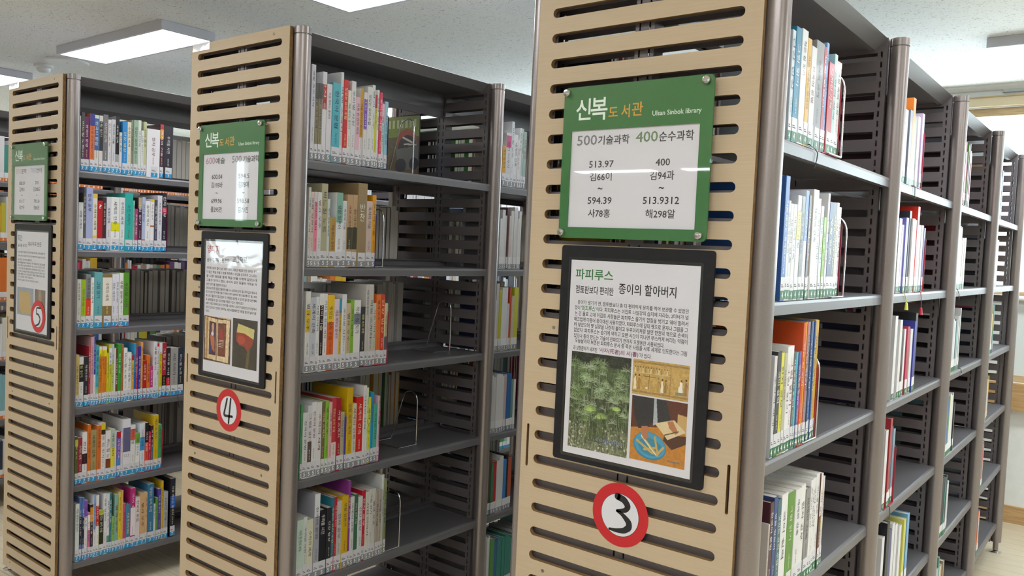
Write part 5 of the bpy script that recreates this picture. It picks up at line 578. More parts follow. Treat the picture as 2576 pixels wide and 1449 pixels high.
# ------------------------------------------------------------------ the room
X0, X1, Y0, Y1, ZC = -9.0, 6.0, -12.0, 4.35, Z(.50)
def struct(name, mb, mats, parent=None):
    o = link(name, mb.mesh(name, mats), parent); o['kind'] = 'structure'; return o
b = MB(); b.box(X0 - .1, X1 + .1, Y0 - .1, Y1 + .2, -.1, 0); struct('floor', b, [M['floor']])
b = MB(); b.box(X0 - .1, X1 + .1, Y0 - .1, Y1 + .2, ZC, ZC + .1); struct('ceiling', b, [M['ceiling']])
for nm, bx in (('wall_right', (X1, X1 + .1, Y0, Y1)), ('wall_front', (X0, X1, Y0 - .1, Y0))):
    b = MB(); b.box(*bx, 0, ZC); struct(nm, b, [M['wall']])
b = MB(); GLARE_WINDOWS = ((-5.7, -4.7, Z(-.98), Z(-.62)), (-5.24, -5.06, Z(-.42), Z(.40)))  # unseen openings, invented and shaped to give glare on bookcase four's sign and poster
b.box(X0 - .1, X0, Y0, -5.7, 0, ZC); b.box(X0 - .1, X0, -4.7, Y1, 0, ZC); b.box(X0 - .1, X0, -5.7, -4.7, 0, Z(-.98)); b.box(X0 - .1, X0, -5.7, -4.7, Z(-.62), Z(-.42)); b.box(X0 - .1, X0, -5.7, -5.24, Z(-.42), ZC); b.box(X0 - .1, X0, -5.06, -4.7, Z(-.42), ZC); b.box(X0 - .1, X0, -5.24, -5.06, Z(.40), ZC)
struct('wall_left', b, [M['wall']])
for k, (a, c, e, f) in enumerate(GLARE_WINDOWS): b = MB(); b.box(X0 - .06, X0 - .054, a, c, e, f); struct('window_%d' % (k + 5), b, [M['glass']])  # added panes for the glare openings
WIN = ((-7.6, -4.9), (-4.5, -2.1), (-1.7, 2.37), (2.8, 5.4))
ZL, ZU = Z(-1.316), Z(.365)
b = MB(); b.box(X0, X1, Y1, Y1 + .2, 0, ZL); b.box(X0, X1, Y1, Y1 + .2, ZU, ZC)
xs = [X0] + [v for w in WIN for v in w] + [X1]
for k in range(0, len(xs), 2): b.box(xs[k], xs[k + 1], Y1, Y1 + .2, ZL, ZU)
struct('wall_back', b, [M['wall']])
b = MB(); b.prism([(Y1 - .045, ZC - .0), (Y1 - .045, ZC - .012), (Y1 - .02, ZC - .03), (Y1, ZC - .034), (Y1, ZC)], 'x', X0, X1); struct('trim_1', b, [M['wall']])
b = MB(); b.box(X0, X1, Y1 - .03, Y1, Z(.370), Z(.424)); struct('trim_2', b, [mat('pale_lintel_wood', 'd9c7a4', .5)])
b = MB(); b.box(X0, X1, Y1 - .036, Y1, Z(.424), Z(.432)); struct('trim_3', b, [M['frame_wood']])
b = MB(); b.box(X0, X1, Y1 - .015, Y1, 0, .105); struct('baseboard_back', b, [M['base_wood']])
for k, (a, c) in enumerate(WIN):
    b = MB(); y0, y1 = Y1 + .03, Y1 + .1
    b.box(a, c, y0, y1, Z(.317), ZU); b.box(a, a + .05, y0, y1, ZL, Z(.317)); b.box(c - .05, c, y0, y1, ZL, Z(.317)); b.box(a + .05, c - .05, y0, y1, ZL, ZL + .04)
    b.box(a + .05, c - .05, y0, y1, Z(-.816), Z(-.761)); mid = (a + c) / 2; b.box(mid - .03, mid + .03, y0, y1, Z(-.761), Z(.317))
    w = struct('window_%d' % (k + 1), b, [M['frame_wood']])
    b = MB(); b.box(a + .05, mid - .03, y0 + .03, y0 + .036, Z(-.761), Z(.317)); b.box(mid + .03, c - .05, y0 + .03, y0 + .036, Z(-.761), Z(.317)); link('glass_pane', b.mesh('glass_pane', [M['glass']]), w)
    b = MB(); b.box(a + .05, c - .05, y0 + .02, y0 + .04, ZL + .04, Z(-.816)); link('lower_panel', b.mesh('lower_panel', [M['panel_white']]), w)
    b = MB(); b.tube([(a + .08, Y1 - .01, Z(-.80)), (c - .08, Y1 - .01, Z(-.80))], .016, 12); link('handrail', b.mesh('handrail', [M['ceil_white']], True), w)
    b = MB(); b.box(a - .04, c + .04, Y1 - .06, Y1, Z(-1.476), ZL); link('sill', b.mesh('sill', [M['base_wood']]), w)
# air conditioner grille strip above the window
b = MB(); b.box(.06, .9, Y1 - .02, Y1, Z(.452), Z(.482))
tag(link('wall_vent', b.mesh('wall_vent', [mat('vent_grey', 'b6bab8', .5)])), 'grey strip vent on the wall above the window', 'vent')
# ------------------------------------------------------------------ ceiling lights
LX, LZ = 1.24, Z(.45)
def lamp(x, y, label):
    t = thing('ceiling_light', (x, y, LZ), label, 'light', 'flat LED panel lights on the ceiling'); hx, hy, hz = LX / 2, .158, .05
    b = MB(); w = .018
    for a in ((-hx, hx, -hy, -hy + w), (-hx, hx, hy - w, hy), (-hx, -hx + w, -hy + w, hy - w), (hx - w, hx, -hy + w, hy - w)): b.box(*a, 0, hz - .001)
    b.box(-hx + w, hx - w, -hy + w, hy - w, .02, hz - .001); link('housing', b.mesh('housing', [M['lamp_frame']]), t)
    b = MB(); b.box(-hx + w, hx - w, -hy + w, hy - w, .004, .02); link('diffuser', b.mesh('diffuser', [M['diffuser']]), t)
lamp(-3.98, .975, 'long white LED ceiling light above and left of bookcase four')
lamp(-1.61, .975, 'white LED ceiling light cut by the top edge, between bookcases four and three')
lamp(-6.35, .975, 'white LED ceiling light at the left edge above bookcase five')
lamp(.76, 3.285, 'white LED ceiling light in the upper right corner near the window')
for x, y in ((.76, .975), (3.13, .975), (-8.2, .975), (-1.61, 3.285), (-3.98, 3.285), (-6.35, 3.285), (3.13, 3.285), (-6.35, -1.34), (-3.98, -1.34), (-1.61, -1.34), (.76, -1.34), (3.13, -1.34), (.76, -3.65), (3.13, -3.65), (-.6, -6.2), (.76, -6.0), (3.13, -6.0), (-4.9, -8.1), (-3.30, -8.1), (-.8, -8.3), (2, -8.3), (-1, -10.5), (2.5, -10.5)):
    lamp(x, y, 'white LED ceiling light outside the view, added to light the room')  # unseen lights: some continue the seen rows, others added to light the room
t = thing('smoke_detector', (-5.32, 1.04, ZC), 'small white domed smoke detector on the ceiling above bookcase five', 'detector')
b = MB(); b.lathe([(.062, 0), (.062, -.016), (.05, -.022)], n=28); link('base', b.mesh('base', [M['ceil_white']], True), t)
b = MB(); b.lathe([(.044, -.022), (.042, -.04), (.03, -.052), (.012, -.056)], n=28); link('dome', b.mesh('dome', [M['ceil_white']], True), t)
t = thing('ceiling_speaker', (-5.02, 1.065, ZC), 'flat round white ceiling speaker cover beside the smoke detector', 'speaker')
b = MB(); b.lathe([(.135, 0), (.135, -.006), (.128, -.012), (.118, -.012)], n=40); link('rim', b.mesh('rim', [M['ceil_white']], True), t)
b = MB(); b.lathe([(.116, -.004), (.116, -.009)], n=40); b.lathe([(.006, -.009), (.006, -.013)], n=10, m=1); link('grille', b.mesh('grille', [M['ceil_white'], M['screw']]), t)
# ------------------------------------------------------------------ bookcases
PITCH = .055
slots = []
for k in range(1, 39):
    z = Z(-PITCH * k); hl, r_ = .2114, .0101; lp = []
    for cx, a0 in ((hl, -90), (-hl, 90)):
        for j in range(9):
            a = math.radians(a0 + 180 * j / 8); lp.append((cx + r_ * math.cos(a), z + r_ * math.sin(a)))
    slots.append(lp)
for s in (-1, 1): slots.append(rrect(s * .240 - .0032, s * .240 + .0032, Z(-1.121), Z(-1.024), .0031, 3))
me_panel = sheet('end_panel', rrect(-.2575, .2575, Z(-2.14), Z(-.0125), .004, 3), slots, 0, .012, [M['veneer'], M['ply_edge']])
def perforated(x_strips, z0, z1, y0, y1):
    b = MB()
    for xa, xb, holes in x_strips:
        zs = [z1]
        for hz, hh in holes: zs += [hz + hh, hz - hh]
        zs.append(z0)
        for k in range(0, len(zs), 2):
            t_, u_ = zs[k], zs[k + 1]
            b.quad((xa, y0, u_), (xb, y0, u_), (xb, y0, t_), (xa, y0, t_)); b.quad((xb, y1, u_), (xa, y1, u_), (xa, y1, t_), (xb, y1, t_))
        for hz, hh in holes:
            a, c = hz - hh, hz + hh
            b.quad((xa, y0, a), (xa, y1, a), (xb, y1, a), (xb, y0, a)); b.quad((xa, y0, c), (xb, y0, c), (xb, y1, c), (xa, y1, c))
            b.quad((xa, y0, a), (xa, y0, c), (xa, y1, c), (xa, y1, a)); b.quad((xb, y0, a), (xb, y1, a), (xb, y1, c), (xb, y0, c))
    return b
wins = [(Z(-.0581 - .0539 * k), .0102) for k in range(38)]; slits = [(Z(-.0535 - .02695 * j), .0082) for j in range(76)]
UH = .2435
strips = []
for s in (1, -1):
    for a, c, h in ((0, .0095, []), (.0095, .0135, slits), (.0135, .022, []), (.022, .2177, wins), (.2177, .226, []), (.226, .231, slits), (.231, UH, [])):
        strips.append((a, c, h) if s > 0 else (-c, -a, h))
me_up = perforated(strips, Z(-2.12), Z(-.009), -.020, -.0185)
b = perforated(strips, Z(-2.12), Z(-.009), .0185, .020)
u = MB(); u.v = me_up.v + b.v; u.f = me_up.f + [tuple(i + len(me_up.v) for i in f) for f in b.f]; u.m = [0] * len(u.f)
for s in (-1, 1): u.box(min(s * UH, s * (UH - .0015)), max(s * UH, s * (UH - .0015)), -.0185, .0185, Z(-2.12), Z(-.009))
u.box(-UH + .0015, UH - .0015, -.0185, .0185, Z(-.0105), Z(-.009)); u.box(-.0226, -.0216, -.0185, .0185, Z(-2.12), Z(-.0105)); u.box(.0216, .0226, -.0185, .0185, Z(-2.12), Z(-.0105))
me_upright = u.mesh('perforated_upright', [M['steel']])
b = MB(); b.lathe([(POST_R, Z(-2.115)), (POST_R, Z(-.0360)), (POST_R - .001, Z(-.0350))], n=32); me_post = b.mesh('post', [M['post']], True)
b = MB(); b.lathe([(POST_R - .003, Z(-.0350)), (POST_R - .003, Z(-.0325)), (POST_R, Z(-.0322)), (POST_R, Z(-.0125)), (POST_R - .001, Z(-.0117))], n=32); me_cap = b.mesh('post_cap', [M['cap']], True)
b = MB(); b.lathe([(.0135, Z(-2.16)), (.0135, Z(-2.115))], n=20); b.lathe([(.029, 0), (.030, .004), (.018, .010), (.007, .013), (.007, .018)], n=24, m=1); me_foot = b.mesh('levelling_foot', [M['post'], M['chrome']], True)
T_ = .0015
prof = [(.022, 0), (.262, 0), (.268, -.002), (.270, -.008), (.270, -.028), (.252, -.028), (.252, -.028 + T_), (.270 - T_, -.028 + T_), (.270 - T_, -.0085), (.267, -.0038), (.261, -T_), (.022, -T_)]
b = MB(); b.prism(prof, 'y', .024, BAY - .024); me_shelf = b.mesh('shelf', [M['shelf']])
b = MB(); b.box(.028, .0295, .024, BAY - .024, 0, .022); b.box(.0295, .038, .024, BAY - .024, .0205, .022); me_rail = b.mesh('back_rail', [M['shelf']])
prof = [(-.243, -.012), (-.236, -.009), (.236, -.009), (.243, -.012), (.212, -.041), (.196, -.041), (.196, -.0395), (.211, -.0395), (.2395, -.0125), (.235, -.0105), (-.235, -.0105), (-.2395, -.0125), (-.211, -.0395), (-.196, -.0395), (-.196, -.041), (-.212, -.041)]
b = MB(); b.prism([(p[0], Z(p[1])) for p in prof], 'y', .021, BAY - .021); me_top = b.mesh('top_canopy', [M['shelf']])
b = MB(); b.box(-.196, .196, .021, BAY - .021, Z(-.0345), Z(-.033)); me_under = b.mesh('canopy_underside', [M['shelf']])
b = MB(); b.prism([(-.012, Z(-.035)), (.012, Z(-.035)), (.012, Z(-.10)), (.0035, Z(-.126)), (-.0035, Z(-.126)), (-.012, Z(-.10))], 'y', .021, BAY - .021); me_divider = b.mesh('centre_divider', [M['shelf']])
b = MB(); b.lathe([(.0042, 0), (.0042, .0006), (.003, .001), (.0015, .0004)], n=12, axis='y'); me_screw = b.mesh('screw', [M['screw']], True)
CASE = {3: 'largest, nearest steel bookcase, its maple end carrying the red-ringed three',
        4: 'middle steel bookcase, its maple end carrying the red-ringed four',
        5: 'steel bookcase at left, its maple end carrying the red-ringed five',
        6: 'leftmost grey steel bookcase, behind bookcase five, its books with orange stickers',
        7: 'furthest grey steel bookcase, seen only through gaps between shelves'}
for k, bx in BOOKCASE_X.items():
    root = thing('bookcase', (bx, 0, 0), CASE[k], 'bookcase', 'double-sided library bookcases')
    p = link('end_panel', me_panel, root); p['label'] = 'light maple plywood end panel with rounded horizontal slots'
    for sx in (-.182, .182):
        for sz in (-.029, -.80, -1.349, -2.112): link('screw', me_screw, p, (sx, 0, Z(sz)))
    for n in range(5):
        y = POST_Y + BAY * n; link('perforated_upright', me_upright, root, (0, y, 0))
        for s in (-1, 1):
            q = link('post', me_post, root, (s * POST_X, y, 0)); link('post_cap', me_cap, q); link('levelling_foot', me_foot, q)
        if n < 4:
            q = link('top_canopy', me_top, root, (0, y, 0)); link('canopy_underside', me_under, q); link('centre_divider', me_divider, q)
            for tz in TIER:
                for s in (1, -1):
                    q = link('shelf', me_shelf, root, (0, y if s > 0 else y + BAY, Z(tz)), rot=None if s > 0 else (0, 0, math.pi)); link('back_rail', me_rail, q)
# ------------------------------------------------------------------ books
ORD = ['first', 'second', 'third', 'fourth', 'fifth', 'sixth', 'seventh', 'eighth', 'ninth', 'tenth', 'eleventh', 'twelfth', 'thirteenth', 'fourteenth', 'fifteenth', 'sixteenth', 'seventeenth', 'eighteenth', 'nineteenth', 'twentieth']
ORD += ['twenty-' + o for o in ORD[:9]] + ['thirtieth'] + ['thirty-' + o for o in ORD[:9]]
WORD = {3: 'three', 4: 'four', 5: 'five'}
TIERN = ['top', 'second', 'third', 'fourth', 'fifth', 'bottom']
def hue_name(hx):
    r_, g, b_ = (int(hx[i:i + 2], 16) / 255 for i in (0, 2, 4)); h, s, v = colorsys.rgb_to_hsv(r_, g, b_); h *= 360
    if s < .13: return 'white' if v > .82 else 'pale grey' if v > .68 else 'grey' if v > .4 else 'black'
    if v < .25: return 'black'
    if s < .3 and v > .75: return {0: 'pale pink', 1: 'cream', 2: 'cream', 3: 'pale green', 4: 'pale green', 5: 'pale blue', 6: 'pale lilac', 7: 'pale pink'}[int(((h + 20) % 360) // 45)]
    if v < .45: dk = 'dark '
    else: dk = ''
    if h < 14 or h >= 346: return dk + 'red'
    if h < 40: return 'brown' if v < .65 or (s < .5 and v < .85) else 'tan' if s < .55 else 'orange'
    if h < 54: return 'tan' if s < .6 else 'olive' if v < .6 else 'yellow'
    if h < 70: return 'olive' if v < .6 or s < .4 else 'yellow'
    if h < 165: return dk + 'green'
    if h < 195: return dk + 'teal'
    if h < 245: return dk + 'blue'
    if h < 290: return dk + 'purple'
    return dk + 'magenta' if s > .4 else dk + 'purple'
u = MB(); u.box(0, .0002, 0, 1, 0, 1); me_patch = u.mesh('spine_panel', [M['tint']])
u = MB(); u.box(0, .0003, 0, 1, 0, 1)
for z0, z1, y1 in ((.40, .47, .42), (.26, .33, .62)): u.quad((.0004, .1, z0), (.0004, .1 + y1, z0), (.0004, .1 + y1, z1), (.0004, .1, z1), 1)
me_call = u.mesh('call_label', [M['sticker'], M['print']])
me_class = {}
for k in (3, 4, 5, 6): u = MB(); u.box(0, .0004, 0, 1, 0, 1); me_class[k] = u.mesh('class_label', [M['class%d' % k]])
CLASS_DIGIT = {3: '4', 4: '5', 5: '7', 6: '8'}
def spine_text(s, bold, rot):
    co_, fs = GLYPHS[(s, bold)]; a, b_ = co_[:, 0].min(), co_[:, 0].max(); c, d = co_[:, 1].min(), co_[:, 1].max()
    U = (co_[:, 0] - a) / (b_ - a); V = (co_[:, 1] - c) / (d - c); o = np.zeros_like(co_)
    if rot: o[:, 1] = V; o[:, 2] = 1 - U
    else: o[:, 1] = U; o[:, 2] = V
    return o, fs
def spine_mesh(s, bold, rot, name, mt):
    o, fs = spine_text(s, bold, rot); me = bpy.data.meshes.new(name); me.from_pydata(o.tolist(), [], fs); me.materials.append(mt); return me
me_digit = {k: spine_mesh(v, .02, False, 'class_number', M['digit']) for k, v in CLASS_DIGIT.items()}
me_title = [spine_mesh(s, 0.0, True, 'title', M['tint']) for s in TITLES]
me_ban = [spine_mesh(s, 0.0, False, 'title', M['tint']) for s in ('반', '찬', '?', '123')]
SPINE_X = .2675
def book_mesh(t, h, d, hard):
    b = MB(); bt = .0022 if hard else .0006; e = min(.0016, t * .2); ins = .0028 if hard else .0004
    b.prism([(-bt - .0006, 0), (-.0004, e * .35), (0, e), (0, t - e), (-.0004, t - e * .35), (-bt - .0006, t)], 'z', 0, h)
    b.box(-d, -bt - .0006, 0, bt, 0, h); b.box(-d, -bt - .0006, t - bt, t, 0, h); m1 = b.mesh('book', [M['cover']])
    p = MB(); p.box(-d + ins, -bt - .0006, bt, t - bt, ins * .6, h - ins); return m1, p.mesh('page_block', [M['pages']])
def make_book(unit, tier, y, t, h, col, pats, label, group, rng, special=None):
    t -= .0004; d = min(.215, max(.125, h * rng.uniform(.64, .76))); hard = t > .02 and rng.random() < .35
    m1, m2 = book_mesh(t, h, d, hard)
    bx = BOOKCASE_X[unit] + SPINE_X - rng.uniform(0, .003)
    o = tag(link('book', m1, None, (bx, y, Z(TIER[tier])), col), label, 'book', group)
    link('page_block', m2, o)
    for pc, f0, f1 in pats: link('spine_panel', me_patch, o, (0, .0004, h * (1 - f1)), pc, scale=(1, t - .0008, h * (f1 - f0)))
    w = min(t - .0008, .030); y0 = .0004 if t < .032 else (t - w) * .7
    z0 = rng.uniform(.001, .004)
    link('call_label', me_call, o, (.0001, y0, z0 + .018), scale=(1, w, .028)); link('class_label', me_class[unit], o, (.0001, y0, z0), scale=(1, w, .0185))
    dw = min(.0075, w * .7); link('class_number', me_digit[unit], o, (.0008, y0 + (w - dw) / 2, z0 + .003), scale=(1, dw, .0125))
    def ink(f):
        c = col
        for pc, f0, f1 in pats:
            if f0 <= f <= f1: c = pc
        lum = sum(int(c[i:i + 2], 16) * k for i, k in ((0, .3), (2, .6), (4, .1)))
        return rng.choice(('33333c', '4a4a55', '2c3a66', '7a2a30', '3a3a3a')) if lum > 120 else rng.choice(('f0f0ea', 'e8e4d0', 'f0e8a0', 'f4f4f8'))
    if special:
        for me, fz, fw, fh, c in special: link('title', me, o, (.0006, t * (1 - fw) / 2, h * fz), c, scale=(1, t * fw, h * fh))
    elif t > .0075:
        f0 = rng.uniform(.06, .2); L_ = rng.uniform(.28, .5); wd = min(t * rng.uniform(.42, .62), .014)
        link('title', rng.choice(me_title), o, (.0006, (t - wd) / 2, h * (1 - f0 - L_)), ink(f0 + L_ / 2), scale=(1, wd, h * L_))
        if h * (1 - f0 - L_) > .085 and rng.random() < .8:
            wd *= .5; link('author', rng.choice(me_title), o, (.0006, (t - wd) / 2, .056), ink(.72), scale=(1, wd, h * .14))
    return o
SPECIAL = {(4, 1, 11): [(me_ban[0], .66, .5, .095, 'f4f4f0'), (me_ban[1], .55, .5, .095, 'f4f4f0')], (5, 1, 4): [(me_ban[2], .84, .5, .08, 'f8f8f8')], (5, 4, 12): [(me_ban[3], .33, .7, .05, '9a9aa0')]}
def parse(s):
    out = []
    for e in s.split(';'):
        f = e.split(','); pats = []
        if len(f) > 4:
            for q in f[4].split('|'):
                c, a, b_ = q.split(':'); pats.append((c, float(a), float(b_)))
        out.append((float(f[0]) / 1000, float(f[1]) / 1000, float(f[2]) / 1000, f[3], pats))
    return out
seen = {}; DONE_END = {}
for unit, tier, s in BOOKS:
    for (y, t, h, col, pats) in parse(s):
        key = (unit, tier, y > .95); i = seen.get(key, 0); seen[key] = i + 1; rng = random.Random(unit * 10000 + tier * 1000 + i * 7 + (500 if y > .95 else 0))
        size = ('thick ' if t > .026 else 'thin ' if t < .0125 else '') + ('tall ' if h > .24 else 'short ' if h < .2 else '')
        nm = hue_name(col); ex = ''
        if pats and hue_name(pats[0][0]) != nm:
            p0 = pats[0]; ex = (' with %s top' if p0[1] < .02 else ' with %s patch') % hue_name(p0[0])
        where = ', %s from the %spost, %s shelf, bookcase %s' % (ORD[i], 'second ' if y > .95 else '', TIERN[tier], WORD[unit])
        lab = size + nm + ' book' + ex + where
        if len(lab.split()) > 16: lab = nm + ' book' + ex + where
        if len(lab.split()) > 16: lab = nm + ' book' + where
        make_book(unit, tier, y, t, h, col, pats, lab, 'books on the %s shelf of bookcase %s' % (TIERN[tier], WORD[unit]), rng, SPECIAL.get((unit, tier, i)) if y < .95 else None)
# every other book: too far, too hidden or too many to list singly
PAL = ['dcdce0', 'e4e4e6', 'd6d8dc', 'e0ded6', 'ccd0d4', 'dcdce0', 'e6e6e8', 'c8ccd0', 'b02c38', '3a6aa8', '5a9a4a', 'd8b030', 'e07a30', '2c3444', '6a4a78', '88b8c0', 'c8c040', '9a8a70', '404046', 'c05878', '3a8a80', 'd8c8a8', 'a8b8c8']
V_, F_, K_ = [], [], []
BOXF = ((0, 2, 3, 1), (4, 5, 7, 6), (0, 1, 5, 4), (2, 6, 7, 3), (0, 4, 6, 2), (1, 3, 7, 5))
def sbox(x0, x1, y0, y1, z0, z1, c):
    i = len(V_); V_.extend((x, y, z) for z in (z0, z1) for y in (y0, y1) for x in (x0, x1))
    F_.extend(tuple(i + k for k in f) for f in BOXF); K_.extend([c] * 6)
PG = lin('cfcbc0'); LB = lin('e6e6ea'); CL = {3: lin('1f6b45'), 4: lin('8b8f97'), 5: lin('2f97cf'), 6: lin('dd7a3c'), 7: lin('dd7a3c')}; WH = lin('f2f4f4')
DG = {k: spine_text(v, .02, False) for k, v in list(CLASS_DIGIT.items())}; DG[7] = DG[6]
def sbook(unit, side, y, t, h, tier, col, pats=(), rng=random, digit=False):
    bx = BOOKCASE_X[unit]; d = min(.2, max(.125, h * rng.uniform(.64, .76))); x1 = SPINE_X - rng.uniform(0, .006); z = Z(TIER[tier]); c = lin(col); t -= .0006; b_ = .0008 if t < .02 else .0018
    def X(a): return (bx + a, 0) if side > 0 else (bx - a, 0)
    def B(xa, xb, ya, yb, za, zb, cc):
        pa, pb = (bx + xa, bx + xb) if side > 0 else (bx - xb, bx - xa)
        sbox(pa, pb, y + ya, y + yb, z + za, z + zb, cc)
    B(x1 - .0014, x1, 0, t, 0, h, c); B(x1 - d, x1 - .0014, 0, b_, 0, h, c); B(x1 - d, x1 - .0014, t - b_, t, 0, h, c)
    B(x1 - d + .002, x1 - .0014, b_, t - b_, .001, h - .002, PG)
    for pc, f0, f1 in pats: B(x1, x1 + .0002, .0003, t - .0003, h * (1 - f1), h * (1 - f0), lin(pc))
    w = min(t, .03); B(x1, x1 + .0003, 0, w, .020, .048, LB); B(x1, x1 + .0004, 0, w, .002, .020, CL[unit])
    if digit and t > .008:
        o, fs = DG[unit]; i = len(V_); dw = min(.0075, w * .7)
        V_.extend((bx + x1 + .0007, y + (w - dw) / 2 + p[1] * dw, z + .005 + p[2] * .0125) for p in o.tolist()); F_.extend(tuple(i + k for k in f) for f in fs); K_.extend([WH] * len(fs))
def y_first(s): return float(s.split(',')[0]) / 1000
for unit, tier, s in FAR_BOOKS:
    sbook(unit, 1, POST_Y + (BAY if y_first(s) > .9 else 0) + .026, .011, .235, tier, ('40282c', '6e6c70', '2a3058', '38303a', '2c3040', '303030')[tier], (), random, False)  # added dark book; its cover colour stands in for shade behind the upright
    for i, (y, t, h, col, pats) in enumerate(parse(s)): sbook(unit, 1, y, min(t, .03) if unit == 3 else t, h, tier, col, pats, random.Random(unit * 77 + tier * 5 + i), True)
def fill(unit, side, tier, bay, a, b_, pal=PAL, hr=(.19, .25), tr=(.009, .028), digit=False):
    rng = random.Random(unit * 1009 + side * 31 + tier * 7 + bay * 131); y = POST_Y + bay * BAY + a; e = POST_Y + bay * BAY + b_
    run = 0
    while True:
        if run <= 0: run = rng.choice((1, 1, 2, 3, 5)); rc = rng.choice(pal); rh = rng.uniform(*hr); rt = rng.uniform(*tr)
        if y < POST_Y + bay * BAY + a + .001: rc, rt = rng.choice(('3c3034', '2a3048', '40282c', '55555a', '282830')), .012  # first book darkened: shade behind the upright put into its cover colour
        run -= 1; t = rt * rng.uniform(.85, 1.2); h = rh + rng.uniform(-.006, .006)
        if y + t > e: break
        sbook(unit, side, y, t, h, tier, rc if rng.random() < .7 else rng.choice(pal), (), rng, digit); y += t + .0002
GREYS = ['8c8a88', 'a09c98', '76726e', '8c8a88', '5c5856', 'b8b4b0', '6e5a48']
A0, E0 = .03, .86
for tier in range(6):
    for bay in range(4):
        if bay > 0 or tier > 3:
            if not (bay == 1 and tier < 5): fill(3, 1, tier, bay, A0, .42 - .04 * bay if bay > 0 else .6, digit=bay < 2)
        if bay > 1 or tier == 5: fill(4, 1, tier, bay, A0, .62 if bay else .16)
        if bay > 0: fill(5, 1, tier, bay, A0, (.7, .8, .55, .8, .66, .7)[tier], digit=False)
        for k in (6, 7): fill(k, 1, tier, bay, A0, (.84, .85, .80, .84, .72, .82)[tier], digit=(k == 6 and bay < 2))
        for k in (3, 4, 5, 6):
            a, e = A0, (.66, .74, .56, .74, .60, .5)[tier]
            if k == 3: e = (.42, .5, .46, .4, .3, .3)[tier]
            if k == 4 and bay == 0: e = (.68, .80, .80, .84, .72, .6)[tier]
            if k == 5: a, e = ((A0, E0), (A0, E0), (.27, E0), (.62, E0), (.5, E0), (.2, .4))[tier]
            if k == 5 and bay > 0: a, e = A0, .6
            fill(k, -1, tier, bay, a, e, GREYS + PAL[:4] if (k == 5 and bay == 0) or (k == 4 and bay == 0 and tier in (1, 2)) else PAL, hr=(.215, .225) if (k == 5 and bay == 0) or (k == 4 and bay == 0 and tier == 1) else (.19, .25))
me = bpy.data.meshes.new('shelved_books'); me.from_pydata(V_, [], F_); me.materials.append(M['bookmix'])
at = me.color_attributes.new('Col', 'FLOAT_COLOR', 'CORNER'); nl = np.array([len(f) for f in F_]); at.data.foreach_set('color', np.repeat(np.array(K_, dtype=np.float32), nl, axis=0).ravel())
tag(link('shelved_books', me), 'the other books standing on the further bays and on the backs of the bookcases', 'books', kind='stuff')
END = {}
for unit, tier, s in BOOKS + FAR_BOOKS:
    L_ = parse(s); END[(unit, tier, int(L_[-1][0] / .95))] = L_[-1][0] + (min(L_[-1][1], .03) if L_[0][0] > .95 and unit == 3 else L_[-1][1])
# ------------------------------------------------------------------ bookends
def arc_pts(p0, p1, p2, p3, n=10):
    return [tuple((1 - t) ** 3 * a + 3 * (1 - t) ** 2 * t * b_ + 3 * (1 - t) * t * t * c + t ** 3 * d for a, b_, c, d in zip(p0, p1, p2, p3)) for t in np.linspace(0, 1, n)]
def wire_end(unit, y, tier, near, far, label, h=.192):
    bx = BOOKCASE_X[unit]; t = thing('wire_bookend', (bx + near, y, Z(TIER[tier]) + .002), label, 'bookend', 'bent chrome wire bookends')
    f = far - near; ap = f * .42
    loop = [(0, 0, 0), (0, 0, h * .75)] + arc_pts((0, 0, h * .78), (0, 0, h * .99), (ap * .5, 0, h * 1.02), (ap, 0, h * .97))[1:] + arc_pts((ap, 0, h * .97), (ap * 1.35, 0, h * .92), (f * .62, 0, h * .72), (f * .68, 0, h * .62))[1:] + [(f, 0, 0)]
    b = MB(); b.tube(loop, .0024, 10); link('upright_loop', b.mesh('upright_loop', [M['chrome']], True), t)
    b = MB(); b.tube([(0, 0, 0), (0, -.012, 0), (-.0, -.085, 0), (f, -.085, 0), (f, -.012, 0), (f, 0, 0)], .0024, 10); link('base_loop', b.mesh('base_loop', [M['chrome']], True), t)
WIRES = [(4, .55, 0, .226, .105, 'on the top shelf of bookcase four, between spines and posters'), (4, END[(4, 1, 0)] + .05, 1, .250, .13, 'on the second shelf of bookcase four, beside the navy plate'), (4, .84, 2, .170, .045, 'standing alone at the right end of the third shelf, bookcase four'),
         (4, .65, 3, .195, .065, 'standing alone on the fourth shelf of bookcase four'), (4, .515, 4, .262, .13, 'on the fifth shelf of bookcase four, beside the last book'), (4, .44, 5, .25, .13, 'on the bottom shelf of bookcase four'),
         (3, END[(3, 0, 0)] + .010, 0, .272, .14, 'against the red plate on the top shelf of bookcase three'), (3, END[(3, 1, 0)] + .022, 1, .272, .14, 'against the dark red plate on the second shelf of bookcase three'), (3, END[(3, 2, 0)] + .012, 2, .268, .14, 'behind the magazines on the third shelf of bookcase three'),
         (5, .19, 2, .11, .04, 'behind the books on the third shelf of bookcase five'), (3, 2.15, 0, .262, .14, 'on the top shelf of bookcase three, in its third bay')]
for u_, y, t_, n_, f_, wl in WIRES: wire_end(u_, y, t_, n_, f_, 'chrome wire bookend ' + wl)
def plate_end(unit, y, tier, col, label, h=.185, x1=.268):
    bx = BOOKCASE_X[unit]; d = .15; b = MB(); r_ = .02; prof_ = [(x1 - d, 0), (x1, 0), (x1, h - r_)] + [(x1 - r_ + r_ * math.cos(a), h - r_ + r_ * math.sin(a)) for a in (.4, .8, 1.2)] + [(x1 - r_, h), (x1 - d + r_, h), (x1 - d, h - r_)]
    b.prism(prof_, 'y', 0, .0013); b.box(x1 - d, x1, -.11, 0, -.0002, .0011)
    o = link('plate_bookend', b.mesh('plate_bookend', [M['cover']]), None, (bx, y, Z(TIER[tier])), col); tag(o, label, 'bookend', 'painted steel plate bookends')
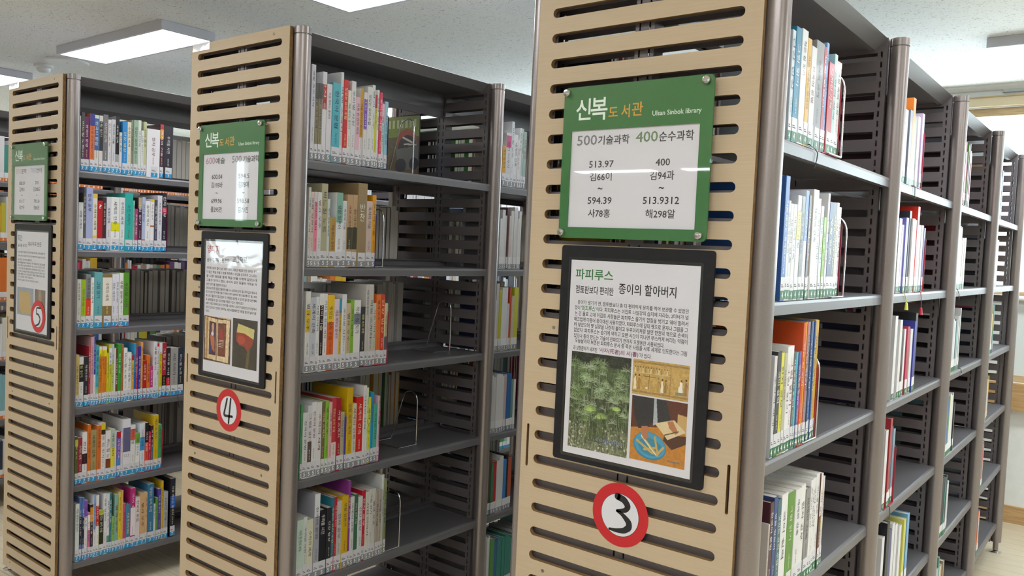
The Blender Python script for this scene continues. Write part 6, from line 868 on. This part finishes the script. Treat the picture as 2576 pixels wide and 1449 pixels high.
for u_, y, t_, c, l in ((4, END[(4, 0, 0)], 0, '232a48', 'navy plate bookend on the top shelf of bookcase four'), (4, END[(4, 1, 0)], 1, '2c2a78', 'indigo plate bookend after the yellow book, second shelf, bookcase four'), (4, END[(4, 2, 0)], 2, 'a01c44', 'crimson plate bookend closing the third shelf row, bookcase four'),
                        (4, END[(4, 3, 0)], 3, '8c1c50', 'magenta plate bookend closing the fourth shelf row, bookcase four'), (3, END[(3, 0, 0)], 0, 'a82c40', 'red plate bookend on the top shelf of bookcase three, first bay'), (3, END[(3, 1, 0)], 1, '8c1c3c', 'dark red plate bookend on the second shelf of bookcase three'),
                        (3, END[(3, 2, 0)], 2, 'b03028', 'red plate bookend after the magazines, third shelf, bookcase three'), (3, END[(3, 0, 1)], 0, 'a82848', 'crimson plate bookend, top shelf, second bay of bookcase three'), (3, END[(3, 1, 1)], 1, 'b42c38', 'red plate bookend, second shelf, second bay of bookcase three'),
                        (3, END[(3, 3, 1)], 3, 'a82838', 'red plate bookend, fourth shelf, second bay of bookcase three'), (3, 2.14, 0, '8c2840', 'dark red plate bookend, top shelf, third bay of bookcase three'), (5, END[(5, 1, 0)], 1, '6a1c58', 'purple plate bookend closing the second shelf row, bookcase five'),
                        (5, END[(5, 2, 0)], 2, 'b03048', 'red plate bookend after the green book, third shelf, bookcase five'), (5, END[(5, 4, 0)], 4, 'c02c38', 'red plate bookend closing the fifth shelf row, bookcase five'), (5, END[(5, 3, 0)], 3, 'a82c38', 'red plate bookend closing the fourth shelf row, bookcase five')):
    plate_end(u_, y + .0003, t_, c, l)
# ribbons hanging over the shelf fronts
def ribbon(unit, pts, col, label, r_=.0011, tassel=False):
    bx = BOOKCASE_X[unit]; y0, z0 = pts[0]; b = MB(); P = [(-.016, 0, .003), (-.001, 0, .002)] + [(.001, p[0] - y0, p[1] - z0) for p in pts]
    b.tube(P, r_, 6); q = P[-1]
    if tassel: b.lathe([(.0012, q[2] - .0), (.004, q[2] - .004), (.0062, q[2] - .024), (.001, q[2] - .024)], (q[0], q[1], 0), 10)
    tag(link('bookmark_ribbon', b.mesh('bookmark_ribbon', [M['cover']]), None, (bx + .272, y0, Z(z0)), col), label, 'ribbon', 'bookmark ribbons hanging over shelf edges')
ribbon(3, [(.254, -.387), (.286, -.39), (.303, -.397), (.300, -.412), (.286, -.432)], '26262c', 'black ribbon curling over the top shelf edge of bookcase three, first bay')
ribbon(3, [(1.169, -.713), (1.190, -.726), (1.204, -.740)], 'd8dc60', 'yellow tasselled ribbon over the second shelf edge of bookcase three, second bay', tassel=True)
ribbon(3, [(1.388, -.713), (1.403, -.735), (1.408, -.762)], 'c02c40', 'red tasselled ribbon over the second shelf edge of bookcase three, second bay', tassel=True)
ribbon(3, [(1.164, -1.361), (1.172, -1.380), (1.150, -1.405)], '26262c', 'black ribbon over the fourth shelf edge of bookcase three, second bay')
ribbon(3, [(2.018, -.713), (2.055, -.731), (2.060, -.754)], '26262c', 'black ribbon over the second shelf edge of bookcase three, third bay')
ribbon(3, [(2.208, -1.035), (2.225, -1.051), (2.190, -1.060)], '26262c', 'black ribbon over the third shelf edge of bookcase three, third bay')
ribbon(3, [(1.214, -.391), (1.221, -.427)], '2c4a44', 'dark green ribbon over the top shelf edge of bookcase three, second bay')
ribbon(5, [(.512, -1.361), (.517, -1.393), (.521, -1.420)], '26262c', 'black ribbon hanging over the fourth shelf edge of bookcase five')
# ------------------------------------------------------------------ signs on the end panels
def at(root, bx): return Vector((bx, 0, 0)) - root.location
INK, GREY5 = mat('print_dark_grey', '2e2e34', .5), mat('print_mid_grey', '808088', .5)
NUMC = {'500': GREY5, '400': mat('print_green_grey', '6f8a68', .5), '600': mat('print_rose_grey', 'b08a98', .5), '800': mat('print_pale_rose', 'd2b8b0', .5), '700': mat('print_pale_blue', 'a8b4cc', .5)}
SCRIPT_W, SCRIPT_Y, SIGN_T = mat('sign_white_lettering', 'e8f6ee', .5), mat('sign_ochre_lettering', 'd8a13c', .5), mat('sign_small_lettering', 'dff0e2', .5)
def green_sign(k, n1, t1, n2, t2, left, right, label):
    bx = BOOKCASE_X[k]; r = thing('guide_sign', (bx, 0, Z(-.601)), label, 'sign', 'green bookcase guide signs'); o = at(r, bx)
    def P(nm, me, c=None): return link(nm, me, r, o, c)
    P('sign_face', sheet('sign_face', rrect(-.1675, .177, Z(-.601), Z(-.281), .011), [rrect(-.146, .151, Z(-.578), Z(-.373), .001, 1)], -.0195, -.0165, [M['sign_green']]))
    b = MB(); b.box(-.155, .16, -.0163, -.0155, Z(-.588), Z(-.363)); P('paper_insert', b.mesh('paper_insert', [M['paper']]))
    P('acrylic_cover', sheet('acrylic_cover', rrect(-.1675, .177, Z(-.601), Z(-.281), .011), [], -.0226, -.0199, [M['acrylic']]))
    P('acrylic_back', sheet('acrylic_back', rrect(-.1675, .177, Z(-.601), Z(-.281), .011), [], -.0150, -.0125, [M['acrylic']]))
    for x in (-.158, .162):
        for z in (-.2925, -.5895):
            b = MB(); b.lathe([(.0055, 0), (.0055, -.0125)], n=16, axis='y'); b.lathe([(.0072, -.0226), (.0080, -.0236), (.0080, -.0275), (.0068, -.0292), (.003, -.0298)], n=20, axis='y')
            b.v = [(p[0] + x, -abs(p[1]), p[2] + Z(z)) for p in b.v]; P('standoff', b.mesh('standoff', [M['chrome']], True))
    yg, yp = -.0197, -.0165
    for s, x0, x1, z0, z1, m_ in (('신', -.1358, -.0990, -.3515, -.3067, SCRIPT_W), ('복', -.0990, -.0584, -.3538, -.3067, SCRIPT_W), ('도', -.055, -.0328, -.3484, -.3292, SCRIPT_Y), ('서', -.0251, -.0049, -.3524, -.3251, SCRIPT_Y), ('관', -.0003, .0255, -.3503, -.3225, SCRIPT_Y), ('Ulsan Sinbok library', .0471, .153, -.3558, -.3428, SIGN_T)):
        b = MB(); write(b, s, x0, x1, Z(z0), Z(z1), yg, 0, .012 if len(s) == 1 else .01); P('lettering', b.mesh('lettering', [m_]))
    for s, x0, x1, z0, z1 in ((n1, -.1322, -.0822, -.4048, -.3833), (n2, .0103, .0603, -.4039, -.3824)):
        b = MB(); write(b, s, x0, x1, Z(z0), Z(z1), yp, 0, .012); P('class_figures', b.mesh('class_figures', [NUMC[s]]))
    b = MB()
    for s, (x0, x1), z0, z1, hb in ((t1[0], t1[1], -.4052, -.3858, .012), (t2[0], t2[1], -.4046, -.3844, .012)): write(b, s, x0, x1, Z(z0), Z(z1), yp, 0, hb)
    P('headings', b.mesh('headings', [INK]))
    for cx, rows in ((-.069, left), (.074, right)):
        b = MB()
        for s, w, z0, z1 in rows: write(b, s, cx - w / 2, cx + w / 2, Z(z0), Z(z1), yp, 0, .01)
        P('call_numbers', b.mesh('call_numbers', [INK]))
RZ = ((-.4525, -.4380), (-.4806, -.4620), (-.4985, -.4941), (-.5285, -.5140), (-.5568, -.5388))
def rows(a): return [(s, w, z0, z1) for (s, w), (z0, z1) in zip(a, RZ)]
green_sign(3, '500', ('기술과학', (-.0793, -.0044)), '400', ('순수과학', (.063, .1388)), rows([('513.97', .060), ('김66이', .0535), ('~', .0115), ('594.39', .0585), ('사78홍', .054)]), rows([('400', .032), ('김94과', .0535), ('~', .0115), ('513.9312', .0805), ('해298알', .066)]), 'green acrylic library sign on bookcase three, papers headed 500 and 400')
green_sign(4, '600', ('예술', (-.080, -.028)), '500', ('기술과학', (.068, .150)), rows([('600.04', .058), ('김195바', .062), ('~', .0115), ('699.96', .058), ('플295만', .062)]), rows([('594.5', .056), ('김78매', .054), ('~', .0115), ('598.58', .062), ('김73핀', .054)]), 'green acrylic library sign on bookcase four, papers headed 600 and 500')
green_sign(5, '800', ('문학', (-.078, -.028)), '700', ('언어', (.066, .118)), rows([('800.09', .056), ('김98소', .054), ('~', .0115), ('811.7', .050), ('곽77무', .052)]), rows([('701', .034), ('김288모', .066), ('~', .0115), ('792.8', .054), ('정84은', .056)]), 'small green acrylic library sign on bookcase five, papers headed 800 and 700')
# printed photographs, painted cell by cell on flat sheets
class Canvas:
    def __init__(s, w, h, c): s.w, s.h = w, h; s.a = np.zeros((h, w, 3)); s.a[:] = [int(c[i:i + 2], 16) / 255 for i in (0, 2, 4)]; s.Y, s.X = np.mgrid[0:h, 0:w]; s.r = np.random.RandomState(3)
    def col(s, c): return np.array([int(c[i:i + 2], 16) / 255 for i in (0, 2, 4)])
    def noise(s, k, amp, m=None):
        g = s.r.rand(s.h // k + 2, s.w // k + 2, 1) - .5; n = np.kron(g, np.ones((k, k, 1)))[:s.h, :s.w] * amp; s.a = np.clip(s.a + n, 0, 1)
    def line(s, x0, y0, x1, y1, wd, c, al=1.0):
        x0 *= s.w; x1 *= s.w; y0 *= s.h; y1 *= s.h; n = int(max(abs(x1 - x0), abs(y1 - y0), 1) * 1.5) + 1; c = s.col(c)
        for t in np.linspace(0, 1, n):
            x = int(x0 + (x1 - x0) * t); y = int(y0 + (y1 - y0) * t); k = max(1, int(round(wd)))
            if 0 <= x < s.w and 0 <= y < s.h: s.a[y:y + k, x:x + k] = s.a[y:y + k, x:x + k] * (1 - al) + c * al
    def ell(s, cx, cy, rx, ry, c, rot=0):
        dx = s.X / s.w - cx; dy = (s.Y / s.h - cy); asp = s.h / s.w; dy = dy * asp; u_ = dx * math.cos(rot) + dy * math.sin(rot); v = -dx * math.sin(rot) + dy * math.cos(rot)
        s.a[(u_ / rx) ** 2 + (v / (ry)) ** 2 < 1] = s.col(c)
    def poly(s, pts, c):
        ins = np.zeros((s.h, s.w), bool); px = (s.X + .5) / s.w; py = (s.Y + .5) / s.h; n = len(pts)
        for i in range(n):
            (xa, ya), (xb, yb) = pts[i], pts[(i + 1) % n]
            if ya != yb: ins ^= ((ya > py) != (yb > py)) & (px < (xb - xa) * (py - ya) / (yb - ya) + xa)
        s.a[ins] = s.col(c)
    def build(s, name, x0, x1, z0, z1, y, root, off, label=None):
        xs_ = np.linspace(x0, x1, s.w + 1); zs_ = np.linspace(z1, z0, s.h + 1); gx, gz = np.meshgrid(xs_, zs_); co_ = np.stack([gx, np.full_like(gx, y), gz], -1).reshape(-1, 3)
        idx = np.arange((s.w + 1) * (s.h + 1)).reshape(s.h + 1, s.w + 1); f = np.stack([idx[:-1, :-1], idx[1:, :-1], idx[1:, 1:], idx[:-1, 1:]], -1).reshape(-1, 4)
        me = bpy.data.meshes.new(name); me.vertices.add(len(co_)); me.vertices.foreach_set('co', co_.ravel()); me.loops.add(f.size); me.loops.foreach_set('vertex_index', f.ravel()); me.polygons.add(len(f)); me.polygons.foreach_set('loop_start', np.arange(0, f.size, 4)); me.polygons.foreach_set('loop_total', np.full(len(f), 4)); me.update(calc_edges=True)
        at_ = me.color_attributes.new('Col', 'FLOAT_COLOR', 'CORNER'); k = s.a.reshape(-1, 3); k = np.where(k <= .04045, k / 12.92, ((k + .055) / 1.055) ** 2.4); k = np.concatenate([k, np.ones((len(k), 1))], 1)
        at_.data.foreach_set('color', np.repeat(k, 4, axis=0).astype(np.float32).ravel()); me.materials.append(M['photo']); o = link(name, me, root, off)
        if label: o['label'] = label
        return o
def pic_book():
    c = Canvas(90, 130, '6c5c38'); c.noise(5, .05); c.poly([(0, 0), (1, 0), (1, .30), (0, .30)], '8aa030'); c.noise(3, .04)
    for k in range(7): c.poly([(.05 + k * .13, .05), (.12 + k * .13, .05), (.12 + k * .13, .17), (.05 + k * .13, .17)], 'd8e0a0')
    c.ell(.62, .36, .30, .26, 'b84830'); c.ell(.64, .44, .27, .24, '2c2420'); c.line(.50, .30, .78, .38, 3, 'e8e0d0'); c.line(.55, .40, .9, .42, 3, 'e8e0d0'); c.poly([(.3, .48), (1, .44), (1, .78), (.4, .8)], '7c7a70')
    c.ell(.46, .72, .17, .15, '2a2430'); c.ell(.86, .70, .14, .13, '2a2430'); c.poly([(.35, .82), (1, .8), (1, 1), (.35, 1)], '8a6a30'); return c
def plant():
    c = Canvas(150, 210, '5d7048'); R = c.r
    for y in range(210):
        t = y / 210; base = np.array([.12, .16, .13]) if t < .12 else np.array([.27, .34, .22]) if t < .45 else np.array([.22, .27, .18]) if t < .75 else np.array([.42, .44, .34])
        c.a[y] = base
    c.noise(9, .12); c.noise(3, .12)
    for _ in range(520):
        x = R.rand(); y = .12 + .8 * R.rand(); col_ = ['667e4c', '8a9c70', '2c3a22', '3c4e2e', '98a884', '202a1c'][R.randint(6)]; c.line(x, y, x + (R.rand() - .5) * .07, y + .05 + .14 * R.rand(), 1, col_, .75)
    for _ in range(110):
        x = R.rand(); y = .09 + .62 * R.rand() ** 1.3; n = R.randint(7, 13); s_ = .035 + .06 * R.rand(); col_ = ['6f8c54', '8ba270', '9fb08c', '5c7844', 'a8b49c'][R.randint(5)]
        for k in range(n): a = math.pi * (1.0 + k / (n - 1)) + (R.rand() - .5) * .3; c.line(x, y, x + math.cos(a) * s_ * 1.2, y + math.sin(a) * s_ * .8 + .012 * abs(math.cos(a)), 1, col_, .8)
    for x, y, s_ in ((.53, .36, .14), (.36, .60, .11), (.55, .66, .10), (.8, .55, .07), (.25, .26, .09)):
        for k in range(17): a = math.pi * 2 * k / 17 if y < .5 else math.pi * (1.05 + .9 * k / 17); c.line(x, y, x + math.cos(a) * s_, y + math.sin(a) * s_ * .62, 1, 'b0d070' if y > .5 else 'a8c098', .9)
    for _ in range(240):
        x = R.rand(); y = .72 + .28 * R.rand(); c.line(x, y, x + .03 * (R.rand() - .5), y + .012 * R.rand(), R.randint(1, 4), ['c8c8b0', 'b0b49c', 'd4d4c4', '8a9474', '484c3c'][R.randint(5)], .8)
    for _ in range(70):
        x = .33 + .3 * R.rand(); c.line(x, .62 + .2 * R.rand(), x + .05 * (R.rand() - .5), .9, 1, ['3c4a2c', '2a3422', '5c7040'][R.randint(3)])
    return c
def frieze():
    c = Canvas(130, 76, 'c2a05c'); c.noise(6, .08); c.noise(2, .07)
    for y in (.06, .085, .9, .93): c.line(0, y, 1, y, 1, '7a5a30')
    c.line(.02, .36, .68, .36, 1, 'd8c48c'); c.line(.68, .1, .68, .9, 1, '8a6a3c')
    for k in range(13): x = .04 + k * .048; c.ell(x, .20, .008, .010, '3a2a20'); c.poly([(x - .012, .36), (x + .014, .36), (x + .008, .23), (x - .006, .23)], ['e0d2a4', '9a8a58', 'c8b27a'][k % 3])
    def fig(x, h=.42, robe='ece0c0', head='4a3020', yb=.86): c.ell(x, yb - h, .014, .016, head); c.poly([(x - .026, yb), (x + .026, yb), (x + .014, yb - h * .85), (x - .014, yb - h * .85)], robe); c.line(x + .012, yb - h * .75, x + .045, yb - h * .45, 1, '7a4a2a')
    fig(.05); fig(.12, .42, 'a8823c', '2a2a20'); fig(.54, .38, 'f0e8d0'); fig(.60, .36, '9a7a3c'); fig(.47, .40, 'b8934c', '6a8a5a'); fig(.95, .45, 'a07848')
    c.line(.2, .45, .42, .45, 1, '5a4028'); c.line(.3, .4, .3, .82, 1, '5a4028'); c.ell(.26, .78, .022, .018, 'e8dcbc'); c.poly([(.78, .86), (.92, .86), (.92, .78), (.78, .78)], '8a8a6a')
    c.poly([(.82, .78), (.9, .78), (.89, .5), (.85, .48), (.84, .62), (.82, .64)], 'f0ecdc'); c.ell(.87, .44, .013, .016, '3c5a3c'); return c
def bowl():
    c = Canvas(130, 138, 'c08028'); c.noise(8, .05)
    c.poly([(0, 0), (1, 0), (1, .38), (.6, .42), (0, .5)], '5a2418'); c.poly([(.0, 0), (.42, 0), (.46, .3), (.3, .47), (.14, .5), (.06, .3)], '1c202c'); c.poly([(.42, 0), (.62, 0), (.72, .28), (.68, .42), (.5, .42), (.44, .2)], '20242f'); c.poly([(.41, 0), (.45, 0), (.49, .38), (.41, .42)], 'a8b0b8')
    c.noise(4, .04); c.poly([(.84, .18), (1, .2), (1, .48), (.84, .40)], 'c8a468'); c.poly([(.62, .52), (1, .5), (1, .62), (.76, .74), (.6, .62)], '4a2212')
    c.poly([(.44, .38), (.78, .28), (.99, .44), (.68, .60)], 'dccaa0'); c.poly([(.66, .32), (.76, .30), (.86, .46), (.82, .50), (.70, .42)], 'b87850'); c.line(.62, .53, .86, .44, 2, '5a4426')
    c.ell(.36, .74, .30, .225, '2a7ea6', .15); c.ell(.36, .73, .285, .205, '3f9cc0', .15); c.ell(.37, .755, .22, .14, '2f86a4', .15); c.noise(3, .03)
    for p in (((.12, .68), (.42, .84)), ((.20, .60), (.50, .86)), ((.26, .80), (.48, .74)), ((.44, .58), (.50, .82)), ((.5, .84), (.6, .72))): c.line(p[0][0], p[0][1], p[1][0], p[1][1], 4, 'c8a860')
    c.line(.20, .60, .48, .86, 2, 'e8e0b0'); c.poly([(.2, .46), (.31, .44), (.34, .62), (.26, .66), (.2, .58)], 'b47454'); return c
def codex():
    c = Canvas(100, 100, 'c8a878'); c.noise(3, .05); c.poly([(0, 0), (1, .03), (1, 1), (0, 1)], '5a3420'); c.poly([(.04, .02), (.48, .05), (.48, .97), (.05, .95)], 'dcc498'); c.poly([(.5, .05), (.96, .04), (.93, .98), (.5, .97)], 'e0cca4')
    c.poly([(.08, .04), (.16, .04), (.15, .94), (.07, .94)], 'b08850'); c.poly([(.20, .11), (.46, .13), (.46, .86), (.20, .86)], '4a2440'); c.poly([(.53, .13), (.83, .12), (.82, .86), (.53, .86)], '7a3a22'); c.noise(5, .12)
    c.ell(.33, .24, .05, .10, 'c89870'); c.ell(.32, .38, .05, .05, 'e0dce4'); c.poly([(.24, .42), (.40, .45), (.42, .8), (.30, .72)], 'c06838'); c.poly([(.2, .62), (.30, .66), (.34, .84), (.2, .84)], '302a70'); c.poly([(.58, .28), (.72, .25), (.74, .5), (.6, .48)], 'a02c30')
    for k in range(5): c.line(.56, .5 + k * .035, .74, .5 + k * .035, 1, 'e8e0c8')
    return c
def wrapped():
    c = Canvas(84, 98, '3a332c'); c.noise(6, .04); c.poly([(.22, .10), (.88, .18), (.86, .38), (.42, .30), (.30, .36), (.16, .30)], 'd0c47c'); c.poly([(.16, .28), (.5, .29), (.86, .38), (.82, .50), (.62, .66), (.5, .56), (.3, .54), (.16, .46)], '9a3a24'); c.ell(.36, .42, .16, .10, 'b8482c'); c.poly([(.62, .6), (.72, .58), (.66, 1), (.54, 1)], '6a5a30'); c.noise(3, .04); return c
def slips(a):
    c = Canvas(70, 52, '8a98a8') if a else Canvas(44, 52, '6a5444'); c.noise(4, .04)
    if a:
        c.poly([(.14, .08), (.26, .14), (.8, .16), (.86, .93), (.28, .95), (.12, .78)], 'c8a44c')
        for k in range(14): c.line(.2 + k * .046, .15, .22 + k * .046, .93, 1, 'a8843a', .5)
    else: c.poly([(.35, 0), (.6, 0), (.66, .9), (.3, .9)], '9a8058'); c.noise(3, .1)
    return c
pb = tag(link('picture_book', (lambda b: (b.box(0, .19, 0, .004, 0, .275), b.mesh('picture_book', [M['cover']]))[1])(MB()), None, (BOOKCASE_X[4] - .258, .875, Z(TIER[0])), '5c5040'), 'large picture book facing forward, green top and dark round spots, top shelf of bookcase four', 'book')
pic_book().build('front_cover', .002, .188, .002, .273, -.0003, pb, (0, 0, 0))
def poster(k, title, tc, sub1, s1b, sub2, s2b, lines, lh, pics, label, accents=()):
    bx = BOOKCASE_X[k]; r = thing('poster_holder', (bx, 0, Z(-1.084)), label, 'poster', 'black framed paper posters under the signs'); o = at(r, bx)
    def P(nm, me): return link(nm, me, r, o)
    P('holder_back', sheet('holder_back', rrect(-.165, .191, Z(-1.085), Z(-.617), .007), [], -.0050, -.0006, [M['black_folder']]))
    P('holder_rim', sheet('holder_rim', rrect(-.165, .191, Z(-1.085), Z(-.617), .007), [rrect(-.1415, .1655, Z(-1.071), Z(-.645), .003, 2)], -.0062, -.0050, [M['black_folder']]))
    b = MB(); b.box(-.139, .163, -.0058, -.0051, Z(-1.068), Z(-.648)); P('paper_sheet', b.mesh('paper_sheet', [M['paper']]))
    P('clear_pocket', sheet('clear_pocket', rrect(-.145, .169, Z(-1.0745), Z(-.6415), .004, 2), [], -.0070, -.0066, [M['film']]))
    y = -.0060
    b = MB(); write(b, title[0], title[1], title[2], Z(title[3]), Z(title[4]), y, 0, .012); P('title_line', b.mesh('title_line', [tc]))
    b = MB(); write(b, sub1, s1b[0], s1b[1], Z(s1b[2]), Z(s1b[3]), y, 0, .012); write(b, sub2, s2b[0], s2b[1], Z(s2b[2]), Z(s2b[3]), y, 0, .012); P('subtitle', b.mesh('subtitle', [M['marker']]))
    b = MB()
    for s, x0, x1, zc in lines: write(b, s, x0, x1, Z(zc - lh / 2), Z(zc + lh / 2), y, 0, .01)
    P('body_text', b.mesh('body_text', [INK]))
    for s, x0, x1, zc, m_ in accents:
        b = MB(); write(b, s, x0, x1, Z(zc - lh * .62), Z(zc + lh * .62), y, 0, .012); P('highlighted_words', b.mesh('highlighted_words', [m_]))
    for cv, nm, x0, x1, z0, z1, lb in pics: cv.build('printed_picture', x0, x1, Z(z0), Z(z1), y, r, o, lb)
    return r, o
TG, TR, TD, TP = mat('print_green', '2f7d3c', .5), mat('print_brick_red', 'a83c3c', .5), mat('print_charcoal', '4a4a50', .5), mat('print_plum', '7c3a60', .5)
zz = (-.7385, -.7505, -.763, -.7752, -.7869, -.7985, -.8109, -.8217, -.8372)
ln = [(s, a, e, z) for s, a, e, z in zip(POSTER3, (-.1183, -.0700, -.1247, -.125, -.1248, -.1246, -.1239, -.1204, -.1244), (.142, .142, .1424, .1427, .143, .1432, .0931, .1434, -.0640), zz)]
r, o = poster(3, ('파피루스', -.1267, -.033, -.6892, -.6663), TG, '점토판보다 편리한', (-.1248, -.0303, -.7194, -.7024), '종이의 할아버지', (-.0184, .1135, -.7143, -.6916), ln + [('것이', -.1253, -.1115, -.7505), ('가 있다.', .0385, .0658, -.8365)], .0098,
       [(plant(), '', -.127, .0205, -1.053, -.845, 'printed photograph of tall green papyrus plants'), (frieze(), '', .025, .151, -.9165, -.8445, 'printed tan picture of a row of figures'), (bowl(), '', .0265, .151, -1.0515, -.9195, 'printed photograph of hands over a blue bowl')],
       'black poster holder with papyrus plant and blue bowl pictures on bookcase three', [("'파피루스'", -.1085, -.0715, -.7505, TG), ("'사자(死者)의 서(書)'", -.0590, .0380, -.8365, TP)])
for x0, x1, z0, z1 in ((-.058, .006, -1.0335, -1.0205), (.113, .1405, -1.0435, -1.038)):
    for bo, m_, dy in ((.03, M['white_card'], -.00615), (.012, mat('print_navy', '2c4a7c', .5), -.0063)):
        b = MB(); write(b, 'doopedia', x0, x1, Z(z0), Z(z1), dy, 0, bo); link('picture_credit', b.mesh('picture_credit', [m_]), r, o)
l4 = (-.734, -.747, -.760, -.773, -.7865, -.799, -.811, -.823, -.8355, -.848, -.8605, -.8725); e4 = (.141, .141, .141, .141, -.016, .142, .142, .142, .076, .142, .142, -.109)
poster(4, ('양피지', -.130, -.062, -.686, -.661), TR, '송아지 가죽으로 만든', (-.130, -.005, -.7150, -.7010), '고급재료', (.010, .088, -.7110, -.6910), [(s, -.131, e, z) for s, e, z in zip(POSTER4, e4, l4)], .0088,
       [(codex(), '', -.137, .0125, -1.0315, -.888, 'printed photograph of an old open painted book'), (wrapped(), '', .0225, .151, -1.0345, -.883, 'printed photograph of a book wrapped in red leather')], 'black poster holder with an old open book picture on bookcase four')
l5 = (-.7365, -.7525, -.7685, -.7815, -.7935, -.806, -.8185, -.830, -.842, -.8555); e5 = (.138, .138, .015, .136, .136, .134, .136, .136, .029, .079)
poster(5, ('죽간', -.131, -.087, -.690, -.664), TD, '글씨를 새기다', (-.130, -.038, -.7150, -.7020), '대나무로 만든', (-.027, .101, -.7090, -.6900), [(s, -.128, e, z) for s, e, z in zip(POSTER5, e5, l5)], .0085,
       [(slips(True), '', -.130, .033, -1.004, -.886, 'printed photograph of a yellow bamboo scroll'), (slips(False), '', .045, .145, -1.004, -.886, None)], 'black poster holder with a yellow bamboo scroll picture on bookcase five')
# red-ringed number discs
DIG = {3: [[(-.11, .58, .085), (.13, .52, .085), (.29, .34, .08), (.20, .19, .06), (-.10, .12, .035)], [(-.10, .12, .035), (.10, .04, .05), (.34, -.16, .08), (.35, -.33, .085), (.17, -.47, .07), (-.10, -.52, .05), (-.35, -.52, .03)]],
       4: [[(-.13, .54, .045), (-.22, .2, .045), (-.36, -.22, .05), (-.30, -.30, .05), (.32, -.26, .045)], [(.17, .58, .045), (.10, .0, .05), (.04, -.60, .045)]],
       5: [[(.36, .56, .045), (-.18, .56, .04), (-.20, .16, .045), (.10, .15, .05), (.38, -.12, .055), (.18, -.46, .055), (-.32, -.60, .035)]]}
for k, cx, cz, y in ((3, .0085, -1.1765, 0), (4, .0035, -1.1775, 0), (5, .082, -.9985, -.0072)):
    bx = BOOKCASE_X[k]; r = thing('number_disc', (bx + cx, y, Z(cz)), 'round white card ringed in red with a handwritten black ' + {3: 'three, below the papyrus poster', 4: 'four, below the open book poster', 5: 'five, over the bamboo scroll poster'}[k], 'number sign', 'red-ringed number discs')
    b = MB(); b.lathe([(.0668, 0), (.0668, -.0008)], n=64, axis='y'); b.v = [(p[0], -abs(p[1]), p[2]) for p in b.v]; link('red_ring', b.mesh('red_ring', [M['red']]), r)
    b = MB(); b.lathe([(.0452, -.0008), (.0452, -.0010)], n=64, axis='y', m=1); b.lathe([(.0444, -.0010), (.0444, -.0012)], n=64, axis='y'); b.v = [(p[0], -abs(p[1]), p[2]) for p in b.v]; link('white_centre', b.mesh('white_centre', [M['white_card'], M['marker']]), r)
    b = MB()
    for st in DIG[k]: stroke(b, [(u_, v_, w_ * 1.3) for u_, v_, w_ in st], 0, 0, .066, -.0014)
    link('handwritten_number', b.mesh('handwritten_number', [M['marker']]), r)
for k, bx in BOOKCASE_X.items():
    if k in (4, 5):
        r = thing('label_holder', (bx - .2, 0, Z(-.036)), {4: 'white plastic label holder on the middle maple end, touching the long ceiling light', 5: 'small white plastic label holder on the left maple end, below the smoke detector'}[k], 'label holder', 'white plastic label holders')
        b = MB(); b.box(-.048, .048, -.0025, 0, 0, .025); link('holder', b.mesh('holder', [M['ceil_white']]), r)
        b = MB(); b.box(-.046, .046, -.0029, -.0025, .0015, .0235); link('card', b.mesh('card', [M['white_card']]), r)
        b = MB(); b.box(-.048, .048, -.0036, -.0032, 0, .025); link('clear_cover', b.mesh('clear_cover', [M['film']]), r)
